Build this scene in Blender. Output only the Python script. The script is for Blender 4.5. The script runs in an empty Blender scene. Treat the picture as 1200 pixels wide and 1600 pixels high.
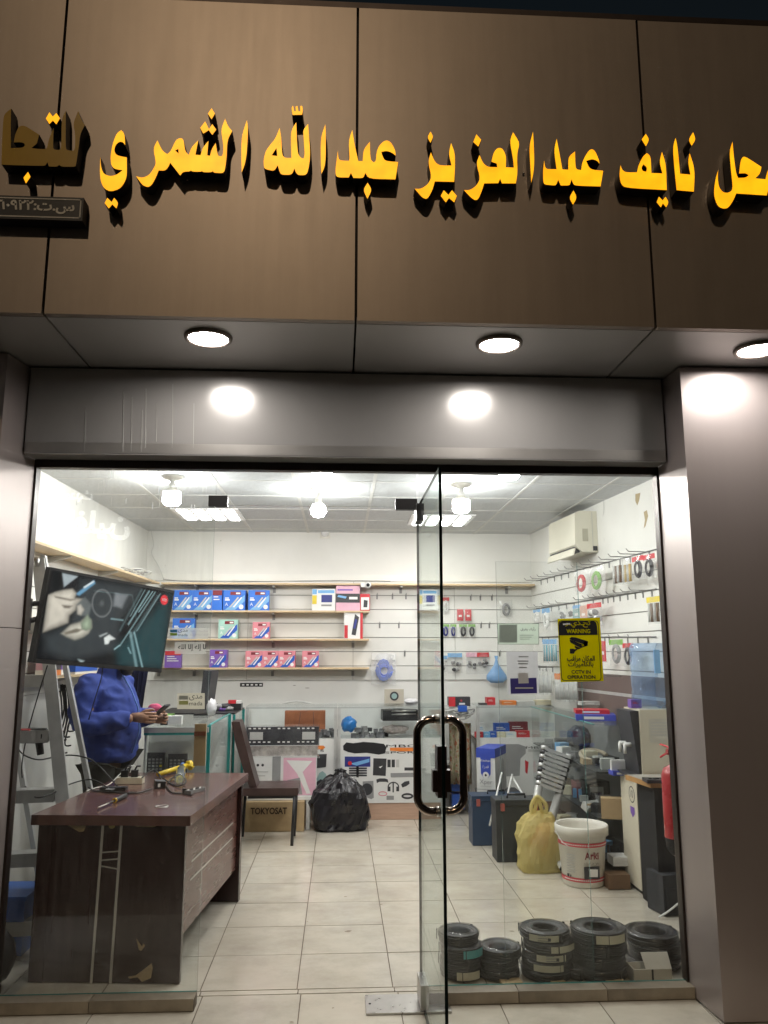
import bpy, bmesh, math, random
from mathutils import Vector, Matrix, noise
from mathutils.geometry import tessellate_polygon
random.seed(7)
rad = math.radians
SC = bpy.context.scene
COL = SC.collection

# ---------------------------------------------------------------- camera, world, light, exposure
F, CX, CY, EYE, DIST, YAW, PIT = 1240., 600., 800., 1.58, 4.0, rad(3.15), rad(10.0)
cam_d = bpy.data.cameras.new('camera'); cam = bpy.data.objects.new('camera', cam_d); COL.objects.link(cam)
cam.location = (0, -DIST, EYE)
cam.rotation_euler = (math.pi/2 + PIT, 0, -YAW)
cam_d.sensor_fit = 'VERTICAL'; cam_d.sensor_height = 36; cam_d.lens = 36*F/1600
cam_d.clip_start = 0.05; cam_d.clip_end = 500
SC.camera = cam

SUN_EL, SUN_AZ = rad(36), rad(-7)           # street glow: from behind the camera, a little left
world = bpy.data.worlds.new('World'); SC.world = world; world.use_nodes = True
wn = world.node_tree.nodes; wl_ = world.node_tree.links
sky = wn.new('ShaderNodeTexSky'); sky.sky_type = 'NISHITA'; sky.sun_disc = False
sky.sun_elevation = rad(3); sky.sun_rotation = math.pi - SUN_AZ
bg = wn['Background']; bg.inputs['Strength'].default_value = 0.006
wl_.new(sky.outputs[0], bg.inputs['Color'])
sun_d = bpy.data.lights.new('street_glow', 'SUN'); sun_d.energy = 0.33; sun_d.angle = rad(1.2); sun_d.color = (1, .76, .50)
sun = bpy.data.objects.new('street_glow', sun_d); COL.objects.link(sun)
sd = Vector((math.sin(SUN_AZ)*math.cos(SUN_EL), -math.cos(SUN_AZ)*math.cos(SUN_EL), math.sin(SUN_EL)))
sun.rotation_euler = (-sd).to_track_quat('-Z', 'Y').to_euler(); sun.location = sd*12
SC.view_settings.view_transform = 'Standard'; SC.view_settings.look = 'None'
SC.view_settings.exposure = 0.32; SC.view_settings.gamma = 1
cy = SC.cycles
cy.use_denoising = True; cy.max_bounces = 7; cy.diffuse_bounces = 3; cy.glossy_bounces = 3; cy.use_adaptive_sampling = True; cy.adaptive_threshold = .03
cy.transmission_bounces = 6; cy.transparent_max_bounces = 28; cy.caustics_reflective = False; cy.caustics_refractive = False
cy.sample_clamp_indirect = 6; cy.use_light_tree = True

# ---------------------------------------------------------------- picture point -> place
FW = Vector((math.sin(YAW)*math.cos(PIT), math.cos(YAW)*math.cos(PIT), math.sin(PIT)))
RT = Vector((math.cos(YAW), -math.sin(YAW), 0))
UP = RT.cross(FW)
ORG = Vector((0, -DIST, EYE))
def ray(px, py): return FW + RT*((px-CX)/F) - UP*((py-CY)/F)
def P(px, py, X=None, Y=None, Z=None):
    d = ray(px, py)
    t = (Y-ORG.y)/d.y if Y is not None else (X-ORG.x)/d.x if X is not None else (Z-ORG.z)/d.z
    return ORG + d*t
def Pp(px, py, pt, n):
    d = ray(px, py); return ORG + d*((Vector(pt)-ORG).dot(n)/d.dot(n))

# ---------------------------------------------------------------- materials
MATS = {}
def mat(name, col, rough=.5, metal=0., var=.12, scale=9., bump=0., spec=.5, coat=0., alpha=1., stretch=None, hue=None):
    if name in MATS: return MATS[name]
    m = bpy.data.materials.new(name); m.use_nodes = True; MATS[name] = m
    nt = m.node_tree; n = nt.nodes; l = nt.links; b = n['Principled BSDF']
    b.inputs['Roughness'].default_value = rough; b.inputs['Metallic'].default_value = metal
    b.inputs['Specular IOR Level'].default_value = spec
    if coat: b.inputs['Coat Weight'].default_value = coat; b.inputs['Coat Roughness'].default_value = .08
    tc = n.new('ShaderNodeTexCoord'); mp = n.new('ShaderNodeMapping'); l.new(tc.outputs['Object'], mp.inputs[0])
    if stretch: mp.inputs['Scale'].default_value = stretch
    nz = n.new('ShaderNodeTexNoise'); nz.inputs['Scale'].default_value = scale; nz.inputs['Detail'].default_value = 5
    nz.inputs['Roughness'].default_value = .6
    l.new(mp.outputs[0], nz.inputs['Vector'])
    cr = n.new('ShaderNodeValToRGB'); cr.color_ramp.elements[0].position = .3; cr.color_ramp.elements[1].position = .72
    c2 = hue or col
    cr.color_ramp.elements[0].color = [max(0, c*(1-var)) for c in col]+[1]
    cr.color_ramp.elements[1].color = [min(1, c*(1+var*.8)) for c in c2]+[1]
    l.new(nz.outputs[0], cr.inputs[0]); l.new(cr.outputs[0], b.inputs['Base Color'])
    rr = n.new('ShaderNodeMapRange'); rr.inputs['To Min'].default_value = max(.02, rough-min(.1,var)); rr.inputs['To Max'].default_value = min(1, rough+min(.12,var))
    l.new(nz.outputs[0], rr.inputs[0]); l.new(rr.outputs[0], b.inputs['Roughness'])
    if bump:
        bp = n.new('ShaderNodeBump'); bp.inputs['Strength'].default_value = bump; bp.inputs['Distance'].default_value = .01
        l.new(nz.outputs[0], bp.inputs['Height']); l.new(bp.outputs[0], b.inputs['Normal'])
    if alpha < 1: b.inputs['Alpha'].default_value = alpha
    return m
def emis(name, col, s, rim=None, lamp=False, base=None):
    if name in MATS: return MATS[name]
    m = bpy.data.materials.new(name); m.use_nodes = True; MATS[name] = m
    n = m.node_tree.nodes; l = m.node_tree.links; b = n['Principled BSDF']
    b.inputs['Base Color'].default_value = list(base)+[1] if base else [min(1, c*.8) for c in col]+[1]; b.inputs['Roughness'].default_value = .2 if base else .35
    if base: b.inputs['Specular IOR Level'].default_value = .18
    if not lamp: m.cycles.emission_sampling = 'NONE'
    b.inputs['Emission Color'].default_value = list(col)+[1]; b.inputs['Emission Strength'].default_value = s
    if rim:
        nz = n.new('ShaderNodeTexNoise'); nz.inputs['Scale'].default_value = 9; nz.inputs['Detail'].default_value = 2
        tc = n.new('ShaderNodeTexCoord'); l.new(tc.outputs['Object'], nz.inputs['Vector'])
        cr = n.new('ShaderNodeValToRGB'); cr.color_ramp.elements[0].color = list(rim)+[1]; cr.color_ramp.elements[1].color = list(col)+[1]
        cr.color_ramp.elements[0].position = .3; cr.color_ramp.elements[1].position = .62
        l.new(nz.outputs[0], cr.inputs[0]); l.new(cr.outputs[0], b.inputs['Emission Color'])
    return m
def glassmat(name, tint=(.95, .98, .965), dirt=.03, refl=1., dirtcol=(.8, .8, .8), rough=0., streak=False):
    if name in MATS: return MATS[name]
    m = bpy.data.materials.new(name); m.use_nodes = True; MATS[name] = m
    n = m.node_tree.nodes; l = m.node_tree.links
    n.remove(n['Principled BSDF']); out = n['Material Output']
    tr = n.new('ShaderNodeBsdfTransparent'); tr.inputs[0].default_value = list(tint)+[1]
    gl = n.new('ShaderNodeBsdfGlossy'); gl.inputs['Roughness'].default_value = rough
    fr = n.new('ShaderNodeFresnel'); ge = n.new('ShaderNodeNewGeometry'); im = n.new('ShaderNodeMapRange'); l.new(ge.outputs['Backfacing'], im.inputs[0])
    im.inputs['To Min'].default_value = 1.45; im.inputs['To Max'].default_value = 1/1.45; l.new(im.outputs[0], fr.inputs['IOR'])   # thin sheet: the same from both sides
    mu = n.new('ShaderNodeMath'); mu.operation = 'MULTIPLY'; mu.inputs[1].default_value = refl; l.new(fr.outputs[0], mu.inputs[0])
    mx = n.new('ShaderNodeMixShader'); l.new(mu.outputs[0], mx.inputs[0]); l.new(tr.outputs[0], mx.inputs[1]); l.new(gl.outputs[0], mx.inputs[2])
    last = mx
    if dirt:
        tc = n.new('ShaderNodeTexCoord'); mp = n.new('ShaderNodeMapping'); l.new(tc.outputs['Object'], mp.inputs[0])
        if streak: mp.inputs['Scale'].default_value = (9, 9, 1.1)
        nz = n.new('ShaderNodeTexNoise'); nz.inputs['Scale'].default_value = 4.5; nz.inputs['Detail'].default_value = 6; l.new(mp.outputs[0], nz.inputs['Vector'])
        mr = n.new('ShaderNodeMapRange'); mr.inputs['From Min'].default_value = .35; mr.inputs['From Max'].default_value = .8
        mr.inputs['To Min'].default_value = dirt*.25; mr.inputs['To Max'].default_value = dirt*1.8; l.new(nz.outputs[0], mr.inputs[0])
        df = n.new('ShaderNodeBsdfDiffuse'); df.inputs[0].default_value = list(dirtcol)+[1]
        m2 = n.new('ShaderNodeMixShader'); l.new(mr.outputs[0], m2.inputs[0]); l.new(mx.outputs[0], m2.inputs[1]); l.new(df.outputs[0], m2.inputs[2])
        last = m2
    l.new(last.outputs[0], out.inputs[0])
    return m
def transl(name, col, f=.6, clear=0.):
    if name in MATS: return MATS[name]
    m = bpy.data.materials.new(name); m.use_nodes = True; MATS[name] = m
    n = m.node_tree.nodes; l = m.node_tree.links; n.remove(n['Principled BSDF'])
    nz = n.new('ShaderNodeTexNoise'); nz.inputs['Scale'].default_value = 25
    mr = n.new('ShaderNodeMixRGB'); mr.inputs[1].default_value = [c*.95 for c in col]+[1]; mr.inputs[2].default_value = list(col)+[1]; l.new(nz.outputs[0], mr.inputs[0])
    d = n.new('ShaderNodeBsdfDiffuse'); t = n.new('ShaderNodeBsdfTranslucent'); l.new(mr.outputs[0], d.inputs[0]); l.new(mr.outputs[0], t.inputs[0])
    x = n.new('ShaderNodeMixShader'); x.inputs[0].default_value = f; l.new(d.outputs[0], x.inputs[1]); l.new(t.outputs[0], x.inputs[2]); last = x
    if clear:
        tr = n.new('ShaderNodeBsdfTransparent'); y = n.new('ShaderNodeMixShader'); y.inputs[0].default_value = clear; l.new(x.outputs[0], y.inputs[1]); l.new(tr.outputs[0], y.inputs[2]); last = y
    l.new(last.outputs[0], n['Material Output'].inputs[0]); return m
def plasticfilm(name, tint=(.9, .9, .9), refl=2.2, haze=.12, col=(.8, .8, .8)):
    m = glassmat(name, tint, haze, refl, col, .12)
    return m

# ---------------------------------------------------------------- mesh helpers
WL = {}                                    # world origin of every object made
class MB:
    def __init__(s): s.bm = bmesh.new()
    def hexa(s, b, t, mi=0):               # bottom four, top four (same winding)
        v = [s.bm.verts.new(p) for p in list(b)+list(t)]
        for f in ((3,2,1,0),(4,5,6,7),(0,1,5,4),(1,2,6,5),(2,3,7,6),(3,0,4,7)):
            fc = s.bm.faces.new([v[i] for i in f]); fc.material_index = mi
        return s
    def box(s, x0, x1, y0, y1, z0, z1, mi=0):
        return s.hexa([(x0,y0,z0),(x1,y0,z0),(x1,y1,z0),(x0,y1,z0)], [(x0,y0,z1),(x1,y0,z1),(x1,y1,z1),(x0,y1,z1)], mi)
    def obox(s, c, size, rot=(0,0,0), mi=0):
        R = rot if isinstance(rot, Matrix) else Matrix.Rotation(rot[2],3,'Z') @ Matrix.Rotation(rot[1],3,'Y') @ Matrix.Rotation(rot[0],3,'X')
        c = Vector(c); hx, hy, hz = [q/2 for q in size]
        q = [c + R @ Vector(p) for p in ((-hx,-hy,-hz),(hx,-hy,-hz),(hx,hy,-hz),(-hx,hy,-hz),(-hx,-hy,hz),(hx,-hy,hz),(hx,hy,hz),(-hx,hy,hz))]
        return s.hexa(q[:4], q[4:], mi)
    def tube(s, pts, r, n=8, caps=True, mi=0):
        pts = [Vector(p) for p in pts]; rings = []; prev = None
        for i, p in enumerate(pts):
            d = (pts[min(i+1, len(pts)-1)] - pts[max(i-1, 0)]).normalized()
            if prev is None:
                a = d.orthogonal().normalized()
            else:
                a = (prev - d*prev.dot(d)); a = a.normalized() if a.length > 1e-6 else d.orthogonal().normalized()
            prev = a; b = d.cross(a); rr = r[i] if isinstance(r, (list, tuple)) else r
            rings.append([s.bm.verts.new(p + a*(rr*math.cos(2*math.pi*k/n)) + b*(rr*math.sin(2*math.pi*k/n))) for k in range(n)])
        for A, B in zip(rings, rings[1:]):
            for k in range(n):
                f = s.bm.faces.new((A[k], A[(k+1)%n], B[(k+1)%n], B[k])); f.smooth = True; f.material_index = mi
        if caps:
            s.bm.faces.new(rings[0][::-1]).material_index = mi; s.bm.faces.new(rings[-1]).material_index = mi
        return s
    def lathe(s, c, prof, n=24, axis=None, smooth=True, mi=0, sx=1., sy=1.):
        c = Vector(c); R = Matrix.Identity(3) if axis is None else Vector((0,0,1)).rotation_difference(Vector(axis).normalized()).to_matrix()
        rings = []
        for r, z in prof:
            if r < 1e-6: rings.append([s.bm.verts.new(c + R @ Vector((0,0,z)))])
            else: rings.append([s.bm.verts.new(c + R @ Vector((r*sx*math.cos(2*math.pi*k/n), r*sy*math.sin(2*math.pi*k/n), z))) for k in range(n)])
        for A, B in zip(rings, rings[1:]):
            for k in range(n):
                k2 = (k+1) % n
                if len(A) == 1 and len(B) == 1: continue
                if len(A) == 1: f = s.bm.faces.new((A[0], B[k2], B[k]))
                elif len(B) == 1: f = s.bm.faces.new((A[k], A[k2], B[0]))
                else: f = s.bm.faces.new((A[k], A[k2], B[k2], B[k]))
                f.smooth = smooth; f.material_index = mi
        return s
    def poly(s, loops, ext=None, mi=0, side_mi=None):   # loops: list of 3-D loops (outer, holes); ext: extrusion vector
        loops = [[Vector(p) for p in lp] for lp in loops]
        flat = [p for lp in loops for p in lp]
        tris = tessellate_polygon(loops)
        v0 = [s.bm.verts.new(p) for p in flat]
        for t in tris:
            try: f = s.bm.faces.new([v0[i] for i in t]); f.material_index = mi
            except ValueError: pass
        if ext is not None:
            ext = Vector(ext); v1 = [s.bm.verts.new(p+ext) for p in flat]
            for t in tris:
                try: s.bm.faces.new([v1[i] for i in t[::-1]]).material_index = mi
                except ValueError: pass
            o = 0
            for lp in loops:
                m = len(lp)
                for i in range(m):
                    j = (i+1) % m
                    f = s.bm.faces.new((v0[o+i], v0[o+j], v1[o+j], v1[o+i])); f.material_index = mi if side_mi is None else side_mi
                o += m
        return s
    def ball(s, c, r, sub=2, scale=(1,1,1), jitter=0., mi=0, smooth=True):
        g = bmesh.ops.create_icosphere(s.bm, subdivisions=sub, radius=1.)
        for v in g['verts']:
            k = 1+random.uniform(-jitter, jitter); v.co = Vector(c) + Vector((v.co.x*r*scale[0]*k, v.co.y*r*scale[1]*k, v.co.z*r*scale[2]*k))
        for f in {f for v in g['verts'] for f in v.link_faces}: f.smooth = smooth; f.material_index = mi
        return s
    def bevel(s, w, seg=2, ang=30):
        e = [e for e in s.bm.edges if len(e.link_faces) == 2 and e.calc_face_angle(0) > rad(ang)]
        bmesh.ops.bevel(s.bm, geom=e, offset=w, segments=seg, profile=.6, affect='EDGES', clamp_overlap=True); return s
    def build(s, name, mats, parent=None, smooth=None, origin=None, normals=True):
        if normals: bmesh.ops.recalc_face_normals(s.bm, faces=s.bm.faces[:])
        vs = [v.co for v in s.bm.verts]
        if origin is None:
            lo = [min(v[i] for v in vs) for i in range(3)]; hi = [max(v[i] for v in vs) for i in range(3)]
            origin = Vector(((lo[0]+hi[0])/2, (lo[1]+hi[1])/2, lo[2]))
        for v in s.bm.verts: v.co -= Vector(origin)
        if smooth is not None:
            for f in s.bm.faces: f.smooth = smooth
        me = bpy.data.meshes.new(name); s.bm.to_mesh(me); s.bm.free()
        for m in (mats if isinstance(mats, (list, tuple)) else [mats]): me.materials.append(m)
        return link(name, me, origin, parent)
def link(name, data, origin, parent=None, rot=None):
    o = bpy.data.objects.new(name, data); COL.objects.link(o)
    WL[o.name] = Vector(origin)
    o.location = Vector(origin) - (WL[parent.name] if parent else Vector())
    if parent: o.parent = parent
    if rot is not None: o.rotation_euler = rot
    return o
def tag(o, label, cat, group=None):
    o['label'] = label; o['category'] = cat
    if group: o['group'] = group
    return o
def thing(name, label, cat, loc, group=None):
    return tag(link(name, None, loc), label, cat, group)
def struct(o): o['kind'] = 'structure'; return o

# flat drawing on a plane: frame = (origin, u, v, n)
class Frame:
    def __init__(s, o, u, v):
        s.o = Vector(o); s.u = Vector(u).normalized(); s.v = Vector(v); s.v = (s.v - s.u*s.v.dot(s.u)).normalized(); s.n = s.u.cross(s.v)
    def at(s, a, b, c=0.): return s.o + s.u*a + s.v*b + s.n*c
    def rect(s, name, m, parent, a0, b0, a1, b1, lift=.0015, th=.001):
        mb = MB(); q = [(a0,b0),(a1,b0),(a1,b1),(a0,b1)]
        mb.hexa([s.at(a,b,lift-th*.5) for a,b in q], [s.at(a,b,lift+th*.5) for a,b in q]); return mb.build(name, m, parent)
    def poly(s, name, m, parent, pts, lift=.0015, holes=()):
        mb = MB(); mb.poly([[s.at(a,b,lift) for a,b in pts]]+[[s.at(a,b,lift) for a,b in h] for h in holes]); return mb.build(name, m, parent, normals=False)
    def disc(s, name, m, parent, a, b, r, lift=.0015, n=20, ry=None):
        return s.poly(name, m, parent, [(a+r*math.cos(2*math.pi*k/n), b+(ry or r)*math.sin(2*math.pi*k/n)) for k in range(n)], lift)
    def pxpt(s, px, py):                   # picture point on this plane, in (a, b)
        p = Pp(px, py, s.o, s.n) - s.o; return (p.dot(s.u), p.dot(s.v))
    def text(s, name, body, m, parent, a, b, h, lift=.002, width=None, align='CENTER', mirror=False, ext=0., bold=0.):
        c = bpy.data.curves.new('t', 'FONT'); c.body = arab(body); c.align_x = align; c.size = 1; c.extrude = ext; c.resolution_u = 3; c.offset = bold
        t = bpy.data.objects.new('t', c)
        me = bpy.data.meshes.new_from_object(t)
        bpy.data.objects.remove(t); bpy.data.curves.remove(c)
        if not me.vertices: return None
        xs = [v.co.x for v in me.vertices]; ys = [v.co.y for v in me.vertices]
        sy = h/max(1e-6, max(ys)-min(ys)); sx = sy if width is None else width/max(1e-6, max(xs)-min(xs))
        xc = (max(xs)+min(xs))/2 if align == 'CENTER' else min(xs) if align == 'LEFT' else max(xs); yc = (max(ys)+min(ys))/2
        org = s.at(a, b, lift)
        for v in me.vertices:
            x, y, z = v.co; x = (x-xc)*sx*(-1 if mirror else 1); v.co = s.at(a+x, b+(y-yc)*sy, lift+z) - org
        me.materials.clear(); me.materials.append(m); me.name = name
        return link(name, me, org, parent)
FORMS = {'ا':(0xFE8D,2),'أ':(0xFE83,2),'إ':(0xFE87,2),'آ':(0xFE81,2),'ب':(0xFE8F,4),'ة':(0xFE93,2),'ت':(0xFE95,4),'ث':(0xFE99,4),'ج':(0xFE9D,4),'ح':(0xFEA1,4),'خ':(0xFEA5,4),
 'د':(0xFEA9,2),'ذ':(0xFEAB,2),'ر':(0xFEAD,2),'ز':(0xFEAF,2),'س':(0xFEB1,4),'ش':(0xFEB5,4),'ص':(0xFEB9,4),'ض':(0xFEBD,4),'ط':(0xFEC1,4),'ظ':(0xFEC5,4),'ع':(0xFEC9,4),'غ':(0xFECD,4),
 'ف':(0xFED1,4),'ق':(0xFED5,4),'ك':(0xFED9,4),'ل':(0xFEDD,4),'م':(0xFEE1,4),'ن':(0xFEE5,4),'ه':(0xFEE9,4),'و':(0xFEED,2),'ى':(0xFEEF,2),'ي':(0xFEF1,4)}
def arab(t):
    if not any(c in FORMS for c in t): return t
    lines = []
    for ln in t.split('\n'):
        out = []
        for i, c in enumerate(ln):
            if c not in FORMS: out.append(c); continue
            p = i > 0 and ln[i-1] in FORMS and FORMS[ln[i-1]][1] == 4
            q = i+1 < len(ln) and ln[i+1] in FORMS and FORMS[c][1] == 4
            b, k = FORMS[c]
            out.append(chr(b + (3 if p and q and k == 4 else 2 if q and k == 4 else 1 if p else 0)))
        # digits keep their own order
        r = out[::-1]; i = 0; res = []
        while i < len(r):
            if '\u0660' <= r[i] <= '\u0669':
                j = i
                while j < len(r) and '\u0660' <= r[j] <= '\u0669': j += 1
                res += r[i:j][::-1]; i = j
            else: res.append(r[i]); i += 1
        lines.append(''.join(res))
    return '\n'.join(lines)
def cable(pts, r, name, m, parent=None, n=6, sub=6):
    pts = [Vector(p) for p in pts]; q = []
    for i in range(len(pts)-1):
        p0, p1, p2, p3 = pts[max(i-1,0)], pts[i], pts[i+1], pts[min(i+2, len(pts)-1)]
        for k in range(sub):
            t = k/sub; q.append(.5*((2*p1)+(-p0+p2)*t+(2*p0-5*p1+4*p2-p3)*t*t+(-p0+3*p1-3*p2+p3)*t**3))
    q.append(pts[-1]); return MB().tube(q, r, n).build(name, m, parent)
# ---------------------------------------------------------------- shared materials
CLAD = mat('champagne_composite', (.36,.30,.255), .40, .50, .026, 3., 0, stretch=(6,6,.6))
SOFF = mat('soffit_composite', (.52,.50,.485), .32, .40, .010, 3., 0, stretch=(1,6,1))
LINT = mat('lintel_composite', (.46,.435,.415), .21, .34, .008, 4., 0, stretch=(5,5,.5))
PILR = mat('pillar_composite', (.40,.345,.33), .38, .5, .012, 4., 0, stretch=(6,6,.4))
GAP = mat('joint_sealant', (.018,.015,.014), .7)
DARKM = mat('dark_bronze_frame', (.045,.032,.028), .4, .6)
STEEL = mat('brushed_steel', (.5,.49,.47), .3, 1., .1, 20)
ALU = mat('aluminium', (.58,.58,.565), .40, .45, .12, 12, .05)
WHITE = mat('white_wall_paint', (.74,.735,.70), .62, 0, .05, 2.2, .04)
SLAT = mat('white_slatwall', (.76,.755,.715), .38, 0, .04, 3.)
CEIL = mat('ceiling_tile', (.52,.54,.555), .5, 0, .10, 22, .9)
GRID = mat('ceiling_grid_bar', (.62,.62,.60), .5)
WOOD = mat('pale_wood_shelf', (.62,.47,.29), .45, 0, .15, 6, .03, stretch=(1,12,12))
BLACK = mat('black_plastic', (.018,.018,.02), .4)
BLACKM = mat('black_matte', (.012,.012,.013), .75)
INK = mat('black_ink', (.012,.012,.014), .5, var=0)
PAPER = mat('white_print', (.78,.78,.76), .5, 0, .03)
GLASS = glassmat('shop_glass', (.975,.988,.982), .014, .95, (.85,.86,.86))
GLASSD = glassmat('rain_marked_glass', (.972,.985,.98), .022, .95, (.85,.86,.86), 0., True)
DOORG = glassmat('door_glass', (.945,.975,.96), .02, .45)
CASEG = glassmat('showcase_glass', (.972,.988,.984), .008, .55)
EDGE = mat('glass_edge_teal', (.03,.22,.20), .15, 0, .1, 5, coat=.5)
EDGED = mat('glass_edge_dark', (.004,.014,.014), .12, 0, .1)
CARD = mat('brown_cardboard', (.50,.36,.20), .7, 0, .1, 14)
TEALM = mat('teal_edge_trim', (.03,.30,.28), .3)

ct_ = CLAD.node_tree; tcx = [n for n in ct_.nodes if n.type == 'TEX_COORD'][0]; mpx = ct_.nodes.new('ShaderNodeMapping'); mpx.inputs['Scale'].default_value = (9, 9, .5); ct_.links.new(tcx.outputs['Object'], mpx.inputs[0])
nzx = ct_.nodes.new('ShaderNodeTexNoise'); nzx.inputs['Scale'].default_value = 2.2; nzx.inputs['Detail'].default_value = 8; nzx.inputs['Roughness'].default_value = .65; ct_.links.new(mpx.outputs[0], nzx.inputs['Vector'])
nzy = ct_.nodes.new('ShaderNodeTexNoise'); nzy.inputs['Scale'].default_value = 3.5; nzy.inputs['Detail'].default_value = 9; nzy.inputs['Roughness'].default_value = .75; ct_.links.new(tcx.outputs['Object'], nzy.inputs['Vector'])
mmx = ct_.nodes.new('ShaderNodeMath'); mmx.operation = 'ADD'; ct_.links.new(nzx.outputs[0], mmx.inputs[0]); ct_.links.new(nzy.outputs[0], mmx.inputs[1])
mrx = ct_.nodes.new('ShaderNodeMapRange'); mrx.inputs['From Min'].default_value = .72; mrx.inputs['From Max'].default_value = 1.22; mrx.inputs['To Min'].default_value = .93; mrx.inputs['To Max'].default_value = 1.03; ct_.links.new(mmx.outputs[0], mrx.inputs[0])
mlx = ct_.nodes.new('ShaderNodeMixRGB'); mlx.blend_type = 'MULTIPLY'; mlx.inputs[0].default_value = 1.; bx_ = ct_.nodes['Principled BSDF']; ct_.links.new(bx_.inputs['Base Color'].links[0].from_socket, mlx.inputs[1]); ct_.links.new(mrx.outputs[0], mlx.inputs[2]); ct_.links.new(mlx.outputs[0], bx_.inputs['Base Color'])
# ---------------------------------------------------------------- ground, floor
def tilemesh(w, d, t=.012):
    mb = MB().box(-w/2, w/2, -d/2, d/2, -t, 0); mb.bevel(.0015, 1); bm = mb.bm
    me = bpy.data.meshes.new('tile'); bm.to_mesh(me); bm.free(); return me
TILE = mat('cream_ceramic_tile', (.585,.535,.445), .17, 0, .07, 2.2, .0, hue=(.60,.56,.475))
nt = TILE.node_tree; oi = nt.nodes.new('ShaderNodeObjectInfo'); mpn = [n for n in nt.nodes if n.type == 'MAPPING'][0]
vm = nt.nodes.new('ShaderNodeVectorMath'); vm.operation = 'SCALE'; cmb = nt.nodes.new('ShaderNodeCombineXYZ')
for k in range(3): nt.links.new(oi.outputs['Random'], cmb.inputs[k])
nt.links.new(cmb.outputs[0], vm.inputs[0]); vm.inputs['Scale'].default_value = 37.
nt.links.new(vm.outputs[0], mpn.inputs['Location'])
mpn.inputs['Scale'].default_value = (1.4, 2.6, 1)
gp = nt.nodes.new('ShaderNodeNewGeometry'); gn = nt.nodes.new('ShaderNodeTexNoise'); gn.inputs['Scale'].default_value = 2.3; gn.inputs['Detail'].default_value = 7; gn.inputs['Roughness'].default_value = .7
nt.links.new(gp.outputs['Position'], gn.inputs['Vector']); gr = nt.nodes.new('ShaderNodeMapRange'); gr.inputs['From Min'].default_value = .32; gr.inputs['From Max'].default_value = .55; gr.inputs['To Min'].default_value = .80; gr.inputs['To Max'].default_value = 1.
tv_ = nt.nodes.new('ShaderNodeMapRange'); tv_.inputs['To Min'].default_value = .93; tv_.inputs['To Max'].default_value = 1.04; nt.links.new(oi.outputs['Random'], tv_.inputs[0]); tm_ = nt.nodes.new('ShaderNodeMath'); tm_.operation = 'MULTIPLY'
nt.links.new(gn.outputs[0], gr.inputs[0]); nt.links.new(gr.outputs[0], tm_.inputs[0]); nt.links.new(tv_.outputs[0], tm_.inputs[1]); gm = nt.nodes.new('ShaderNodeMixRGB'); gm.blend_type = 'MULTIPLY'; gm.inputs[0].default_value = 1.
bsd = nt.nodes['Principled BSDF']; src = bsd.inputs['Base Color'].links[0].from_socket; nt.links.new(src, gm.inputs[1]); nt.links.new(tm_.outputs[0], gm.inputs[2]); nt.links.new(gm.outputs[0], bsd.inputs['Base Color'])
GROUT = mat('dirty_grout', (.13,.10,.07), .85, 0, .3, 10)
RX, RY, BACK, CEILZ = .457, .442, 4.5, 2.85
def wallR(y): return 2.07 + .0857*(BACK-y)
def wallL(y): return -2.05 - .030*(BACK-y)
floor = struct(MB().box(-2.3, 2.6, .1, 4.6, -.08, -.004).build('floor', GROUT))
tm = tilemesh(RX-.005, RY-.005); tm.materials.append(TILE)
for j in range(10):
    for i in range(-5, 7):
        x = -.416 + i*RX; y = .13 + RY*(j+.5)
        if x > wallR(y)+.1 or x < wallL(y)-.1: continue
        link('floor_tile', tm, (x, y, random.uniform(-.0008, .0008)), floor)
pav = struct(MB().box(-9, 9, -1.55, .1, -.12, -.008).build('pavement', GROUT))
tm2 = tilemesh(.452, .452); tm2.materials.append(TILE)
for j in range(3):
    for i in range(-5, 6):
        link('paving_tile', tm2, (-.395+i*.457, .083-.456*(j+.5), -.004+random.uniform(-.0008, .0008)), pav)
st = tilemesh(.452, .044); st.materials.append(TILE)
for i in range(-3, 4):
    link('threshold_tile', st, (-.41+i*.457, .107, -.002), pav)
rnd = random.Random(21)
STAIN = mat('floor_grime', (.20,.16,.11), .7, 0, .3, 20)
for px, py, r in ((540,1401,5),(544,1455,9),(595,1413,5),(420,1352,3),(640,1306,10),(560,1330,3),(455,1597,4),(700,1500,4),(880,1420,3),(1000,1470,4),(520,1575,3),(610,1340,4),(480,1440,3),(800,1455,6),(735,1340,5)):
    c = P(px, py, Z=.0012); MB().poly([[(c.x+.0016*r*rnd.uniform(.5,1.3)*math.cos(k*.785)*1.6, c.y+.0016*r*rnd.uniform(.5,1.3)*math.sin(k*.785), .0014) for k in range(8)]]).build('grime_spot', STAIN, floor)
ASPH = mat('asphalt', (.05,.05,.05), .85, 0, .25, 60, .3)
road = struct(MB().box(-60, 60, -80, -1.552, -.26, -.13).build('road', ASPH))
mb = MB()
sand = struct(MB().box(-200, 200, 5.2, 260, -.4, -.14).build('ground', mat('sandy_ground', (.30,.25,.18), .9)))

# sills under the fixed glass: tiled kerbs
SILLM = mat('sill_tile', (.25,.215,.165), .4, 0, .3, 7)
for x0, x1, nm in ((-1.56, -.637, 'left'), (.42, 1.66, 'right')):
    s = thing('tiled_sill', 'low tiled sill under the %s' % ('left fixed glass pane by the desk' if nm == 'left' else 'right fixed glass pane by the cable coils'), 'sill', ((x0+x1)/2, -.04, 0), 'sills under the fixed panes')
    n = 2 if nm == 'left' else 3; w = (x1-x0)/n
    MB().box(x0, x1, -.076, .004, -.004, .044).build('mortar_bed', GROUT, s)
    for k in range(n):
        MB().box(x0+k*w+.002, x0+(k+1)*w-.002, -.082, .008, .001, .050).bevel(.002, 1).build('sill_tile', SILLM, s)

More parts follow.
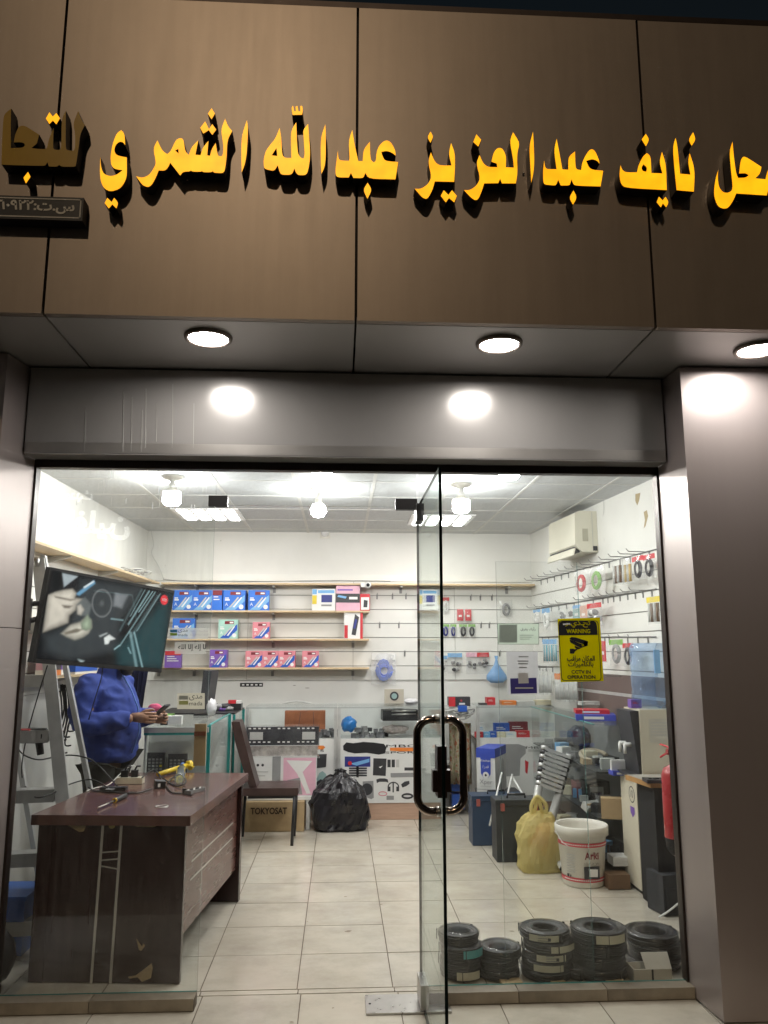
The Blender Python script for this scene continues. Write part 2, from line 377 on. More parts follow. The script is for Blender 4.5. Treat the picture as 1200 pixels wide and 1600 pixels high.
# ---------------------------------------------------------------- facade
SOZ, FY, LY, PY = 2.984, -.78, -.15, -.33
fac = thing('shop_facade', 'champagne metal clad shop front with sign fascia, soffit, lintel and two pillars', 'facade', (0, -.3, 0))
JX = [-2.58, -1.262, .056, 1.372, 2.69]
for a, b in zip(JX, JX[1:]):
    dy = random.uniform(-.0015,.0015); MB().box(a+.006, b-.006, FY+dy, FY+.035+dy, SOZ, 4.52).bevel(.002, 1).build('fascia_panel', CLAD, fac)
    MB().box(a+.005, b-.005, FY+.037, LY+.02, SOZ-.001, SOZ+.03).build('soffit_panel', SOFF, fac)
MB().box(-2.6, 2.7, FY+.034, FY+.4, SOZ+.035, 4.50).build('fascia_core', GAP, fac)
MB().box(-2.6, 2.7, FY+.01, FY+.45, 4.53, 4.56).build('parapet_cap', DARKM, fac)
lx0, lx1 = P(43, 640, Y=LY).x, P(1036, 640, Y=LY).x
MB().box(lx0, lx1, LY, -.03, 2.534, SOZ-.012).bevel(.003, 1).build('lintel_panel', LINT, fac)
MB().box(-2.9, 2.9, LY+.03, .05, 2.54, 3.2).build('lintel_core', GAP, fac)
MB().box(-1.56, 1.66, -.024, .028, 2.494, 2.533).build('head_channel', DARKM, fac)
zj = P(20, 981, Y=-.12).z
for s in (-1, 1):
    xi, xf = (1.657, 1.672) if s > 0 else (-1.537, -1.585)
    xo = s*2.95
    pl = MB().box(min(xf+s*.01, xo), max(xf+s*.01, xo), PY+.01, .10, 0, SOZ-.012).build('pillar', GAP, fac)
    for z0, z1 in (((.004, zj-.002), (zj+.002, SOZ-.01)) if s < 0 else ((.004, SOZ-.01),)):
        qq = [(xf, PY), (xo, PY), (xo, -.03), (xi, -.03)][::1 if s > 0 else -1]; MB().hexa([(x, y, z0) for x, y in qq], [(x, y, z1) for x, y in qq]).bevel(.003, 1).build('pillar_cladding', PILR, pl)
    MB().box(min(xi-s*.010, xi+s*.03), max(xi-s*.010, xi+s*.03), -.026, .03, .05, 2.493).build('jamb_channel', DARKM, pl)
# water-drip marks on the lintel and a lighter lower band
BAND = mat('faded_lintel_band', (.42,.39,.36), .38, .6, .05)
MB().box(lx0+.004, lx1-.004, LY-.002, LY+.002, 2.540, 2.592).build('lower_band', BAND, fac)
DRIP = mat('dried_drip', (.52,.50,.47), .5, .1, .1)
for x, y0, y1, w in ((193,612,706,2.2),(206,620,705,1.4),(228,607,700,2.6),(222,640,706,2),(245,630,690,1.3),(270,600,700,1.2),(133,640,706,1.6),(303,630,700,1.1)):
    a, b = P(x, y0, Y=LY-.0028), P(x-1, y1, Y=LY-.0028); w *= .0014
    m = (a+b)/2+Vector((.006*random.uniform(-1,1), 0, 0))
    MB().hexa([b+Vector((-w*.7,0,0)), b+Vector((w*.7,0,0)), b+Vector((w*.7,.003,0)), b+Vector((-w*.7,.003,0))], [a+Vector((-w*.2,0,0)), a+Vector((w*.2,0,0)), a+Vector((w*.2,.003,0)), a+Vector((-w*.2,.003,0))]).build('drip_mark', DRIP, fac)

# downlights
LAMP = emis('downlight_lens', (1., .965, .92), 92., lamp=True)
TRIM = mat('downlight_trim', (.30,.25,.22), .35, .6)
for px, py, nm in ((322,521,'over the left sidelite'), (783,533,'over the open door'), (1193,541,'over the right pillar')):
    c = P(px, py, Z=SOZ-.01); c.y = -.565
    t = thing('recessed_downlight', 'round lit white downlight in the soffit '+nm, 'downlight', c+Vector((0,0,-.01)), 'soffit downlights')
    MB().lathe(c, [(.088,-.002),(.096,-.009),(.106,-.003),(.108,.009),(.088,.009),(.088,-.002)], 32).build('trim_ring', TRIM, t)
    MB().lathe(c, [(0,.001),(.06,.0),(.0875,.002),(.0875,.007),(0,.007)], 32).build('lens', LAMP, t)

# ---------------------------------------------------------------- sign letters
LETF = emis('lit_yellow_acrylic', (1., .45, .006), 1.06, (1., .33, .004))
LETU = mat('unlit_yellow_acrylic', (.60,.36,.02), .3, 0, .05)
LETR = mat('letter_return_black', (.012,.010,.014), .35)
STUD = mat('letter_stud_steel', (.7,.7,.7), .2, 1)
LFY = FY-.066
ZO = {1:(6., 0, 150), 2:(1200/260, 140, 150), 3:(5., 400, 150), 4:(1200/220, 630, 180), 5:(6., 810, 180), 6:(4.8, 950, 180)}
def chaikin(p):
    out = []; n = len(p)
    for i in range(n):
        a, b, c = Vector(p[i-1]), Vector(p[i]), Vector(p[(i+1)%n]); d1, d2 = b-a, c-b
        if d1.length < 1e-5 or d2.length < 1e-5: continue
        ang = abs(d1.angle_signed(d2, 0)) if d1.length and d2.length else 0
        if ang > rad(62): out.append(b)
        else: out += [b-d1*.22, b+d2*.22]
    return out
def wallpts(z, pts):
    k, ox, oy = ZO[z]; q = []
    for x, y in chaikin(chaikin(pts)):
        p = P(ox+x/k, oy+y/k, Y=LFY); q.append((p.x, p.z))
    return q
def inset(pts, d):
    n = len(pts); a = sum(pts[i-1][0]*pts[i][1]-pts[i][0]*pts[i-1][1] for i in range(n)); sg = 1 if a > 0 else -1; out = []
    for i in range(n):
        p, q, r = Vector(pts[i-1]), Vector(pts[i]), Vector(pts[(i+1)%n])
        e1, e2 = (q-p), (r-q)
        if e1.length < 1e-7 or e2.length < 1e-7: out.append(tuple(q)); continue
        e1.normalize(); e2.normalize(); n1, n2 = Vector((-e1.y, e1.x))*sg, Vector((-e2.y, e2.x))*sg; m = n1+n2
        m = m/max(.45, m.length_squared/2) if m.length > 1e-6 else n1
        v = m*d*.5*1.0; out.append(tuple(q+v))
    return out
def letter(name, label, z, outer, holes=(), dots=(), lit=True, grp='sign letters'):
    o = wallpts(z, outer); hs = [wallpts(z, h) for h in holes]
    cx = sum(p[0] for p in o)/len(o); zz = min(p[1] for p in o)
    t = thing(name, label, 'sign letter', (cx, FY, zz), 'channel letters on the fascia')
    def piece(o, hs, nm, lit):
        r = MB().poly([[(x, LFY, y) for x, y in q] for q in [o]+hs], (0, .060, 0)).build(nm+'_return', LETR, t)
        MB().poly([[(x, LFY-.0025, y) for x, y in q] for q in [inset(o, .0016)]+[inset(h, -.002) for h in hs]]).build(nm+'_face', LETF if lit else LETU, r if nm == 'dot' else t, normals=False)
    piece(o, hs, 'letter', lit)
    for d in dots: piece(wallpts(z, d), [], 'dot', True)
    mid = o[len(o)//2]
    return t
L = letter
L('letter_group', 'unlit dark yellow Arabic letters at the far left with three lit dots', 1, [(108,118),(105,250),(105,490),(215,487),(235,465),(225,445),(190,437),(130,440),(140,370),(175,290),(215,277),(255,290),(370,365),(350,450),(330,465),(300,490),(350,497),(430,500),(445,480),(455,420),(490,330),(505,300),(500,490),(515,505),(560,508),(575,490),(578,210),(620,140),(618,490),(635,512),(690,515),(705,490),(705,350),(685,260),(735,140),(765,225),(800,275),(755,360),(742,480),(735,520),(715,660),(700,668),(580,668),(555,650),(540,668),(460,665),(445,625),(430,655),(400,660),(20,650),(12,640),(30,200),(55,160)],
  dots=[[(465,153),(497,195),(530,160),(565,212),(530,272),(497,235),(465,268),(430,215)], [(265,712),(290,760),(245,825),(220,770)]], lit=False)
L('letter_ya', 'glowing yellow Arabic letter ya with two dots under its bowl', 2, [(79,440),(85,520),(105,565),(150,580),(195,570),(238,538),(180,530),(155,500),(150,440),(165,350),(195,270),(230,247),(255,275),(258,358),(240,335),(215,333),(190,355),(178,395),(195,430),(270,445),(272,580),(250,635),(215,675),(150,693),(105,670),(80,620),(73,540)],
  dots=[[(128,735),(160,765),(178,735),(210,772),(195,815),(165,785),(140,815),(108,775)]])
L('letter_group', 'glowing yellow Arabic letters with toothed top and three diamond dots above', 2, [(335,580),(380,592),(430,572),(470,510),(478,480),(458,380),(490,320),(525,395),(560,420),(585,400),(620,320),(655,302),(680,315),(690,400),(715,425),(735,370),(785,320),(765,425),(800,428),(815,375),(858,325),(850,430),(868,432),(880,385),(910,340),(925,430),(945,437),(960,430),(965,360),(945,245),(978,165),(1000,220),(1030,255),(995,320),(990,440),(980,520),(972,550),(955,560),(895,556),(890,545),(880,553),(820,553),(812,545),(800,550),(740,548),(732,540),(720,548),(690,548),(670,555),(655,578),(582,485),(570,515),(545,542),(500,540),(480,590),(450,645),(420,662),(380,645)],
  [[(620,395),(640,386),(642,416)]], [[(880,88),(906,130),(880,172),(852,130)], [(835,183),(862,240),(885,203),(915,245),(885,285),(860,250),(820,275),(797,232)]])
L('letter_alif', 'slim glowing yellow alif, second tall stroke from the left sign end', 2, [(1135,175),(1145,235),(1135,420),(1120,500),(1097,555),(1092,450),(1095,290)])
L('letter_group', 'glowing yellow Arabic letters with small crown-shaped mark above', 3, [(185,250),(200,330),(205,460),(225,485),(275,485),(270,300),(285,250),(315,207),(325,440),(345,480),(370,490),(380,460),(370,320),(368,265),(408,218),(415,300),(425,440),(420,520),(405,600),(385,622),(330,622),(310,600),(300,570),(285,610),(260,620),(200,618),(185,600),(170,545),(150,580),(130,588),(75,575),(60,560),(58,500),(75,430),(120,370),(150,335)],
  [[(160,410),(165,470),(125,465)]], [[(275,95),(290,75),(300,120),(310,120),(308,85),(325,78),(333,120),(345,122),(345,80),(362,78),(368,110),(362,150),(285,152)]])
L('letter_alif', 'slim glowing yellow alif just left of the central panel joint', 3, [(542,222),(547,300),(545,540),(512,612),(505,560),(503,330)])
L('letter_group', 'glowing yellow Arabic letters straddling the central panel joint, one dot below', 3, [(640,425),(645,490),(660,505),(725,508),(730,490),(722,350),(752,265),(775,400),(800,510),(832,510),(838,420),(890,358),(895,500),(920,520),(935,510),(940,440),(960,390),(1000,352),(1030,348),(1060,370),(1090,430),(1092,470),(1060,445),(1020,432),(980,440),(990,475),(1010,510),(1112,517),(1090,655),(880,650),(855,605),(840,640),(820,645),(760,643),(742,605),(725,640),(640,640),(620,620),(620,560)],
  dots=[[(872,678),(908,735),(870,808),(835,735)]])
L('letter_group', 'glowing yellow Arabic letters with swept tail, one dot above and two below', 4, [(235,318),(270,400),(310,430),(410,430),(385,330),(407,238),(440,320),(443,430),(435,572),(270,568),(250,640),(215,705),(195,718),(160,705),(95,628),(150,630),(210,590),(240,530),(210,400)],
  dots=[[(232,140),(258,185),(232,240),(203,190)], [(345,640),(385,680),(415,640),(458,690),(435,748),(390,710),(362,748),(318,690)]])
L('letter_group', 'glowing yellow Arabic letters with rounded middle loop and single dot above tail', 4, [(650,340),(680,410),(720,443),(800,445),(795,415),(750,400),(765,330),(790,290),(820,278),(850,290),(878,350),(875,445),(940,448),(935,380),(905,220),(935,145),(995,240),(970,330),(975,500),(960,585),(840,585),(825,545),(810,583),(690,585),(670,650),(640,720),(610,730),(570,700),(515,640),(570,640),(625,600),(655,540),(620,410)],
  dots=[[(622,163),(665,212),(640,272),(595,232)]])
L('letter_alif', 'slim glowing yellow alif right of the middle, before a word with dot below', 4, [(1105,142),(1112,230),(1118,400),(1110,500),(1090,580),(1080,420),(1072,260)])
L('letter_group', 'glowing yellow Arabic letters with one dot below, right of the rightmost slim alif', 5, [(240,425),(250,490),(270,508),(355,508),(330,330),(357,222),(380,330),(412,510),(465,512),(465,410),(485,375),(530,340),(535,490),(550,512),(585,515),(595,450),(620,390),(660,330),(690,318),(720,340),(755,420),(760,460),(735,430),(690,415),(635,432),(670,512),(795,522),(770,672),(530,665),(510,645),(497,605),(485,650),(470,663),(395,663),(372,610),(355,655),(340,663),(245,655),(230,630),(228,520)],
  dots=[[(515,705),(550,775),(510,845),(472,775)]])
L('letter_group', 'glowing yellow Arabic letters at the right panel joint, small round loop', 6, [(92,375),(105,410),(130,430),(215,430),(225,380),(260,310),(290,285),(320,310),(325,435),(405,438),(382,350),(403,275),(435,370),(440,565),(130,548),(95,520),(82,450)],
  [[(265,372),(290,395),(285,425),(258,420),(250,395)]], [[(282,140),(310,185),(283,238),(250,185)], [(380,612),(408,640),(430,612),(456,655),(435,695),(410,665),(395,695),(362,655)]])
L('letter_group', 'glowing yellow two-stroke Arabic letters with one dot above, right of the joint', 6, [(505,170),(520,230),(540,440),(615,447),(597,350),(610,285),(640,370),(650,450),(643,577),(512,565),(495,400),(483,240)],
  dots=[[(637,128),(658,185),(625,235),(600,185)]])
L('letter_group', 'glowing yellow Arabic letters with deep left bowl, cut by the right picture edge', 6, [(932,200),(945,330),(960,440),(975,472),(1030,470),(1052,452),(1030,438),(980,440),(990,350),(1005,315),(1030,312),(1150,390),(1140,440),(1105,475),(1178,482),(1190,430),(1210,385),(1240,365),(1275,380),(1290,430),(1280,500),(1240,550),(1200,562),(1190,605),(960,590),(940,640),(900,700),(860,705),(820,685),(795,620),(792,560),(805,470),(825,412),(822,470),(830,540),(860,580),(900,585),(935,560),(920,420),(907,270)])
# shiny fixings under the letters
k_ = 0
for px, py in ((293,281),(470,283),(581,290),(684,294),(758,296),(1004,306),(1063,309),(1151,314),(473,192),(175,310),(818,271)):
    p = P(px, py, Y=FY-.008); tag(MB().ball(p, .0055, 2).build('letter_fixing', STUD), 'tiny shiny fixing stud glinting below the yellow letters', 'stud', 'letter fixing studs')
# register plate
a, b = P(131, 309, Y=LFY), P(131, 345, Y=LFY)
pt = thing('register_plate', 'dark framed plate with grey Arabic registration number under the unlit letters', 'sign plate', (-1.7, FY, b.z))
PX0 = -2.02
MB().box(PX0, a.x, LFY, FY, b.z, a.z).bevel(.002, 1).build('plate_box', mat('plate_charcoal', (.014,.014,.019), .4), pt)
GREY = mat('plate_lettering', (.85,.82,.76), .5)
fr = Frame(((PX0+a.x)/2, LFY, (a.z+b.z)/2), (1,0,0), (0,0,1)); hw, hh = (a.x-PX0)/2, (a.z-b.z)/2
for r in ((-hw+.008,hh-.014,hw-.008,hh-.009), (-hw+.008,-hh+.009,hw-.008,-hh+.014), (hw-.013,-hh+.009,hw-.008,hh-.009), (-hw+.008,-hh+.009,-hw+.013,hh-.009)):
    fr.rect('plate_border', GREY, pt, *r)
fr.text('plate_text', 'س.ت:١٦٠٩٢٢', GREY, pt, hw-.035, .004, .060, align='RIGHT', width=.335, bold=.03)
# ---------------------------------------------------------------- room shell
GROOVE = mat('slat_groove', (.30,.29,.27), .7)
Z0S, PS = 1.288, .1475
wall_back = struct(MB().box(-2.35, 2.7, BACK, BACK+.1, -.02, CEILZ+.02).build('wall_back', WHITE))
RA, RB = Vector((2.07, BACK, 0)), Vector((wallR(0), 0, 0))
LA, LB = Vector((wallL(0), 0, 0)), Vector((-2.05, BACK, 0))
def obwall(name, A, B, out):
    n = Vector((out, 0, 0)); return struct(MB().hexa([A, B, B+n*.1, A+n*.1], [q+Vector((0,0,CEILZ+.02)) for q in (A, B, B+n*.1, A+n*.1)]).build(name, WHITE))
wall_right = obwall('wall_right', RA, RB, 1); wall_left = obwall('wall_left', LA, LB, -1)
FB = Frame((0, BACK, 0), (1,0,0), (0,0,1))                        # back wall, a = x
FR = Frame(RA, RB-RA, (0,0,1))                                    # right wall, a from the back corner to the front
FL = Frame(LA, LB-LA, (0,0,1))                                    # left wall, a from the front to the back corner
def slats(fr, wall, joints, nrow, z0=Z0S):
    for a0, a1 in zip(joints, joints[1:]):
        fr.rect('slat_backing', GROOVE, wall, a0, z0, a1, z0+nrow*PS, .002, .003)
        for k in range(nrow):
            mb = MB(); q = [(a0+.002, z0+k*PS+.004), (a1-.002, z0+k*PS+.004), (a1-.002, z0+(k+1)*PS-.004), (a0+.002, z0+(k+1)*PS-.004)]
            mb.hexa([fr.at(a,b,.0035) for a,b in q], [fr.at(a,b,.016) for a,b in q]).bevel(.002, 1); mb.build('slat', SLAT, wall)
jx = [P(px, 960, Y=BACK).x for px in (388, 552, 710)]
slats(FB, wall_back, [-2.05, jx[0], jx[1], jx[2], 2.07], 7)
slats(FR, wall_right, [.02, .62, 1.82, 3.02, 4.2], 7)
slats(FL, wall_left, [.3, 1.5, 2.7, 3.9, 4.5], 7)
FB.rect('top_rail', SLAT, wall_back, -2.05, Z0S+7*PS+.002, 2.07, Z0S+7*PS+.075, .008, .014)
# scuffs and chipped paint
CHIP = mat('chipped_plaster', (.42,.34,.20), .8)
for pts in ([(993,772),(1001,770),(999,782),(996,790),(993,783)], [(1006,800),(1011,797),(1013,806),(1009,822),(1006,826),(1008,812)]):
    FR.poly('paint_chip', CHIP, wall_right, [FR.pxpt(*q) for q in pts], .0015)
SCUFF = mat('grey_scuff', (.36,.34,.31), .8, 0, .3)
for x, y, r in ((345,845,3),(480,1075,12),(258,884,2),(460,1071,8),(680,900,2)):
    a, b = FB.pxpt(x, y); FB.disc('scuff', SCUFF, wall_back, a, b, .0035*r*.6, .001, 9, .004)
# ceiling
ceiling = struct(MB().box(-2.4, 2.75, .03, 4.62, CEILZ+.022, CEILZ+.1).build('ceiling', WHITE))
cx0 = P(391, 827, Z=CEILZ).x; PC = .60; cyb = BACK-.22
PANELS = [(-1.19, 3.42), (.93, 3.60)]
ct = MB().box(-PC/2+.008, PC/2-.008, -PC/2+.008, PC/2-.008, 0, .014).bevel(.004, 1)
cm = bpy.data.meshes.new('ceiling_tile'); ct.bm.to_mesh(cm); ct.bm.free(); cm.materials.append(CEIL)
xs = [cx0+PC*k for k in range(-3, 6)]; ys = [cyb-PC*k for k in range(-1, 8)]
for x in xs:
    for y in ys:
        xc, yc = x+PC/2, y-PC/2
        if yc < .35: continue
        link('ceiling_tile', cm, (xc, yc, CEILZ), ceiling)
for x in xs+[xs[-1]+PC]: MB().box(x-.012, x+.012, .08, BACK, CEILZ-.004, CEILZ+.003).build('grid_bar', GRID, ceiling)
for y in [y for y in ys if .1 < y < BACK]: MB().box(-2.3, 2.6, y-.011, y+.011, CEILZ-.0025, CEILZ+.004).build('cross_bar', GRID, ceiling)

# ---------------------------------------------------------------- room lights
TUBE = emis('panel_light_diffuser', (1., .985, .95), 24., lamp=True)
for px, nm in ((327, 'left, near the wall-corner shelf'), (688, 'right, behind the door glass')):
    c = P(px, 804 if px < 500 else 813, Z=CEILZ-.012)
    t = thing('ceiling_light_panel', 'lit four-strip square ceiling light, '+nm, 'ceiling light', c, 'recessed ceiling lights')
    MB().box(c.x-.30, c.x+.30, c.y-.30, c.y+.30, c.z-.004, c.z+.008).build('housing', mat('white_metal', (.8,.8,.8), .4), t)
    for k in range(4):
        x = c.x-.205+k*.137; MB().box(x-.042, x+.042, c.y-.27, c.y+.27, c.z-.010, c.z-.005).build('light_strip', TUBE, t)
def bulb(c, zc, kind, label, col, s):
    t = thing('ceiling_bulb', label, 'light bulb', (c.x, c.y, zc-.07), 'bare ceiling bulbs')
    WP = mat('white_plastic', (.72,.70,.64), .4)
    MB().lathe(c, [(.0,.003),(.075,.003),(.07,-.012),(.03,-.02),(.024,-.03)], 20).build('ceiling_rose', WP, t)
    top = zc+.06
    MB().lathe((c.x, c.y, top), [(.012, c.z-top-.02),(.016,.05),(.024,.045),(.026,.02)], 16).build('socket', mat('bulb_collar', (.75,.75,.72), .4), t)
    if kind == 'jar': up, pr = [(.026,.08),(.04,.062),(.060,.048),(.0655,.040)], [(.065,.040),(.066,.0),(.065,-.032),(.05,-.052),(0,-.056)]
    else: up, pr = [(.026,.08),(.028,.062),(.046,.036)], [(.046,.036),(.062,.0),(.06,-.025),(.04,-.055),(0,-.066)]
    MB().lathe((c.x, c.y, zc), up, 24).build('bulb_body', WP, t)
    MB().lathe((c.x, c.y, zc), pr, 20).build('globe', emis('bulb_glow_'+label[-9:], col, s, lamp=True), t)
def bulbpx(px, py0, pyb, *a): c = P(px, py0, Z=CEILZ-.004); bulb(c, P(px, pyb, Y=c.y).z, *a)
BS = 185.
bulbpx(270, 745, 778, 'jar', 'big drum-shaped lit bulb on the left of the ceiling', (1., .985, .95), BS)
bulbpx(498, 765, 796, 'pear', 'pear-shaped lit bulb hanging in the middle of the ceiling', (.98, 1., .90), BS)
bulbpx(720, 757, 790, 'jar', 'drum lit bulb on the ceiling right of the door', (1., .985, .95), BS)
bulb(Vector((-.12, .78, CEILZ-.004)), 2.70, 'jar', 'lit ceiling bulb in the front row above the doorway', (1., .985, .95), BS*.75)
bulb(Vector((1.05, .80, CEILZ-.004)), 2.70, 'jar', 'lit ceiling bulb in the front row above the cable coils', (1., .985, .95), BS*.8)
a, b = FB.pxpt(508, 832)  # reflection of the middle bulb, modelled as a solid white dome
t = thing('bulb_reflection_dome', 'small white sensor dome imitating the middle bulb glare on the back wall', 'reflection', FB.at(a, b-.06, .03))
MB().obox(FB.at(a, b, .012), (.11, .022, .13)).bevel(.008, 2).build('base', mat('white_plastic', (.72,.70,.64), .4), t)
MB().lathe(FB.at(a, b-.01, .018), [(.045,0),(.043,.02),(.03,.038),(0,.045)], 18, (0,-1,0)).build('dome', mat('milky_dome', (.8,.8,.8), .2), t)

# ---------------------------------------------------------------- glazing
def pane(name, label, x0, x1, z0, z1, g, yy=0., cat='glass pane'):
    mb = MB().box(x0, x1, yy-.005, yy+.005, z0, z1)
    for f in mb.bm.faces:
        n = f.normal; f.normal_update(); f.material_index = 0 if abs(f.normal.y) > .5 else 1
    return tag(mb.build(name, [g, EDGE]), label, cat)
pane('sidelite_glass', 'tall fixed glass pane at the left in front of the desk', -1.55, -.637, .051, 2.495, GLASSD)
pane('transom_glass', 'low glass transom over the doorway', -.633, .383, 2.312, 2.495, GLASS)
pane('fixed_glass', 'tall fixed glass pane at the right behind the open door', .40, 1.648, .051, 2.495, GLASS)
pane('loose_glass_sheet', 'loose clear glass sheet standing behind the right pane', P(775,900,Y=.05).x, P(902,900,Y=.05).x, .008, P(830,878,Y=.05).z, glassmat('thin_glass', (.985,.992,.99), .004, .5), .05)
for (x0, x1, y0, y1), nm in (((326,355,774,791),'left corner of the transom'), ((618,652,779,796),'hinge end of the transom')):
    a, b = P(x0, y0, Y=-.02), P(x1, y1, Y=-.02)
    t = thing('patch_fitting', 'black metal patch fitting at the '+nm, 'glass fitting', (a.x, -.01, b.z), 'glass patch fittings')
    MB().box(a.x, b.x, -.02, -.006, b.z, a.z).bevel(.002, 1).build('outer_plate', BLACK, t)
    MB().box(a.x, b.x, .006, .02, b.z, a.z).bevel(.002, 1).build('inner_plate', BLACK, t)
HX, DW = .392, .93
door = thing('glass_door', 'frameless glass door standing open towards the street, seen nearly edge-on', 'door', (HX, -.45, .01))
mb = MB().box(HX-.006, HX+.006, -DW, -.012, .014, 2.306)
for f in mb.bm.faces: f.normal_update(); f.material_index = 0 if abs(f.normal.x) > .5 else 1
mb.build('door_leaf', [DOORG, EDGED], door)
MB().box(HX-.018, HX+.018, -.17, -.008, .015, .115).bevel(.003, 1).build('bottom_patch', STEEL, door)
MB().box(HX-.018, HX+.018, -.15, -.008, 2.22, 2.306).bevel(.003, 1).build('top_patch', BLACK, door)
BRONZE = mat('polished_bronze', (.40,.32,.27), .14, 1., .1, 5)
hy = -.86; hz0, hz1 = P(688, 1268, Y=hy).z, P(688, 1124, Y=hy).z
for s in (-1, 1):
    pts = []; w = .092 if s < 0 else .085; r = .055
    pts.append(Vector((HX+s*.004, hy, hz1)))
    for k in range(9): t = k/8*math.pi/2; pts.append(Vector((HX+s*(w-r+r*math.sin(t)), hy, hz1-r+r*math.cos(t))))
    for k in range(9): t = k/8*math.pi/2; pts.append(Vector((HX+s*(w-r+r*math.cos(t)), hy, hz0+r-r*math.sin(t))))
    pts.append(Vector((HX+s*.004, hy, hz0)))
    h = MB().tube(pts, .0155, 14).build('pull_handle', BRONZE, door)
    for z in (hz0, hz1): MB().lathe((HX+s*.012, hy, z), [(.0,-.006),(.019,-.006),(.019,.006),(.0,.006)], 16, (1,0,0)).build('collar', STEEL, h)
lz = [P(690, y, Y=hy).z for y in (1245, 1237, 1203, 1165)]
lk = MB().box(HX-.018, HX+.018, hy-.03, hy+.05, lz[0], lz[3]).bevel(.004, 2).build('lock_case', mat('dark_brown_metal', (.035,.022,.02), .35, .5), door)
MB().box(HX-.034, HX+.034, hy-.012, hy+.035, lz[1], lz[2]).bevel(.006, 2).build('lock_cylinder', mat('dark_brown_metal', (.035,.022,.02), .35, .5), lk)
a, b = P(570, 1556, Z=.001), P(692, 1582, Z=.001)
t = thing('floor_spring', 'steel floor hinge cover plate at the door threshold', 'floor hinge', (HX-.1, b.y+.03, 0))
MB().box(a.x, b.x+.04, b.y, a.y, -.003, .005).bevel(.0015, 1).build('cover_plate', STEEL, t)
MB().lathe((HX, -.04, .005), [(.0,.0),(.017,.0),(.015,.011),(0,.011)], 16).build('spindle', STEEL, t)
for x in (a.x+.02, b.x+.02): MB().lathe((x, (a.y+b.y)/2, .005), [(.006,0),(.005,.002),(0,.002)], 10).build('screw', BLACKM, t)
# ---------------------------------------------------------------- desk
WENGE = mat('dark_cherry_laminate', (.028,.010,.0085), .25, 0, .07, 5, .0, stretch=(10,10,.8), coat=.2)
WTOP = mat('cherry_desk_top', (.125,.060,.050), .22, 0, .25, 4, 0, stretch=(2,14,2), coat=.3)
SILV = mat('silver_inlay', (.62,.61,.58), .35, .6)
TORN = mat('torn_chipboard', (.36,.28,.16), .85, 0, .25, 30)
D0 = Vector((-.729, .177, 0)); UXd = Vector((-.9962, .0872, 0)); UYd = Vector((.0885, .9961, 0)); DW_, DL = .80, 1.42
def dk(a, b, z): return D0 + UXd*a + UYd*b + Vector((0,0,z))
def dbox(a0, a1, b0, b1, z0, z1): return MB().hexa([dk(a0,b0,z0),dk(a1,b0,z0),dk(a1,b1,z0),dk(a0,b1,z0)], [dk(a0,b0,z1),dk(a1,b0,z1),dk(a1,b1,z1),dk(a0,b1,z1)])
desk = thing('office_desk', 'dark cherry office desk with silver inlay lines behind the left glass', 'desk', dk(.4, .7, 0))
dbox(0, DW_, 0, DL, .732, .78).bevel(.003, 2).build('desk_top', WTOP, desk)
fe = dbox(.03, .74, .03, .058, .005, .731).build('end_panel', WENGE, desk)
dbox(.70, .77, .025, .10, .004, .7315).build('leg_post', WENGE, desk)
sp = dbox(.045, .063, .059, 1.30, .20, .731).build('modesty_panel', mat('cherry_side_laminate', (.11,.045,.036), .28, 0, .12, 4, 0, stretch=(1,1,9), coat=.2), desk)
dbox(.02, .76, 1.305, 1.36, .004, .731).build('far_panel', WENGE, desk)
FE = Frame(dk(0, .03, 0), -UXd, (0,0,1))
def strip(fr, x0, y0, x1, y1, w, par, m=SILV, nm='inlay_strip'):
    p, q = Vector(fr.pxpt(x0, y0)), Vector(fr.pxpt(x1, y1)); d = (q-p).normalized(); n = Vector((-d.y, d.x))*w/2
    return fr.poly(nm, m, par, [tuple(p+n), tuple(q+n), tuple(q-n), tuple(p-n)], .0012)
strip(FE, 161,1288, 141,1555, .013, fe); strip(FE, 190,1288, 171,1555, .013, fe)
for y0, y1 in ((1332,1330),(1344,1342),(1353,1358)): strip(FE, 158, y0, 185, y1, .006, fe)
for pts in ([(213,1466),(222,1479),(224,1474),(227,1477),(221,1486),(217,1484)], [(200,1526),(212,1524),(224,1515),(237,1505),(239,1512),(236,1528),(222,1534),(215,1527),(203,1529)], [(105,1289),(136,1287),(131,1299),(124,1300)], [(207,1289),(250,1288),(240,1293),(215,1292)]):
    FE.poly('torn_patch', TORN, fe, [FE.pxpt(*q) for q in pts], .0012)
FE.disc('oval_badge', mat('yellow_badge', (.45,.38,.12), .5), fe, *FE.pxpt(175, 1291), .016, .002, 16, .011)
FSd = Frame(dk(.045, .06, 0), UYd, (0,0,1))
strip(FSd, 299,1346, 364,1285, .011, sp); strip(FSd, 297,1375, 363,1309, .011, sp)
p = P(253, 1260, Z=.7805)
MB().lathe(p, [(.034,.0),(.034,.002),(.027,.002),(.027,.0),(.034,.0)], 24).build('cable_grommet', SILV, desk)
DZ = .7812
def dp(px, py, h=0.): return P(px, py, Z=DZ+h)
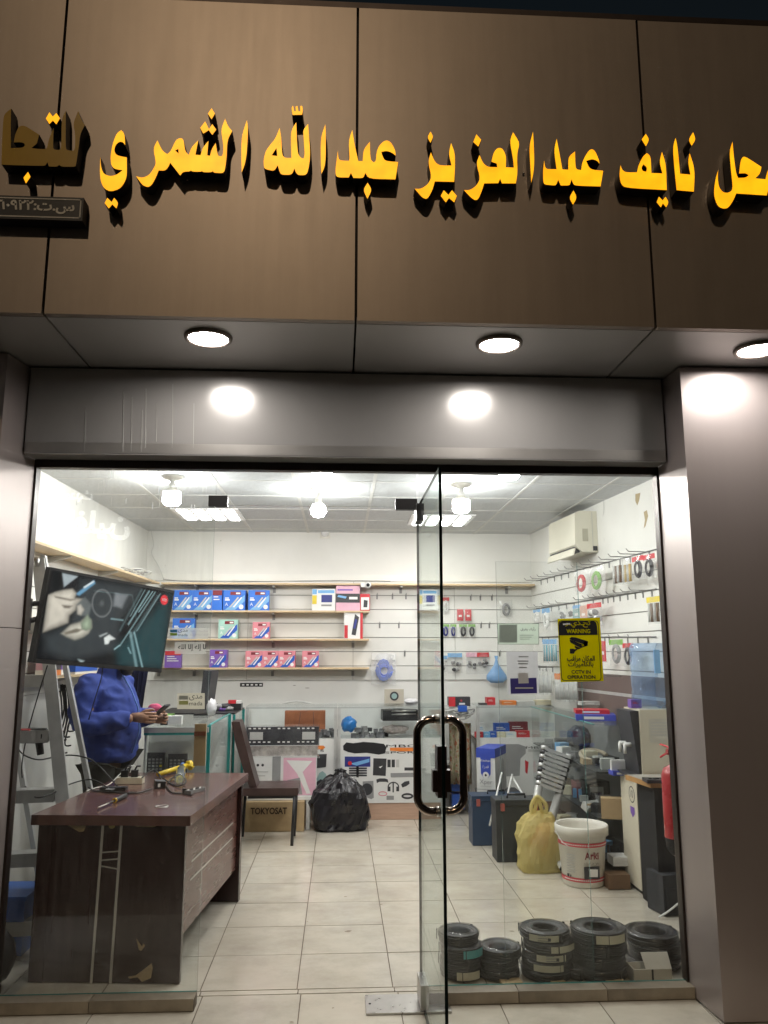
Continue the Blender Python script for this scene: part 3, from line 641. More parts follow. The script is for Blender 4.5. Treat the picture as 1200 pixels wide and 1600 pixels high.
# things on the desk
t = thing('power_strip', 'off-white power strip with black plugs on the desk', 'power strip', dp(203, 1226))
c = dp(203, 1224); R_ = rad(-2)
MB().obox(c+Vector((0,0,.019)), (.165,.06,.036), (0,0,R_)).bevel(.004,2).build('block', mat('ivory_plastic', (.70,.66,.52), .4), t)
for dx in (-.035, .025):
    pl = MB().obox(c+Vector((dx,.005,.058)), (.042,.036,.040), (0,0,.1)).bevel(.008,2).build('plug', BLACK, t)
    MB().tube([c+Vector((dx,.005,.078)), c+Vector((dx+.01,.01,.10)), c+Vector((dx+.03,.02,.10))], .006, 8).build('cord_relief', BLACK, pl)
t = thing('power_adapter', 'black square power adapter lying on the desk', 'adapter', dp(249, 1232))
MB().obox(dp(249,1231)+Vector((0,0,.022)), (.06,.05,.042), (.1,.1,.4)).bevel(.008,2).build('brick_body', BLACK, t)
MB().obox(dp(250,1232)+Vector((.0,-.028,.022)), (.014,.003,.02), (0,0,.4)).build('rating_label', PAPER, t)
t = thing('screwdriver', 'yellow and black screwdriver pointing left on the desk', 'screwdriver', dp(175, 1253))
a, b = dp(153,1262,.011), dp(197,1243,.012); d = (b-a)
MB().tube([a, a+d*.62], .0038, 8).build('shaft', STEEL, t)
MB().tube([a+d*.56, a+d*.62, a+d*.72, a+d*.88, a+d*.99, b], [.006,.012,.010,.014,.013,.005], 12).build('handle', BLACK, t)
MB().tube([a+d*.565, a+d*.60], .0125, 12).build('handle_band', mat('tool_yellow', (.65,.42,.03), .4), t)
t = thing('yellow_lamp', 'yellow handheld tube lamp lying on the desk', 'work lamp', dp(272, 1205))
YEL = mat('bright_yellow_plastic', (.72,.50,.02), .35)
a, b = dp(247,1210,.02), dp(293,1196,.028)
MB().tube([a, a+(b-a)*.5, b], [.014,.016,.018], 12).build('tube_body', YEL, t)
MB().tube([b+Vector((-.01,.0,.012)), b+Vector((.018,.0,.014)), b+Vector((.03,-.015,0)), b+Vector((.028,-.05,-.012))], [.018,.022,.022,.016], 12).build('hook_head', YEL, t)
t = thing('water_bottle', 'small crumpled clear water bottle lying on the desk', 'bottle', dp(282, 1214))
BOT = glassmat('pet_plastic', (.80,.87,.97), .10, 2.0, (.6,.7,.85), .06)
a, b = dp(285,1196,.03), dp(280,1218,.03)
MB().tube([a+(b-a)*k for k in (0,.12,.2,.4,.5,.62,.75,.9,1.)], [.012,.013,.024,.031,.026,.031,.027,.031,.026], 14).build('bottle_body', BOT, t)
MB().tube([a-(b-a)*.1, a+(b-a)*.05], .0145, 12).build('cap', mat('blue_cap', (.05,.15,.5), .4), t)
t = thing('remote_control', 'grey remote control with rows of keys on the desk by the pane edge', 'remote control', dp(305, 1234))
c = dp(305,1235,.009); MB().obox(c, (.045,.15,.018), (0,0,-.42)).bevel(.004,2).build('case', mat('grey_plastic', (.20,.20,.20), .5), t)
Rm = Matrix.Rotation(-.42, 3, 'Z')
for i in range(3):
    for j in range(6): MB().obox(c+Rm@Vector(((i-1)*.012, (j-2.5)*.02, .0105)), (.008,.012,.003), (0,0,-.42)).build('key', BLACKM if (i+j) % 3 else PAPER, t)
t = thing('charger_block', 'flat black charger box lying beside the screwdriver', 'charger', dp(178, 1232))
MB().obox(dp(178,1232,.010), (.15,.055,.020), (0,0,-.05)).bevel(.004,2).build('box', BLACK, t)
MB().obox(dp(172,1233,.0215), (.05,.03,.002), (0,0,-.05)).build('label_plate', mat('grey_plastic', (.2,.2,.2), .5), t)
tag(MB().obox(dp(288,1235,.012), (.022,.02,.024), (0,0,.2)).bevel(.003,1).build('usb_plug', BLACK), 'tiny black connector cube beside the grey remote on the desk', 'connector')
CABM = mat('black_cable', (.012,.012,.012), .5)
def desk_cable(nm, pts, label, r=.0042, m=None):
    tag(cable([dp(x, y, h) for x, y, h in pts], r, nm, m or CABM), label, 'cable')
desk_cable('charger_cable', [(183,1228,.03),(160,1202,.10),(140,1186,.17),(112,1180,.19),(85,1183,.17),(60,1187,.17),(38,1180,.20),(27,1168,.25)], 'black cable arching from the charger left past the ladder')
desk_cable('loop_cable', [(210,1238,.004),(180,1238,.004),(160,1225,.03),(140,1218,.05),(110,1225,.03),(85,1238,.01),(62,1246,.0),(50,1242,-.02),(38,1225,-.02),(34,1200,.1),(42,1150,.3),(60,1085,.55),(74,1040,.72)], 'long black cable looping from the desk up to the television')
desk_cable('adapter_cable', [(238,1232,.012),(215,1239,.004),(185,1238,.004),(150,1236,.004),(138,1230,.01)], 'thin black cable trailing left from the square adapter')
desk_cable('lamp_cable', [(248,1210,.02),(258,1226,.006),(268,1238,.004),(285,1240,.004),(300,1243,.004)], 'black lead running from the yellow lamp toward the remote')
desk_cable('curled_cable', [(222,1215,.05),(240,1203,.05),(255,1216,.01),(275,1228,.004),(290,1222,.02),(284,1210,.03),(270,1215,.01),(262,1224,.004)], 'black cable curling around the crumpled bottle')
desk_cable('white_cable', [(135,1236,.004),(150,1231,.004),(170,1226,.01),(185,1212,.05),(200,1199,.09),(210,1197,.09),(213,1208,.06)], 'white cord feeding the power strip', .0035, mat('white_cable', (.7,.7,.66), .5))

# ---------------------------------------------------------------- television on its arm
tv_c = Vector((-1.254, .450, 1.733)); TW, TH = .84, .4815
Rtv = Matrix.Rotation(.939,3,'Z') @ Matrix.Rotation(.081,3,'X') @ Matrix.Rotation(.079,3,'Y')
tv = thing('television', 'flat black television tilted on a wall arm behind the left glass, picture on', 'television', tv_c-Vector((0,0,.26)))
def tvp(x, y, z): return tv_c + Rtv @ Vector((x, y, z))
MB().obox(tvp(0,.022,0), (TW,.040,TH), Rtv).bevel(.006,2).build('casing', BLACK, tv)
MB().obox(tvp(0,.055,-.03), (TW*.6,.04,TH*.6), Rtv).bevel(.01,2).build('rear_housing', BLACKM, tv)
FT = Frame(tvp(0,0,0), Rtv@Vector((1,0,0)), Rtv@Vector((0,0,1)))
def scr(nm, col, s): return emis(nm, [c*.8 for c in col], s, base=(.008,.008,.008))
SX, SY = TW/2-.012, TH/2-.014
scn = FT.rect('screen', emis('screen_dark', (.010,.012,.014), 1., base=(.008,.008,.008)), tv, -SX, -SY+.008, SX, SY, .001, .001)
def tz(pts): return [tuple(max(-L_, min(L_, c)) for c, L_ in zip(FT.pxpt(x/3, 830+y/3), (SX-.001, SY-.003))) for x, y in pts]
def pdist(x, y, poly):
    ins = False; d = 1e9; n = len(poly)
    for i in range(n):
        x0, y0 = poly[i-1]; x1, y1 = poly[i]
        if (y0 > y) != (y1 > y) and x < (x1-x0)*(y-y0)/(y1-y0)+x0: ins = not ins
        dx, dy = x1-x0, y1-y0; t = max(0, min(1, ((x-x0)*dx+(y-y0)*dy)/(dx*dx+dy*dy+1e-9))); d = min(d, math.hypot(x-x0-t*dx, y-y0-t*dy))
    return -d if ins else d
SHAPES = [  # colour, softness, shade direction, outline (seen on the screen)
 ((.030,.036,.040), 30, 0, [(380,230),(660,270),(560,420),(540,560),(330,600),(215,560),(210,490),(330,440)]),
 ((.012,.040,.046), 34, 0, [(640,470),(790,300),(770,640),(560,630),(545,545)]),
 ((.30,.34,.36), 5, 0, [(292,196),(365,212),(300,262)]),
 ((.10,.11,.11), 8, 0, [(355,330),(400,310),(430,345),(415,400),(375,395)]),
 ((.16,.17,.18), 10, 0, [(540,290),(600,300),(570,360),(530,350)]),
 ((.11,.25,.38), 6, 0, [(355,295),(440,230),(446,245),(372,302)]), ((.55,.60,.62), 3, 0, [(390,262),(438,232),(442,238),(396,268)]),
 ((.44,.40,.34), 8, 1, [(225,300),(260,285),(300,275),(340,270),(358,290),(352,312),(385,318),(360,345),(355,370),(325,395),(320,430),(270,450),(200,475),(212,390)]),
 ((.12,.10,.08), 7, 0, [(255,303),(330,318),(352,320),(330,327),(260,312)]), ((.12,.10,.08), 7, 0, [(290,345),(340,350),(325,362),(300,360)]),
 ((.50,.46,.40), 6, 1, [(360,350),(378,342),(396,368),(380,395),(362,390)]),
 ((.48,.45,.38), 8, 1, [(285,480),(330,438),(375,425),(405,400),(428,415),(432,450),(415,480),(390,498),(350,512),(310,495)]),
 ((.30,.36,.26), 6, 1, [(378,430),(395,410),(410,390),(428,420),(430,455),(405,468),(382,460)]), ((.15,.13,.10), 6, 0, [(300,474),(360,455),(385,462),(366,474),(306,486)]),
 ((.60,.62,.60), 5, 0, [(488,500),(512,485),(540,505),(515,512),(508,528),(492,530)]), ((.30,.32,.32), 5, 0, [(465,490),(500,475),(505,480),(470,496)]), ((.30,.36,.36), 6, 0, [(365,600),(395,608),(380,616)]),
 ((.62,.03,.04), 3, 0, [(770+17*math.cos(k*.5), 322+23*math.sin(k*.5)) for k in range(13)])]
LINES = [(700,280,600,440,6,.30),(728,285,560,540,5,.24),(680,275,610,400,3,.26),(752,292,640,470,4,.22),(716,282,650,380,3,.42),(610,470,640,640,10,.22),(628,470,668,640,6,.32),(560,535,535,555,5,.4),(520,410,580,418,5,.30),(600,545,614,575,5,.3),(665,272,560,470,8,.07),(742,300,610,500,10,.06),(440,280,620,300,3,.09),(620,300,640,420,3,.07)]
def picture(x, y):
    nz = noise.noise(Vector((x*.02, y*.02, 1.3))); c = [.005+.004*nz, .006+.004*nz, .008+.005*nz]
    for col_, soft, sh, poly in SHAPES:
        d = pdist(x, y, poly)
        if d < soft:
            a = max(0, min(1, .5-d/(soft*2)*1.)); a = a*a*(3-2*a); k = 1+.14*noise.noise(Vector((x*.03, y*.03, 5)))
            if sh: k *= max(.35, min(1.25, .55+.022*min(-d, 26)-.0012*(y-380)))
            c = [p*(1-a)+q*k*a for p, q in zip(c, col_)]
    r = math.hypot((x-478)/45, (y-338)/63)
    if abs(r-1) < .12: a = 1-abs(r-1)/.12; c = [p+.10*a for p in c]
    if r < .35: c = [p+.06*(.35-r)/.35 for p in c]
    for x0, y0, x1, y1, w, b in LINES:
        dx, dy = x1-x0, y1-y0; t = ((x-x0)*dx+(y-y0)*dy)/(dx*dx+dy*dy)
        if 0 <= t <= 1:
            d = abs((x-x0)*dy-(y-y0)*dx)/math.hypot(dx, dy)
            if d < w: a = (1-d/w)*b; c = [c[0]+a*.62, c[1]+a*.95, c[2]+a]
    return c
NX, NY = 150, 88; vs_, fs2, cs_ = [], [], []
TLp, TRp, BRp, BLp = [Vector(FT.pxpt(*q)) for q in ((80,887),(273,922),(253,1052),(50,1035))]
TL3, TR3, BR3, BL3 = [(240,171),(819,276),(759,666),(150,615)]
orig = FT.at(0,0,.002)
for jy in range(NY+1):
    for ix in range(NX+1):
        a, b = -SX+2*SX*ix/NX, -SY+.008+(2*SY-.008)*jy/NY; p3 = FT.at(a, b, .002); vs_.append(p3-orig)
        v_ = p3-ORG; zc = v_.dot(FW); qx, qy = CX+F*v_.dot(RT)/zc, CY-F*v_.dot(UP)/zc          # where this spot of the screen shows up
        cs_.append(picture(qx*3, (qy-830)*3))
for jy in range(NY):
    for ix in range(NX): k = jy*(NX+1)+ix; fs2.append((k, k+1, k+NX+2, k+NX+1))
me = bpy.data.meshes.new('screen_picture'); me.from_pydata(vs_, [], fs2); ca = me.color_attributes.new('picture', 'FLOAT_COLOR', 'POINT')
ca.data.foreach_set('color', [q for c in cs_ for q in (*c, 1.)])
pm = emis('screen_picture_glow', (1,1,1), 1.15, base=(.008,.008,.008)); an_ = pm.node_tree.nodes.new('ShaderNodeVertexColor'); an_.layer_name = 'picture'
pm.node_tree.links.new(an_.outputs[0], pm.node_tree.nodes['Principled BSDF'].inputs['Emission Color']); me.materials.append(pm)
link('screen_picture', me, orig, scn)
a, b = FT.pxpt(770/3, 830+322/3)
FT.text('screen_badge_text', 'RED', scr('screen_white', (.62,.65,.66), 1.), scn, a, b, .014, .0038)
FT.rect('bottom_bezel', BLACK, tv, -SX, -TH/2+.002, SX, -SY+.006, .002, .004)
for y in (945, 974):
    a = P(44, y, Y=.10); a.x = -1.60
    MB().tube([a, tvp(-TW/2+.06, .06, (a.z-tv_c.z)*.8)], .016, 4).build('arm_bar', BLACK, tv)
MB().box(-1.62, -1.555, .07, .13, P(44,985,Y=.1).z, P(44,935,Y=.1).z).build('wall_plate', BLACK, tv)
tag(cable([tvp(.02,.02,-TH/2), tvp(.03,.03,-.30), Vector((tvp(.03,.05,-.4))), tvp(.02,.06,-.52)], .003, 'television_lead', CABM), 'thin black lead hanging from the television underside', 'cable')

# ---------------------------------------------------------------- ladder at the left
lad = thing('step_ladder', 'aluminium step ladder standing behind the television at the left wall', 'ladder', (-1.98, .9, 0))
T = P(60, 872, Y=1.28); Q = P(97, 1240, Y=.86); Bt = T + (Q-T)*(T.z/(T.z-Q.z))
ux = Vector((-.42, -.05, 0))
def rail(A, B, w, d, nm, par=None):
    dd = (B-A).normalized(); sx = Vector((1,.1,0)).normalized(); sy = dd.cross(sx).normalized()
    q = [A+sx*i*w/2+sy*j*d/2 for i, j in ((-1,-1),(1,-1),(1,1),(-1,1))]; r = [v+(B-A) for v in q]
    return MB().hexa(q, r).bevel(.004,1).build(nm, ALU, par)
rail(Bt, T, .075, .03, 'side_rail', lad); rail(Bt+ux, T+ux*.8, .075, .03, 'side_rail', lad)
bk = Vector((0, .75, 0)); rail(Bt+bk+Vector((-.02,0,0)), T+Vector((.02,.03,.02)), .03, .05, 'rear_leg', lad); rail(Bt+bk+ux, T+ux*.8+Vector((0,.03,.02)), .03, .05, 'rear_leg', lad)
for k in range(6):
    z = .17+k*.318; f = (z-Bt.z)/(T.z-Bt.z); A = Bt+(T-Bt)*f; w = ux*(1-.2*f)
    MB().hexa([A+Vector((-.03,-.03,-.07)), A+w+Vector((.03,-.03,-.07)), A+w+Vector((.03,.075,-.045)), A+Vector((-.03,.075,-.045))],
              [A+Vector((-.03,-.03,0)), A+w+Vector((.03,-.03,0)), A+w+Vector((.03,.075,0)), A+Vector((-.03,.075,0))]).bevel(.004,1).build('tread', ALU, lad)
MB().lathe(T+Vector((0,-.03,-.03)), [(0,-.02),(.03,-.02),(.03,.02),(0,.02)], 14, (1,0,0)).build('hinge_plate', STEEL, lad)
t = thing('power_drill', 'black and red drill lying on a ladder tread', 'power tool', P(52,1160,Y=.95))
c = P(52,1152,Y=.98); MB().tube([c+Vector((-.10,0,.0)), c+Vector((-.03,0,.01)), c+Vector((.07,-.01,.01)), c+Vector((.10,-.01,0))], [.035,.045,.045,.02], 12).build('motor_body', BLACKM, t)
MB().tube([c+Vector((.03,0,0)), c+Vector((.05,0,-.10))], [.024,.02], 10).build('grip', BLACK, t)
MB().obox(c+Vector((-.05,-.02,.035)), (.08,.06,.03)).bevel(.006,1).build('battery', mat('tool_red', (.45,.03,.04), .5), t)
c = P(17, 1422, Y=.62)
t = thing('blue_bin', 'blue plastic bin low at the left edge beside the desk', 'bin', (c.x-.1, c.y, 0))
MB().box(c.x-.24, c.x+.07, c.y, c.y+.28, .002, P(17,1402,Y=.62).z).bevel(.02,2).build('tub', mat('blue_tub', (.02,.13,.50), .45), t)
MB().box(c.x-.25, c.x+.08, c.y-.01, c.y+.29, P(17,1402,Y=.62).z-.02, P(17,1402,Y=.62).z+.004).bevel(.008,2).build('rim', mat('blue_tub', (.02,.13,.50), .45), t)
c = P(14, 1540, Z=.0)
tag(MB().ball((c.x-.11, .22, .14), .14, 3, (1,.8,1), .05).build('black_sack', BLACK), 'small black plastic sack on the floor at the left glass corner', 'sack')
# ---------------------------------------------------------------- printed-matter helpers
WHT = mat('white_lacquer', (.72,.72,.70), .35, 0, .04)
def col(name, c, r=.45): return mat(name, c, r, 0, .06, 12)
RED = col('print_red', (.55,.03,.04)); DKRED = col('print_dark_red', (.20,.02,.03)); BLUE = col('print_blue', (.02,.10,.48)); LBLUE = col('print_light_blue', (.18,.42,.72))
NAVY = col('print_navy', (.03,.04,.22)); PURP = col('print_purple', (.20,.10,.42)); PINK = col('print_pink', (.68,.24,.28)); ROSE = col('print_rose', (.72,.42,.52)); MINT = col('print_mint', (.36,.60,.52))
GREEN = col('print_green', (.20,.42,.08)); ORANGE = col('print_orange', (.75,.22,.04)); YELL = col('print_yellow', (.70,.55,.04)); LGREY = col('print_light_grey', (.52,.52,.50)); GREYP = col('print_grey', (.28,.28,.28)); CHAR = col('print_charcoal', (.04,.04,.045)); CREAM = col('cream_plastic', (.70,.64,.46))
FILM = plasticfilm('clear_film', (.96,.965,.965), 1.2, .06, (.85,.85,.85))
def pbox(x0, y0, x1, y1, Y, dep, m, label, cat='box', name='product_box', deco=None, group=None, zbase=None):
    a, b = P(x0, y0, Y=Y), P(x1, y1, Y=Y); w, h = b.x-a.x, a.z-b.z
    z0 = b.z if zbase is None else zbase
    t = thing(name, label, cat, ((a.x+b.x)/2, Y+dep/2, z0), group)
    MB().box(a.x, b.x, Y, Y+dep, z0, a.z).bevel(.003, 1).build('carton', m, t)
    fr = Frame(((a.x+b.x)/2, Y, (a.z+z0)/2), (1,0,0), (0,0,1))
    if deco: deco(fr, w, a.z-z0, t)
    return t
def deco_tool(tint):
    def f(fr, w, h, t):
        fr.rect('name_strip', DKRED, t, -.18*w, .26*h, .30*w, .42*h); fr.rect('name_mark', PAPER, t, .08*w, .30*h, .27*w, .38*h, .0028)
        fr.poly('pictured_swoosh', tint, t, [(-.42*w,-.48*h),(.48*w,.26*h),(.48*w,-.05*h),(.05*w,-.48*h)], .0022)
        for k in range(2): fr.poly('pictured_tool', PAPER if k else LGREY, t, [(-.22*w+k*.16*w,-.34*h),(.16*w+k*.16*w,.16*h),(.22*w+k*.14*w,.12*h),(-.16*w+k*.18*w,-.36*h)], .0034)
        fr.disc('round_mark', PAPER, t, .33*w, -.33*h, .11*w, .0032, 14, .11*w)
        fr.rect('caption', PAPER, t, -.42*w, -.02*h, -.20*w, .05*h); fr.rect('caption', PAPER, t, -.42*w, .08*h, -.24*w, .13*h); fr.text('grade_letter', 'A', PAPER, t, -.34*w, -.20*h, .15*h)
    return f
def deco_lines(c, n=4, top=None):
    def f(fr, w, h, t):
        if top: fr.rect('header_band', top, t, -.5*w+.002, .24*h, .5*w-.002, .49*h)
        for k in range(n): fr.rect('print_line', c, t, -.36*w, .14*h-k*.13*h, (.1+.26*((k*7)%3)/2)*w, .19*h-k*.13*h)
    return f
# ---------------------------------------------------------------- back showcases
SY_ = 3.95
zt, zm, zb = P(560,1104,Y=SY_).z, P(560,1154,Y=SY_).z, P(600,1255,Y=SY_).z
BASEW = mat('pinkish_wood_base', (.50,.33,.24), .5, 0, .12, 5, stretch=(1,1,10))
FC = Frame((0, SY_, 0), (1,0,0), (0,0,1))
def showcase(name, label, x0, x1, yb=4.40):
    t = thing(name, label, 'showcase', ((x0+x1)/2, (SY_+yb)/2, 0), 'glass showcases along the back wall')
    MB().box(x0+.01, x1-.01, SY_+.012, yb, .002, zb).build('plinth', BASEW, t)
    p = MB().box(x0+.01, x1-.01, SY_+.004, SY_+.02, zb+.001, zm).build('front_panel', WHT, t)
    MB().box(x0+.01, x1-.01, yb-.012, yb, zb, zt).build('back_board', WHT, t)
    MB().box(x0+.012, x1-.012, SY_+.022, yb-.014, zm-.018, zm-.004).build('shelf', LGREY, t)
    for x in (x0, x1-.03): MB().box(x, x+.03, SY_-.004, SY_+.026, .003, zt-.012).build('post', ALU, t)
    MB().box(x0, x1, SY_-.006, SY_+.01, zt-.016, zt-.002).build('top_trim', mat('grey_edge', (.42,.44,.43), .3), t)
    MB().box(x0+.03, x1-.03, SY_+.0, SY_+.004, zm+.002, zt-.017).build('front_glass', CASEG, t)
    MB().box(x0, x1, SY_-.01, yb, zt-.001, zt+.006).build('top_glass', CASEG, t)
    return t, p
sx = [P(px, 1150, Y=SY_).x for px in (383, 527, 692, 745, 842)]
s1, p1_ = showcase('glass_showcase', 'white showcase behind the chair and cartons at the back wall', sx[0], sx[1]-.002)
s2, p2_ = showcase('glass_showcase', 'white showcase with product pictures behind the black sack', sx[1]+.002, sx[2])
s3, p3_ = showcase('glass_showcase', 'white showcase in the back right corner behind the blue-white carton', sx[3], sx[4]+.25)
def zz(pts, k=3.75, ox=360, oy=1060): return [FC.pxpt(ox+x/k, oy+y/k) for x, y in pts]
def prn(nm, m, par, x0, y0, x1, y1, **kw):
    pts = zz([(x0,y1),(x1,y1),(x1,y0),(x0,y0)], **kw); FCp.poly(nm, m, par, pts, kw.get('lift', .0012) if False else .0012)
FCp = Frame((0, SY_+.004, 0), (1,0,0), (0,0,1))
sm = [(660,395),(680,375),(720,380),(780,372),(840,376),(900,384),(915,405),(905,440),(870,447),(800,436),(730,440),(690,432),(662,420)]
FCp.poly('black_smear', INK, p2_, zz(sm))
FCp.text('brand_text', 'MBC', INK, p2_, *zz([(1003,396)])[0], .026, width=.30)
FCp.poly('orange_mark', ORANGE, p2_, zz([(935,406),(1080,406),(1080,426),(1000,428),(935,424)]))
FCp.text('brand_text', 'SPORT', INK, p2_, *zz([(1012,434)])[0], .020, width=.36)
prn('pictured_tv', NAVY, p2_, 670,458,820,518); 
FCp.poly('pictured_glow', LBLUE, p2_, zz([(700,500),(815,470),(815,490),(740,512)]), .002); FCp.disc('pictured_ring', RED, p2_, *zz([(700,497)])[0], .02, .0022)
for k in range(4): prn('pictured_rack', CHAR, p2_, 695,522+k*14,800,532+k*14)
prn('pictured_post', CHAR, p2_, 738,515,752,580)
FCp.poly('pictured_speaker', CHAR, p2_, zz([(838,468),(915,470),(910,572),(835,568)])); FCp.poly('pictured_logo', PAPER, p2_, zz([(868,520),(892,512),(880,526)]), .002)
for x in (920, 945): prn('pictured_phone', CHAR, p2_, x,476,x+19,521)
prn('pictured_phone', LGREY, p2_, 971,476,989,521)
FCp.poly('pictured_gamepad', CHAR, p2_, zz([(855,592),(875,586),(905,586),(922,592),(926,612),(912,606),(872,606),(858,614)]))
def ringp(x, y, rx, ry, w, m, par, nm='pictured_headphones', a0=0, a1=2*math.pi, n=22):
    o = [(x+rx*math.cos(a0+(a1-a0)*k/n), y+ry*math.sin(a0+(a1-a0)*k/n)) for k in range(n+1)]; i_ = [(x+(rx-w)*math.cos(a0+(a1-a0)*k/n), y+(ry-w)*math.sin(a0+(a1-a0)*k/n)) for k in range(n+1)][::-1]
    FCp.poly(nm, m, par, zz(o+i_))
ringp(955,636,34,30,7,CHAR,p2_, a0=.9*math.pi, a1=2.1*math.pi); prn('pictured_earcup', CHAR, p2_, 921,634,938,662); prn('pictured_earcup', CHAR, p2_, 972,634,989,662); prn('pictured_stand', CHAR, p2_, 950,612,958,668)
FCp.poly('pictured_goggles', CHAR, p2_, zz([(1000,622),(1020,605),(1048,600),(1050,618),(1030,632),(1008,640)]))
FCp.poly('pictured_receiver', GREYP, p2_, zz([(938,555),(1080,553),(1080,578),(940,580)])); prn('pictured_receiver', CHAR, p2_, 1020,522,1080,540)
FCp.poly('pictured_speaker', GREYP, p2_, zz([(775,604),(838,600),(840,700),(825,708),(778,690)])); FCp.disc('pictured_cone', CHAR, p2_, *zz([(800,650)])[0], .055, .002)
ringp(1037,690,35,18,12,CHAR,p2_,'pictured_tyre'); prn('pictured_kit', GREYP, p2_, 915,688,958,712); ringp(893,676,26,14,5,PINK,p2_,'pictured_cable')
# bay behind the chair
FCp.poly('orange_mark', ORANGE, p1_, zz([(480,400),(500,393),(545,394),(557,404),(540,417),(490,415)])); FCp.text('brand_text', 'TS', INK, p1_, *zz([(518,424)])[0], .02, width=.10)
FCp.poly('pictured_box', CHAR, p1_, zz([(474,445),(565,443),(560,520),(500,527)])); FCp.poly('pictured_globe', mat('print_teal', (.30,.44,.42), .5), p1_, zz([(505,590),(520,555),(540,543),(560,560),(567,600),(555,625),(520,625)])); FCp.poly('pictured_lens', CHAR, p1_, zz([(500,610),(530,590),(550,605),(540,632),(512,635)]), .002)
FCp.text('brand_text', 'eXX', PAPER, p1_, *zz([(512,462)])[0], .016, .0022)
# right corner bay picture
k4 = dict(k=3.75, ox=640, oy=1060)
def z4(pts): return [FCp.pxpt(640+x/3.75, 1060+y/3.75) for x, y in pts]
FCp.poly('pictured_camera', GREYP, p3_, z4([(440,395),(480,385),(640,385),(680,400),(680,440),(650,470),(645,570),(560,575),(560,450),(450,410)]))
FCp.text('brand_text', 'MBC', INK, p3_, *z4([(740,405)])[0], .022, width=.20); FCp.poly('pictured_list', LGREY, p3_, z4([(695,415),(800,418),(800,432),(695,430)])); FCp.poly('pictured_tag', RED, p3_, z4([(676,478),(697,490),(690,560),(678,550)]))

# ---------------------------------------------------------------- things in and on the back showcases
zs = zm-.003
def blob(c, r, sc, m, nm, label, cat, j=.12, sub=3, grp=None): return tag(MB().ball(c, r, sub, sc, j).build(nm, m), label, cat, grp)
# satellite dish, leaning behind
c = P(462, 1165, Y=4.44)
t = thing('satellite_dish', 'pale grey satellite dish leaning against the back wall behind the showcase', 'satellite dish', (c.x, 4.44, c.z-.4))
MB().lathe((c.x, 4.435, c.z), [(0,-.022),(.2,-.018),(.38,-.006),(.43,.0),(.445,.006),(.43,.012),(.38,.002),(.2,-.010),(0,-.014)], 40, (0,-1,0)).build('reflector', mat('dish_grey', (.62,.62,.58), .5), t)
MB().lathe((c.x, 4.435, c.z), [(.432,.0),(.45,.004),(.45,.012),(.432,.012),(.432,0)], 40, (0,-1,0)).build('rim', LGREY, t)
# brown padded seat
a, b = P(446, 1110, Y=4.2), P(508, 1152, Y=4.2)
t = thing('seat_cushion', 'brown leather stool seat stored in the showcase', 'cushion', ((a.x+b.x)/2, 4.2, zs))
MB().box(a.x, b.x, 4.13, 4.24, zs, zs+.02).build('seat_board', BLACK, t)
MB().box(a.x, b.x, 4.12, 4.24, zs+.02, a.z).bevel(.045, 4).build('padding', mat('brown_leather', (.34,.12,.055), .38, 0, .2, 12, .2), t)
for x0, y0, x1, y1 in ((470,1112,466,1150),(490,1112,492,1150)): MB().tube([P(x0,y0,Y=4.118), P((x0+x1)/2-1,(y0+y1)/2,Y=4.117), P(x1,y1,Y=4.118)], .004, 5).build('seam', mat('dark_seam', (.15,.05,.03), .5), t)
# black bracket frame wrapped in film, on cartons
pl = thing('carton_trestle', 'low white wooden stand under the cartons behind the chair', 'stand', (P(430,1255,Y=3.5).x, 3.7, 0))
ax, bx = P(386, 1243, Y=3.56).x, P(486, 1243, Y=3.56).x; zl = P(430, 1245, Y=3.56).z; zl0 = zl-.03
MB().box(ax, bx, 3.56, 3.9, zl0, zl).build('board', WHT, pl)
for x in (ax+.01, bx-.04):
    for y in (3.57, 3.86): MB().box(x, x+.03, y, y+.03, .002, zl0-.001).build('leg', WHT, pl)
def deco_tvcarton(fr, w, h, t):
    fr.poly('printed_screen', ROSE, t, [(.02*w,-.48*h),(.49*w,-.48*h),(.49*w,.46*h),(.02*w,.46*h)]); fr.poly('printed_streak', PAPER, t, [(.06*w,.40*h),(.44*w,.38*h),(.30*w,.1*h),(.42*w,-.44*h),(.36*w,-.44*h),(.22*w,.06*h)], .0024)
    fr.poly('printed_figure', GREYP, t, [(.06*w,-.46*h),(.30*w,-.46*h),(.26*w,-.04*h),(.08*w,-.1*h)], .0026); fr.rect('printed_strip', GREYP, t, -.14*w, -.5*h, -.02*w, .5*h, .0028)
    fr.rect('printed_line', LGREY, t, -.44*w, .1*h, -.2*w, .13*h); fr.rect('printed_line', LGREY, t, -.44*w, 0, -.24*w, .03*h)
    for k in range(3): fr.disc('printed_icon', CHAR, t, -.42*w+k*.07*w, .28*h, .012)
pbox(387,1182,494,1243,3.58,.12,WHT,'white television carton with purple picture standing behind the chair','carton','television_carton',deco_tvcarton,zbase=zl+.001)
zq = P(440,1182,Y=3.58).z
t = thing('bracket_frame', 'black slotted bracket frame wrapped in clear film on top of the television carton', 'bracket', (P(440,1170,Y=3.6).x, 3.63, zq))
a, b = P(385,1136,Y=3.59), P(498,1164,Y=3.59); zmid = b.z
fm = Frame(((a.x+b.x)/2, 3.59, (a.z+b.z)/2), (1,0,0), (0,0,1)); w, h = b.x-a.x, a.z-b.z
MB().box(a.x, b.x, 3.592, 3.62, zmid, a.z).build('plate', mat('charcoal_steel', (.03,.032,.04), .4, .4), t)
for k in range(14):
    for zz_ in (.38, -.36):
        if k in (5, 9): continue
        fm.rect('slot', PAPER, t, -.47*w+k*.067*w, zz_*h, -.435*w+k*.067*w, (zz_+.07)*h)
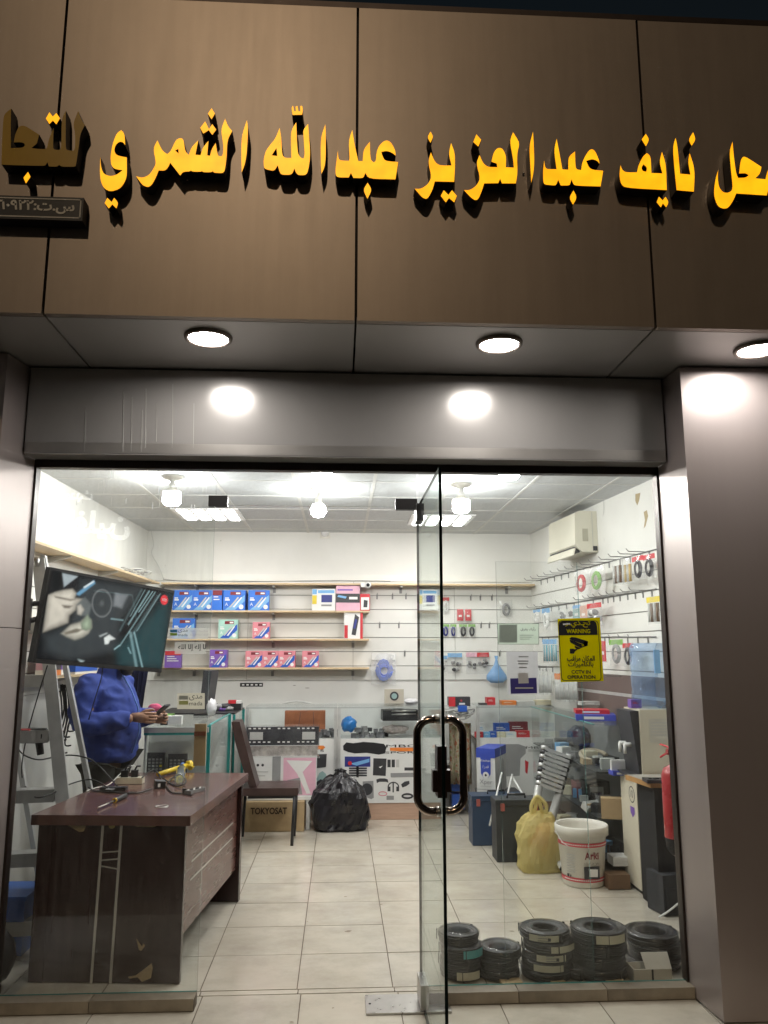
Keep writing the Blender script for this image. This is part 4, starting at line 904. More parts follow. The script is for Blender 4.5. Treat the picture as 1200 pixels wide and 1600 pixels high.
for xx in (-.36, .36): fm.rect('opening', LGREY, t, (xx-.09)*w, -.2*h, (xx+.09)*w, .22*h)
MB().box(a.x-.006, b.x+.006, 3.57, 3.64, zq+.002, a.z+.015).build('film_wrap', FILM, t)
MB().box(a.x+.01, b.x-.01, 3.60, 3.63, zq+.002, zmid-.01).build('inner_tray', mat('wrapped_parts', (.42,.38,.35), .5, 0, .5, 16), t)
a, b = P(384,1250,Y=3.50), P(475,1289,Y=3.50)
t = thing('satellite_carton', 'brown cardboard carton lettered TOKYOSAT on the floor behind the chair', 'carton', ((a.x+b.x)/2, 3.6, 0))
MB().box(a.x-.22, b.x, 3.50, 3.80, .003, zl0-.004).bevel(.003,1).build('carton_body', CARD, t)
fm = Frame(((a.x+b.x)/2, 3.50, (zl0)/2), (1,0,0), (0,0,1)); c0 = fm.pxpt(420,1267)
fm.text('carton_lettering', 'TOKYOSAT', mat('print_brown', (.06,.03,.015), .6), t, c0[0], c0[1], .058, .0025, width=P(447,1267,Y=3.5).x-P(390,1267,Y=3.5).x, ext=.0005, bold=.03)
# chair
ch = thing('visitor_chair', 'brown vinyl chair with black legs standing sideways behind the desk', 'chair', (P(420,1300,Y=3.1).x, 3.1, 0))
VIN = mat('brown_vinyl', (.055,.032,.028), .35, 0, .2, 14, .1)
a, b = P(390,1216,Y=2.98), P(466,1236,Y=2.98); zs_ = .46
MB().box(a.x-.09, b.x, 2.96, 3.36, zs_-.06, zs_).bevel(.02,3).build('seat', VIN, ch)
MB().box(a.x-.01, b.x-.01, 2.98, 3.34, zs_-.085, zs_-.062).build('seat_frame', BLACK, ch)
for x, y in ((b.x-.03,2.975),(a.x-.07,2.975),(b.x-.03,3.33),(a.x-.07,3.33)):
    MB().tube([(x,y,zs_-.07),(x-.015,y-.0,.003)], .013, 8).build('leg', BLACK, ch)
bk_ = [P(397,1235,Y=3.0), P(386,1200,Y=2.99), P(375,1160,Y=2.97), P(368,1128,Y=2.95)]
prv = []
for p in bk_: prv += [p]
mb = MB(); th = [.030,.036,.040,.034]
rings = []
for p, r in zip(bk_, th): rings.append([mb.bm.verts.new(p+Vector((sx_*r, dy, 0))) for sx_, dy in ((-1,0),(1,0),(1,.26),(-1,.26))])
for A, B in zip(rings, rings[1:]):
    for k in range(4): mb.bm.faces.new((A[k], A[(k+1)%4], B[(k+1)%4], B[k]))
mb.bm.faces.new(rings[0][::-1]); mb.bm.faces.new(rings[-1]); mb.bevel(.028,4,50)
mb.build('backrest', VIN, ch)
# black sack
c = P(532, 1288, Z=0)
def sack(c, w, h, dep, m, nm, label, cat, seed, knot=True):
    rnd = random.Random(seed); mb = MB(); n = 28; rings = []
    prof = [(.86,0),(.97,.04),(1.0,.2),(1.0,.45),(.9,.66),(.66,.8),(.36,.9),(.16,.96),(.12,1.0)] if knot else [(.9,0),(1,.06),(1.,.3),(.97,.6),(.85,.8),(.6,.95),(.4,1.)]
    ph = [rnd.uniform(0,6.28) for _ in range(6)]
    for r, z in prof:
        ring = []
        for k in range(n):
            a = 2*math.pi*k/n
            q = r*(1+.05*math.sin(3*a+ph[0]+4*z)+.04*math.sin(7*a+ph[1])+rnd.uniform(-.045,.045)*(1 if 0 < z < 1 else .3)); sq = (abs(math.cos(a))**4+abs(math.sin(a))**4)**-.18
            ring.append(mb.bm.verts.new((c[0]+w/2*q*sq*math.cos(a), c[1]+dep/2*q*sq*math.sin(a), c[2]+h*z*(1+rnd.uniform(-.03,.03)*(z > 0)))))
        rings.append(ring)
    for A, B in zip(rings, rings[1:]):
        for k in range(n): mb.bm.faces.new((A[k], A[(k+1)%n], B[(k+1)%n], B[k]))
    mb.bm.faces.new(rings[0][::-1]); mb.bm.faces.new(rings[-1])
    bmesh.ops.subdivide_edges(mb.bm, edges=mb.bm.edges[:], cuts=1, use_grid_fill=True, smooth=.6); mb.bm.normal_update()
    for v in mb.bm.verts:
        if v.co.z > c[2]+.01:
            q = noise.noise(v.co*13+Vector((seed*3.1,0,0)))+.6*noise.noise(v.co*31); v.co += v.normal*(.022*q)
    return mb
BAGB = mat('black_bag_film', (.014,.013,.016), .28, 0, .2, 9, .5)
t = thing('refuse_sack', 'full knotted black refuse sack on the floor before the pictured showcase', 'sack', (c.x, c.y+.2, 0))
ccx = P(531,1250,Y=3.6).x
sack((ccx, 3.62, .003), .50, .50, .38, BAGB, '', '', '', 3).build('sack_body', BAGB, t)
mb = MB()
for k in range(5): a = k*1.3; mb.tube([(ccx,3.62,.46),(ccx+.03*math.cos(a),3.62+.03*math.sin(a),.51),(ccx+.06*math.cos(a),3.62+.05*math.sin(a),.50+.02*(k%2))], [.02,.014,.005], 6)
mb.build('knot', BAGB, t)
# shelf clutter in showcases, each piece its own
blob(P(545,1132,Y=4.14)+Vector((0,0,-.0)), .075, (1,.8,1.), mat('blue_film', (.03,.22,.62), .3, 0, .2, 10, .4), 'blue_bag', 'small blown-up blue plastic bag in the pictured showcase', 'bag', .14)
rnd = random.Random(11)
for k in range(20):
    px = 552+k*4.6 if k < 12 else 560+(k-12)*9; y = 4.05+.06*(k % 3); c = P(px, 1170, Y=y); s = rnd.uniform(.03,.05); zc = zs+s*.55+(.05 if k > 11 else 0)
    tag(MB().obox((c.x, y, zc), (s*rnd.uniform(1,1.5), s, s*rnd.uniform(.8,1.2)), (0,0,rnd.uniform(-.5,.5))).bevel(.004,1).build('spare_part', [mat('part_grey', (.16,.16,.17), .3, 0, .4, 30), mat('part_silver', (.42,.42,.42), .25, .4, .3, 30), CHAR][k % 3]), 'small grey electronic spare part piled inside the pictured showcase', 'spare part', 'spare parts in the pictured showcase')
c = P(620,1112,Y=4.1)
t = thing('black_device', 'black device with chrome bars lying high in the pictured showcase', 'device', (c.x, 4.1, zs+.12))
MB().obox((c.x+.03,4.1,c.z-.03), (.36,.2,.10), (0,0,.05)).bevel(.01,2).build('chassis', BLACK, t)
for dz in (.0,.03): MB().tube([(c.x-.06,4.0,c.z-.02+dz),(c.x+.18,4.0,c.z-.015+dz)], .007, 8).build('bar', STEEL, t)
blob(P(618,1140,Y=4.06), .07, (1.8,.7,.6), mat('crumpled_foil', (.38,.33,.31), .4, .1, .5, 16, .5), 'foil_pack', 'crumpled pale foil pack under the black device', 'packet', .2)
for k in range(8):
    px = 500+k*3.4; c = P(px, 1170, Y=4.08+.03*(k%2))
    tag(MB().obox((c.x, c.y, zs+.03+.012*(k%3)), (.035,.04,.05+.02*(k%2)), (0,0,.3*k)).bevel(.004,1).build('spare_part', mat('part_grey', (.16,.16,.17), .3, 0, .4, 30)), 'dark little spare part beside the brown seat cushion', 'spare part', 'spare parts by the cushion')
# right corner showcase shelf goods
for (x0,y0,x1,y1,m,lb,Yq) in ((743,1144,755,1156,RED,'small red box, leftmost on the corner showcase shelf',4.0),(756,1144,766,1156,LBLUE,'small pale blue box between red and blue boxes',4.0),(766,1143,776,1156,BLUE,'small bright blue box next to the pale blue one',4.0),
    (777,1144,790,1156,CREAM,'small cream box in the middle of the corner showcase shelf',4.0),(791,1144,807,1156,PAPER,'plain white box right of the cream one',4.0),(807,1142,828,1156,RED,'wide red box at the right of the corner showcase shelf',4.0),
    (772,1130,796,1143,BLUE,'blue carton stacked at the back of the corner showcase shelf',4.16),(796,1128,825,1143,DKRED,'dark maroon carton at the back of the corner showcase',4.16),(748,1130,758,1143,PAPER,'upright white and blue box behind the red one',4.16)):
    a = P(x1, y1, Y=Yq); pbox(x0,y0,x1,y1,Yq,.07,m,lb,'box','small_box',deco_lines(PAPER if m is not PAPER else LBLUE,2), zbase=zs)
# things on the showcase tops
ztop = zt+.007
def onbox(x0,y0,x1,y1,m,lb,deco=None,Yq=4.02,dep=.12,nm='product_box'): return pbox(x0,y0,x1,y1,Yq,dep,m,lb,'box',nm,deco,zbase=ztop)
def deco_rb(fr,w,h,t): fr.rect('red_end', RED, t, -.5*w, -.5*h, -.2*w, .5*h); fr.rect('mark', PAPER, t, -.02*w,-.3*h,.25*w,-.12*h); fr.disc('mark_dot', RED, t, .08*w, .12*h, .01)
t = pbox(701,1089,735,1104,4.02,.10,CHAR,'black and red carton resting on the counter clutter behind the door','box','product_box',deco_rb)
onbox(761,1090,774,1101,RED,'small red box standing on the corner showcase top',deco_lines(PAPER,2))
onbox(750,1099,762,1103,CHAR,'flat black pad on the corner showcase top')
onbox(784,1095,807,1106,ORANGE,'orange carton on the corner showcase top',deco_lines(PAPER,2))
onbox(838,1094,872,1105,CREAM,'long cream carton on the corner showcase top',deco_lines(LGREY,1))
onbox(808,1096,836,1105,LGREY,'clear packs stacked on the corner showcase top')
a, b = P(601,1077,Y=4.3), P(631,1098,Y=4.3)
def deco_gauge(fr,w,h,t): fr.disc('pictured_dial', CHAR, t, 0, .02*h, .32*h, .0024); fr.disc('pictured_face', mat('print_teal',(.3,.44,.42),.5), t, 0, .02*h, .2*h, .003)
pbox(601,1077,631,1099,4.28,.06,col('taupe_card',(.5,.46,.38)),'square taupe box with round picture on the showcase top','box','product_box',deco_gauge,zbase=ztop)
blob(P(640,1096,Y=4.2)+Vector((.02,0,0)), .05, (1.5,1,.6), mat('white_film', (.7,.7,.72), .3, 0, .1, 10, .4), 'white_bag', 'crumpled white plastic bag on the showcase top by the door', 'bag', .15)
# gap between showcases: cables and floral cloth
mb = MB(); rnd = random.Random(5); c = P(715,1112,Y=4.05)
t = thing('cable_pile', 'tangled grey cables heaped behind the door handle', 'cables', (c.x, 4.05, c.z-.08))
for q in range(9):
    pts = [c+Vector((rnd.uniform(-.16,.16), rnd.uniform(-.08,.06), rnd.uniform(-.07,.06))) for _ in range(5)]
    cable(pts, .005, 'cable_loop', [LGREY, GREYP, PAPER][q % 3], t, 5, 5)
pbox(716,1103,730,1112,3.96,.05,BLUE,'small blue box caught in the tangled cables','box','small_box')
c0, c1 = P(702,1130,Y=4.1), P(738,1225,Y=4.1)
FLOR = mat('floral_cloth', (.62,.50,.38), .8, 0, .2, 10); nt = FLOR.node_tree
v = nt.nodes.new('ShaderNodeTexNoise'); v.inputs['Scale'].default_value = 22; crf = nt.nodes.new('ShaderNodeValToRGB'); cr_ = crf.color_ramp
cr_.elements[0].color = (.55,.20,.10,1); cr_.elements[0].position = .34; cr_.elements[1].color = (.66,.60,.46,1); cr_.elements[1].position = .48
e = cr_.elements.new(.58); e.color = (.60,.52,.34,1); e = cr_.elements.new(.66); e.color = (.32,.36,.20,1); e = cr_.elements.new(.74); e.color = (.6,.45,.2,1)
tcn = [n for n in nt.nodes if n.type == 'TEX_COORD'][0]; nt.links.new(tcn.outputs['Object'], v.inputs['Vector']); nt.links.new(v.outputs[0], crf.inputs[0]); nt.links.new(crf.outputs[0], nt.nodes['Principled BSDF'].inputs['Base Color'])
mb = MB(); n = 14; R1 = []
for j in range(5):
    z = c1.z+(c0.z-c1.z)*j/4; R1.append([mb.bm.verts.new((c0.x+(c1.x-c0.x)*k/n, 4.1+.03*math.sin(k*1.9+j*.2), z)) for k in range(n+1)])
for A, B in zip(R1, R1[1:]):
    for k in range(n): f = mb.bm.faces.new((A[k], A[k+1], B[k+1], B[k])); f.smooth = True
gm = bmesh.ops.solidify(mb.bm, geom=mb.bm.faces[:], thickness=.012)
tag(mb.build('floral_cloth', FLOR), 'faded floral cloth hanging between the showcases, seen through the handle', 'cloth')
t = thing('grey_cabinet', 'grey open cabinet with blue tubs below the floral cloth', 'cabinet', (P(710,1250,Y=4.1).x, 4.2, 0))
gx0, gx1 = P(676,1240,Y=4.12).x, P(737,1240,Y=4.12).x; gz = P(700,1192,Y=4.12).z
for x in (gx0, gx1-.02): MB().box(x, x+.02, 4.12, 4.4, .003, gz).build('side', ALU, t)
MB().box(gx0+.02, gx1-.02, 4.38, 4.4, .003, gz).build('back', GREYP, t); MB().box(gx0+.021, gx1-.021, 4.13, 4.37, gz-.02, gz-.002).build('top', ALU, t)
for k, z in enumerate((.05, .22)): MB().box(gx0+.2, gx0+.32, 4.18, 4.3, z, z+.14).bevel(.01,2).build('tub', BLUE, t)
# ---------------------------------------------------------------- teal-edged counter behind the desk
CZ = 1.05
c0, c1 = P(213,1137,Y=1.98), P(326,1137,Y=1.98); cb = P(357,1115,Z=CZ)
ca = thing('teal_counter', 'glass counter with teal edges behind the desk and person', 'counter', ((c0.x+c1.x)/2, 2.5, 0))
X0, X1, Y0, Y1 = -1.40, c1.x, 1.98, 3.10
MB().box(X0, X1, Y0, Y0+.02, .003, CZ-.36).build('front_panel', WHT, ca)
MB().box(X0, X1, Y0-.004, Y0+.022, CZ-.042, CZ-.006).build('front_band', ALU, ca)
MB().box(X0, X1, Y0-.002, Y0+.004, CZ-.06, CZ-.043).build('front_edge', TEALM, ca)
MB().box(X0+.01, X1-.01, Y0, Y0+.004, CZ-.355, CZ-.062).build('front_glass', CASEG, ca)
MB().box(X0+.01, X1-.02, Y0+.10, Y0+.115, .003, CZ-.05).build('inner_board', LGREY, ca)
MB().box(X1-.006, X1, Y0+.023, Y1, .4, CZ-.005).build('side_glass', CASEG, ca)
MB().box(X0, X1, Y0, Y1, CZ-.005, CZ+.003).build('top_glass', CASEG, ca)
for y in (Y0+.023, Y1): MB().box(X1-.012, X1+.012, y-.004, y+.014, .003, CZ+.004).build('corner_trim', TEALM, ca)
MB().box(X1-.008, X1+.008, Y0+.04, Y1-.01, CZ+.0035, CZ+.009).build('top_trim', TEALM, ca)
MB().box(X0, X0+.015, Y0+.03, Y1, .003, CZ-.01).build('far_side', WHT, ca)
MB().box(X0+.02, X1-.02, Y0+.14, Y1-.02, .55, .57).build('shelf', LGREY, ca)
cb2 = thing('teal_counter', 'second glass counter with teal corner, nearest the back wall on the left', 'counter', (-1.2, 3.6, 0), None)
X2 = P(380,1110,Y=3.9).x
MB().box(-1.6, X2, 3.2, 3.215, .003, CZ-.01).build('front_panel', WHT, cb2); MB().box(X2-.012, X2, 3.22, 3.9, .003, CZ-.01).build('side_panel', CASEG, cb2)
MB().box(-1.6, X2+.01, 3.2, 3.92, CZ-.008, CZ+.004).build('dark_top', BLACK, cb2)
for y in (3.2, 3.89): MB().box(X2-.008, X2+.016, y, y+.016, .003, CZ-.01).build('corner_trim', TEALM, cb2)
for (x0,y0,x1,y1), nm in (((230,1176,256,1207),'left'),((263,1178,291,1207),'right')):
    a, b = P(x0,y0,Y=2.06), P(x1,y1+8,Y=2.06); fr = Frame(((a.x+b.x)/2, 2.055, (a.z+b.z)/2), (1,0,0), (0,0,1)); w, h = b.x-a.x, a.z-b.z
    t = thing('keypad_handset', 'dark keypad handset, %s of two in the teal counter' % nm, 'handset', ((a.x+b.x)/2, 2.07, b.z), 'keypad handsets in the counter')
    MB().box(a.x, b.x, 2.056, 2.078, b.z, a.z).bevel(.006,2).build('case', CHAR, t)
    for i in range(4):
        for j in range(6): fr.rect('key', [GREYP, LGREY, GREYP, YELL, RED if i == 3 else GREYP, GREYP][(i+j*2) % 6] if j == 3 else GREYP, t, (-.40+i*.21)*w, (-.46+j*.13)*h, (-.26+i*.21)*w, (-.38+j*.13)*h)
# things on those counters
t = pbox(260,1119,283,1135,2.1,.06,PAPER,'plain white card box on the teal counter','box','small_box',zbase=CZ+.004)
tag(MB().box(P(257,1108,Y=3.2).x, P(279,1108,Y=3.2).x, 2.75, 3.05, CZ+.004, CZ+.014).build('green_mat', GREEN), 'flat green mat on the teal counter behind the phone', 'mat')
blob(P(242,1106,Y=2.2), .045, (1.1,.8,.7), mat('pink_cloth', (.62,.10,.20), .8, 0, .2, 20), 'pink_cloth', 'crumpled pink cloth on the counter beside the person', 'cloth', .12)
tag(MB().obox(P(256,1133,Y=2.03)+Vector((0,0,.012)), (.05,.03,.022), (0,0,.3)).bevel(.004,1).build('black_clip', BLACK), 'small black clip at the front edge of the teal counter', 'clip')
a = P(318,1082,Y=3.0)
t = thing('leaning_monitor', 'thin black monitor seen edge-on leaning on the counter', 'monitor', (a.x, 3.0, CZ+.004))
MB().hexa([P(311,1109,Y=2.9), P(322,1109,Y=2.9), P(322,1109,Y=2.9)+Vector((.03,.2,0)), P(311,1109,Y=2.9)+Vector((-.0,.2,0))], [P(318,1048,Y=2.9), P(331,1048,Y=2.9), P(331,1048,Y=2.9)+Vector((.03,.2,0)), P(318,1048,Y=2.9)+Vector((0,.2,0))]).build('screen_slab', CHAR, t)
MB().obox(Vector((P(316,1109,Y=2.98).x, 2.98, CZ+.012)), (.12,.14,.016)).bevel(.004,1).build('foot', BLACK, t)
blob(P(331,1105,Y=2.75), .055, (.7,.7,1.2), mat('white_film', (.7,.7,.72), .3, 0, .1, 10, .4), 'crumpled_bag', 'crumpled white bag at the teal counter corner', 'bag', .18)
t = thing('black_tray', 'black tray with red and white lid on the rear counter', 'tray', (P(365,1103,Y=3.6).x, 3.6, CZ+.005))
a = P(366,1101,Y=3.6); MB().obox((a.x,3.6,CZ+.035), (.14,.12,.055)).bevel(.005,1).build('tray_box', BLACK, t)
MB().obox((a.x-.015,3.58,CZ+.078), (.07,.05,.03)).bevel(.006,1).build('red_lid', RED, t); MB().obox((a.x+.045,3.58,CZ+.076), (.045,.05,.026)).bevel(.006,1).build('white_lid', PAPER, t)
rnd = random.Random(2)
t = thing('dark_rags', 'heap of dark wrapped goods on the rear counter', 'goods', (P(348,1100,Y=3.5).x, 3.5, CZ+.005))
for k in range(5): MB().ball(P(338+k*4.5,1104,Y=3.5)+Vector((0,0,-.02+.02*(k%2))), .05, 2, (1.1,.8,.55), .2).build('wrapped_pack', [CHAR, GREYP, PURP][k%3], t)
# cardboard strip standing inside the sidelite edge
a, b = P(305,1131,Y=.03), P(322,1196,Y=.03)
t = thing('cardboard_strip', 'folded brown cardboard strip taped upright inside the left pane edge', 'cardboard', ((a.x+b.x)/2, .03, b.z))
MB().box(a.x, b.x-.004, .018, .032, b.z, a.z).bevel(.002,1).build('strip', CARD, t); MB().box(a.x+.0, b.x-.004, .012, .0175, a.z-.055, a.z-.035).build('red_tape', col('brown_tape', (.24,.07,.03)), t)
# left wall: cable bundle, garment
t = thing('hanging_cables', 'bundle of black cables hanging on the left wall behind the ladder', 'cables', P(100,1140,Y=2.2))
for k in range(7):
    c = P(92+k*2.6, 1076, Y=2.25); l = [.42,.30,.36,.45,.34,.40,.3][k]
    cable([c+Vector((-.06,0,-.02)), c+Vector((0,.0,.02)), c+Vector((.03,.02,-l*.5)), c+Vector((.0,.03,-l)), c+Vector((.05,.02,-l*1.04))], .006, 'cable_strand', CABM, t, 6, 5)
mb = MB(); R1 = []
for j in range(7):
    z = P(215,1040,Y=2.6).z+(P(215,1125,Y=2.6).z-P(215,1040,Y=2.6).z)*j/6; w0, w1 = (204-j*.6, 231-j*1.2)
    R1.append([mb.bm.verts.new((P(w0+(w1-w0)*k/10,1080,Y=2.6).x, 2.6+.03*math.sin(k*2.2+j*.3), z)) for k in range(11)])
for A, B in zip(R1, R1[1:]):
    for k in range(10): mb.bm.faces.new((A[k], A[k+1], B[k+1], B[k])).smooth = True
bmesh.ops.solidify(mb.bm, geom=mb.bm.faces[:], thickness=.03)
t = thing('navy_garment', 'dark navy garment hanging behind the person', 'garment', (P(217,1080,Y=2.6).x, 2.6, 1.0)); mb.build('cloth', mat('navy_cloth', (.012,.018,.075), .85, 0, .2, 30), t)
MB().tube([P(217,1041,Y=2.61), P(217,1025,Y=2.61), P(217,1020,Y=2.7)], .006, 6).build('hook', STEEL, t)
# wall shelves, left wall and back wall
def shelfL(zc, a0, a1, nm, dep=.22):
    t = thing('wall_shelf', nm, 'shelf', FL.at((a0+a1)/2, zc-.02, dep/2), 'pale wooden wall shelves')
    q = [(a0,.0165),(a1,.0165),(a1,dep),(a0,dep)]; MB().hexa([FL.at(a,zc-.018,n) for a,n in q], [FL.at(a,zc,n) for a,n in q]).build('board', WOOD, t)
    for k in range(4):
        a = a0+.25+k*(a1-a0-.5)/3
        MB().hexa([FL.at(a-.01,zc-.07,.017), FL.at(a+.01,zc-.07,.017), FL.at(a+.01,zc-.03,dep-.02), FL.at(a-.01,zc-.03,dep-.02)], [FL.at(a-.01,zc-.019,.017), FL.at(a+.01,zc-.019,.017), FL.at(a+.01,zc-.019,dep-.02), FL.at(a-.01,zc-.019,dep-.02)]).build('bracket', ALU, t)
    return t
ZS = [P(500,y,Y=4.28).z for y in (911, 954, 998, 1043)]
shelfL(ZS[0], .5, 4.3, 'high wooden shelf along the left wall above the television', .20)
shelfL(1.42, .6, 4.2, 'lower wooden shelf on the left wall behind the person'); shelfL(1.72, .6, 4.2, 'middle wooden shelf on the left wall behind the television')
xsr = P(577, 955, Y=4.28).x
for k, (z, x1, nm) in enumerate(((ZS[0], 2.05, 'long top wooden shelf across the back wall'), (ZS[1], xsr, 'second wooden shelf on the back wall with the blue boxes'), (ZS[2], xsr, 'third wooden shelf on the back wall with the mint box'), (ZS[3], xsr, 'lowest wooden shelf on the back wall with pink boxes'))):
    t = thing('wall_shelf', nm, 'shelf', ((-1.83+x1)/2, 4.38, z-.018), 'pale wooden wall shelves')
    MB().box(-1.84, x1, 4.28, BACK-.0165, z-.018, z).build('board', WOOD, t)
    for px in (250, 305, 427, 552, 627, 795):
        x = P(px, 960, Y=4.4).x
        if x > x1-.05: continue
        b_ = MB().box(x-.012, x+.012, 4.33, BACK-.017, z-.036, z-.019).build('bracket', ALU, t)
        MB().box(x-.014, x+.014, BACK-.03, BACK-.0165, z-.09, z-.037).build('bracket_plate', GREYP, b_)
# goods on the left wall shelves
rnd = random.Random(9)
for k in range(8):
    a = FL.pxpt(82+k*4.2, 1062)[0]; c = FL.at(a, 1.42, .13)
    t = thing('bottle_box', 'white and blue carton standing in a row on the lower left shelf', 'box', c, 'white and blue cartons on the left shelf')
    MB().obox(c+Vector((0,0,.07)), (.10,.10,.14), (0,0,-.03)).bevel(.003,1).build('carton', WHT, t); MB().obox(c+Vector((0,0,.045)), (.103,.103,.06), (0,0,-.03)).build('blue_band', BLUE, t)
for k, (m, lb) in enumerate(((ROSE,'lilac carton on the lower left shelf by the glass'),(CHAR,'black and orange carton on the lower left shelf by the glass'),(PURP,'purple carton on the lower left shelf beside the ladder'))):
    c = FL.at(FL.pxpt(40+k*9, 1062)[0], 1.42, .13)
    t = thing('product_box', lb, 'box', c); MB().obox(c+Vector((0,0,.07)), (.1,.09,.14), (0,0,-.03)).bevel(.003,1).build('carton', m, t); MB().obox(c+Vector((.0,0,.02)), (.103,.093,.035), (0,0,-.03)).build('band', ORANGE if k == 1 else PAPER, t)
t = pbox(258,1017,282,1043,4.2,.08,PURP,'purple box cut by the television, lowest back shelf','box','product_box',deco_lines(PAPER,3,RED),zbase=ZS[3]+.001)
# wire clutter on the high left shelf
t = thing('wire_coil', 'loose grey wires coiled on the corner of the high shelf', 'wires', P(232,905,Y=4.0))
for k in range(6):
    c = FL.at(3.55+.08*k, ZS[0]+.012, .1); r = .06+.012*(k%3)
    cable([c+Vector((r*math.cos(a)*1.2, r*math.sin(a)*1.4, .012+.05*abs(math.sin(a*.5+k)))) for a in [i*.9 for i in range(9)]], .004, 'wire_loop', [LGREY, GREYP, PAPER][k%3], t, 5, 4)
tag(cable([P(235,826,Y=4.46), P(240,850,Y=4.46), P(237,865,Y=4.46), P(248,885,Y=4.46), P(256,905,Y=4.40)], .004, 'ceiling_wire', LGREY), 'thin grey wire dropping from the ceiling to the left corner shelf', 'wire')
tag(cable([P(255,905,Y=4.3), P(285,908,Y=4.3), P(330,909,Y=4.3), P(400,909,Y=4.3), P(520,907,Y=4.3), P(610,908,Y=4.3)], .004, 'shelf_wire', GREYP), 'thin dark wire lying along the top back shelf', 'wire')

# ---------------------------------------------------------------- right counter
XR = 1.865; RY0, RY1 = 1.92, 3.84
rc = thing('side_showcase', 'glass counter full of clutter along the right wall', 'counter', (2.05, 2.8, 0))
DKI = mat('dark_shelf_board', (.06,.062,.064), .5)
zR = [CZ, .72, .40, .12]
MB().hexa([(XR,RY0,CZ-.006),(wallR(RY0)-.02,RY0,CZ-.006),(wallR(RY1)-.02,RY1,CZ-.006),(XR,RY1,CZ-.006)], [(XR,RY0,CZ+.004),(wallR(RY0)-.02,RY0,CZ+.004),(wallR(RY1)-.02,RY1,CZ+.004),(XR,RY1,CZ+.004)]).build('top_glass', CASEG, rc)
MB().box(XR, XR+.006, RY0, RY1, .12, CZ-.008).build('front_glass', CASEG, rc)
MB().box(XR+.008, wallR(RY0)-.03, RY0, RY0+.006, .12, CZ-.008).build('end_glass', CASEG, rc)
MB().box(XR-.004, XR+.01, RY0-.004, RY1, CZ+.0045, CZ+.009).build('top_edge', TEALM, rc)
for z in zR[1:]:
    MB().hexa([(XR+.01,RY0+.01,z-.012),(wallR(RY0)-.04,RY0+.01,z-.012),(wallR(RY1)-.04,RY1,z-.012),(XR+.01,RY1,z-.012)], [(XR+.01,RY0+.01,z),(wallR(RY0)-.04,RY0+.01,z),(wallR(RY1)-.04,RY1,z),(XR+.01,RY1,z)]).build('shelf', DKI, rc)
MB().hexa([(wallR(RY0)-.035,RY0+.01,.003),(wallR(RY0)-.02,RY0+.01,.003),(wallR(RY1)-.02,RY1,.003),(wallR(RY1)-.035,RY1,.003)], [(wallR(RY0)-.035,RY0+.01,CZ-.01),(wallR(RY0)-.02,RY0+.01,CZ-.01),(wallR(RY1)-.02,RY1,CZ-.01),(wallR(RY1)-.035,RY1,CZ-.01)]).build('back_board', GREYP, rc)
def clut(px, py, k, size, m, label, cat='box', rz=0., nm='stored_box', X=2.0, deco=True, rx=0.):
    z = zR[k]+.0045; c = P(px, py, X=X); c.z = z+size[2]/2
    t = thing(nm, label, cat, (c.x, c.y, z)); R0 = Matrix.Rotation(rz,3,'Z')@Matrix.Rotation(rx,3,'X')
    MB().obox(c, size, R0).bevel(.004,1).build('carton', m, t)
    if deco:
        f = Frame(c-R0@Vector((0,size[1]/2,0)), R0@Vector((1,0,0)), R0@Vector((0,0,1))); f.rect('label_patch', PAPER, t, -.3*size[0], -.25*size[2], .2*size[0], .2*size[2])
    return t
clut(930,1128,0,(.30,.26,.045),col('box_blue',(.06,.08,.45)),'flat blue printed box on the right counter','box',-.25,X=2.02)
t = clut(924,1115,0,(.26,.20,.03),RED,'flat red and black box on top of the blue box','box',-.2,X=2.01); t.location.z += .046; 
t = clut(920,1105,0,(.16,.08,.03),LGREY,'grey slab leaning on the wall behind the red box','box',.1,X=2.08); t.location.z += .09
clut(940,1200,1,(.22,.16,.05),col('blk',(.03,.03,.03)),'black flat box on the upper counter shelf',X=2.05,rz=.2)
clut(918,1192,1,(.09,.09,.04),CARD,'little cardboard box at the edge of the upper counter shelf',X=1.93,deco=False)
clut(965,1190,1,(.10,.03,.10),PAPER,'white card box with blue picture on the upper counter shelf',X=1.98)
clut(968,1200,1,(.13,.10,.03),col('box_blue',(.06,.08,.45)),'small dark blue box near the counter end',X=1.99)
t = thing('hose_coil', 'beige hose loop lying on the upper counter shelf', 'hose', P(930,1180,X=2.)); c = P(928,1186,X=2.0); c.z = zR[1]+.03
cable([c+Vector((.10*math.cos(a),.10*math.sin(a),.03*math.sin(a)+.03)) for a in [i*.5 for i in range(12)]], .016, 'hose', col('beige_hose',(.55,.46,.34)), t, 8, 4)
t = thing('black_helmet', 'glossy dark blue-black bag behind the counter glass', 'bag', P(905,1150,X=2.1)); c = P(905,1152,X=2.1); MB().ball(c, .13, 3, (.8,1.2,.8), .06).build('bag_body', mat('navy_film', (.012,.016,.05), .18, 0, .3, 9, .4), t)
clut(912,1240,2,(.16,.16,.12),DKRED,'dark maroon box on the lower counter shelf',X=2.03)
clut(926,1238,2,(.18,.07,.05),LGREY,'grey boxed part tilted on the lower counter shelf',X=1.93,rz=.5,rx=.5)
clut(930,1232,2,(.22,.14,.14),col('blk',(.03,.03,.03)),'black carton on the lower counter shelf',X=2.1)
clut(955,1240,2,(.15,.10,.14),CARD,'opened cardboard box at the counter end, lower shelf',X=1.97,rz=-.3,deco=False)
clut(922,1250,2,(.07,.07,.05),CARD,'tiny cardboard box at the front of the lower counter shelf',X=1.9,deco=False)
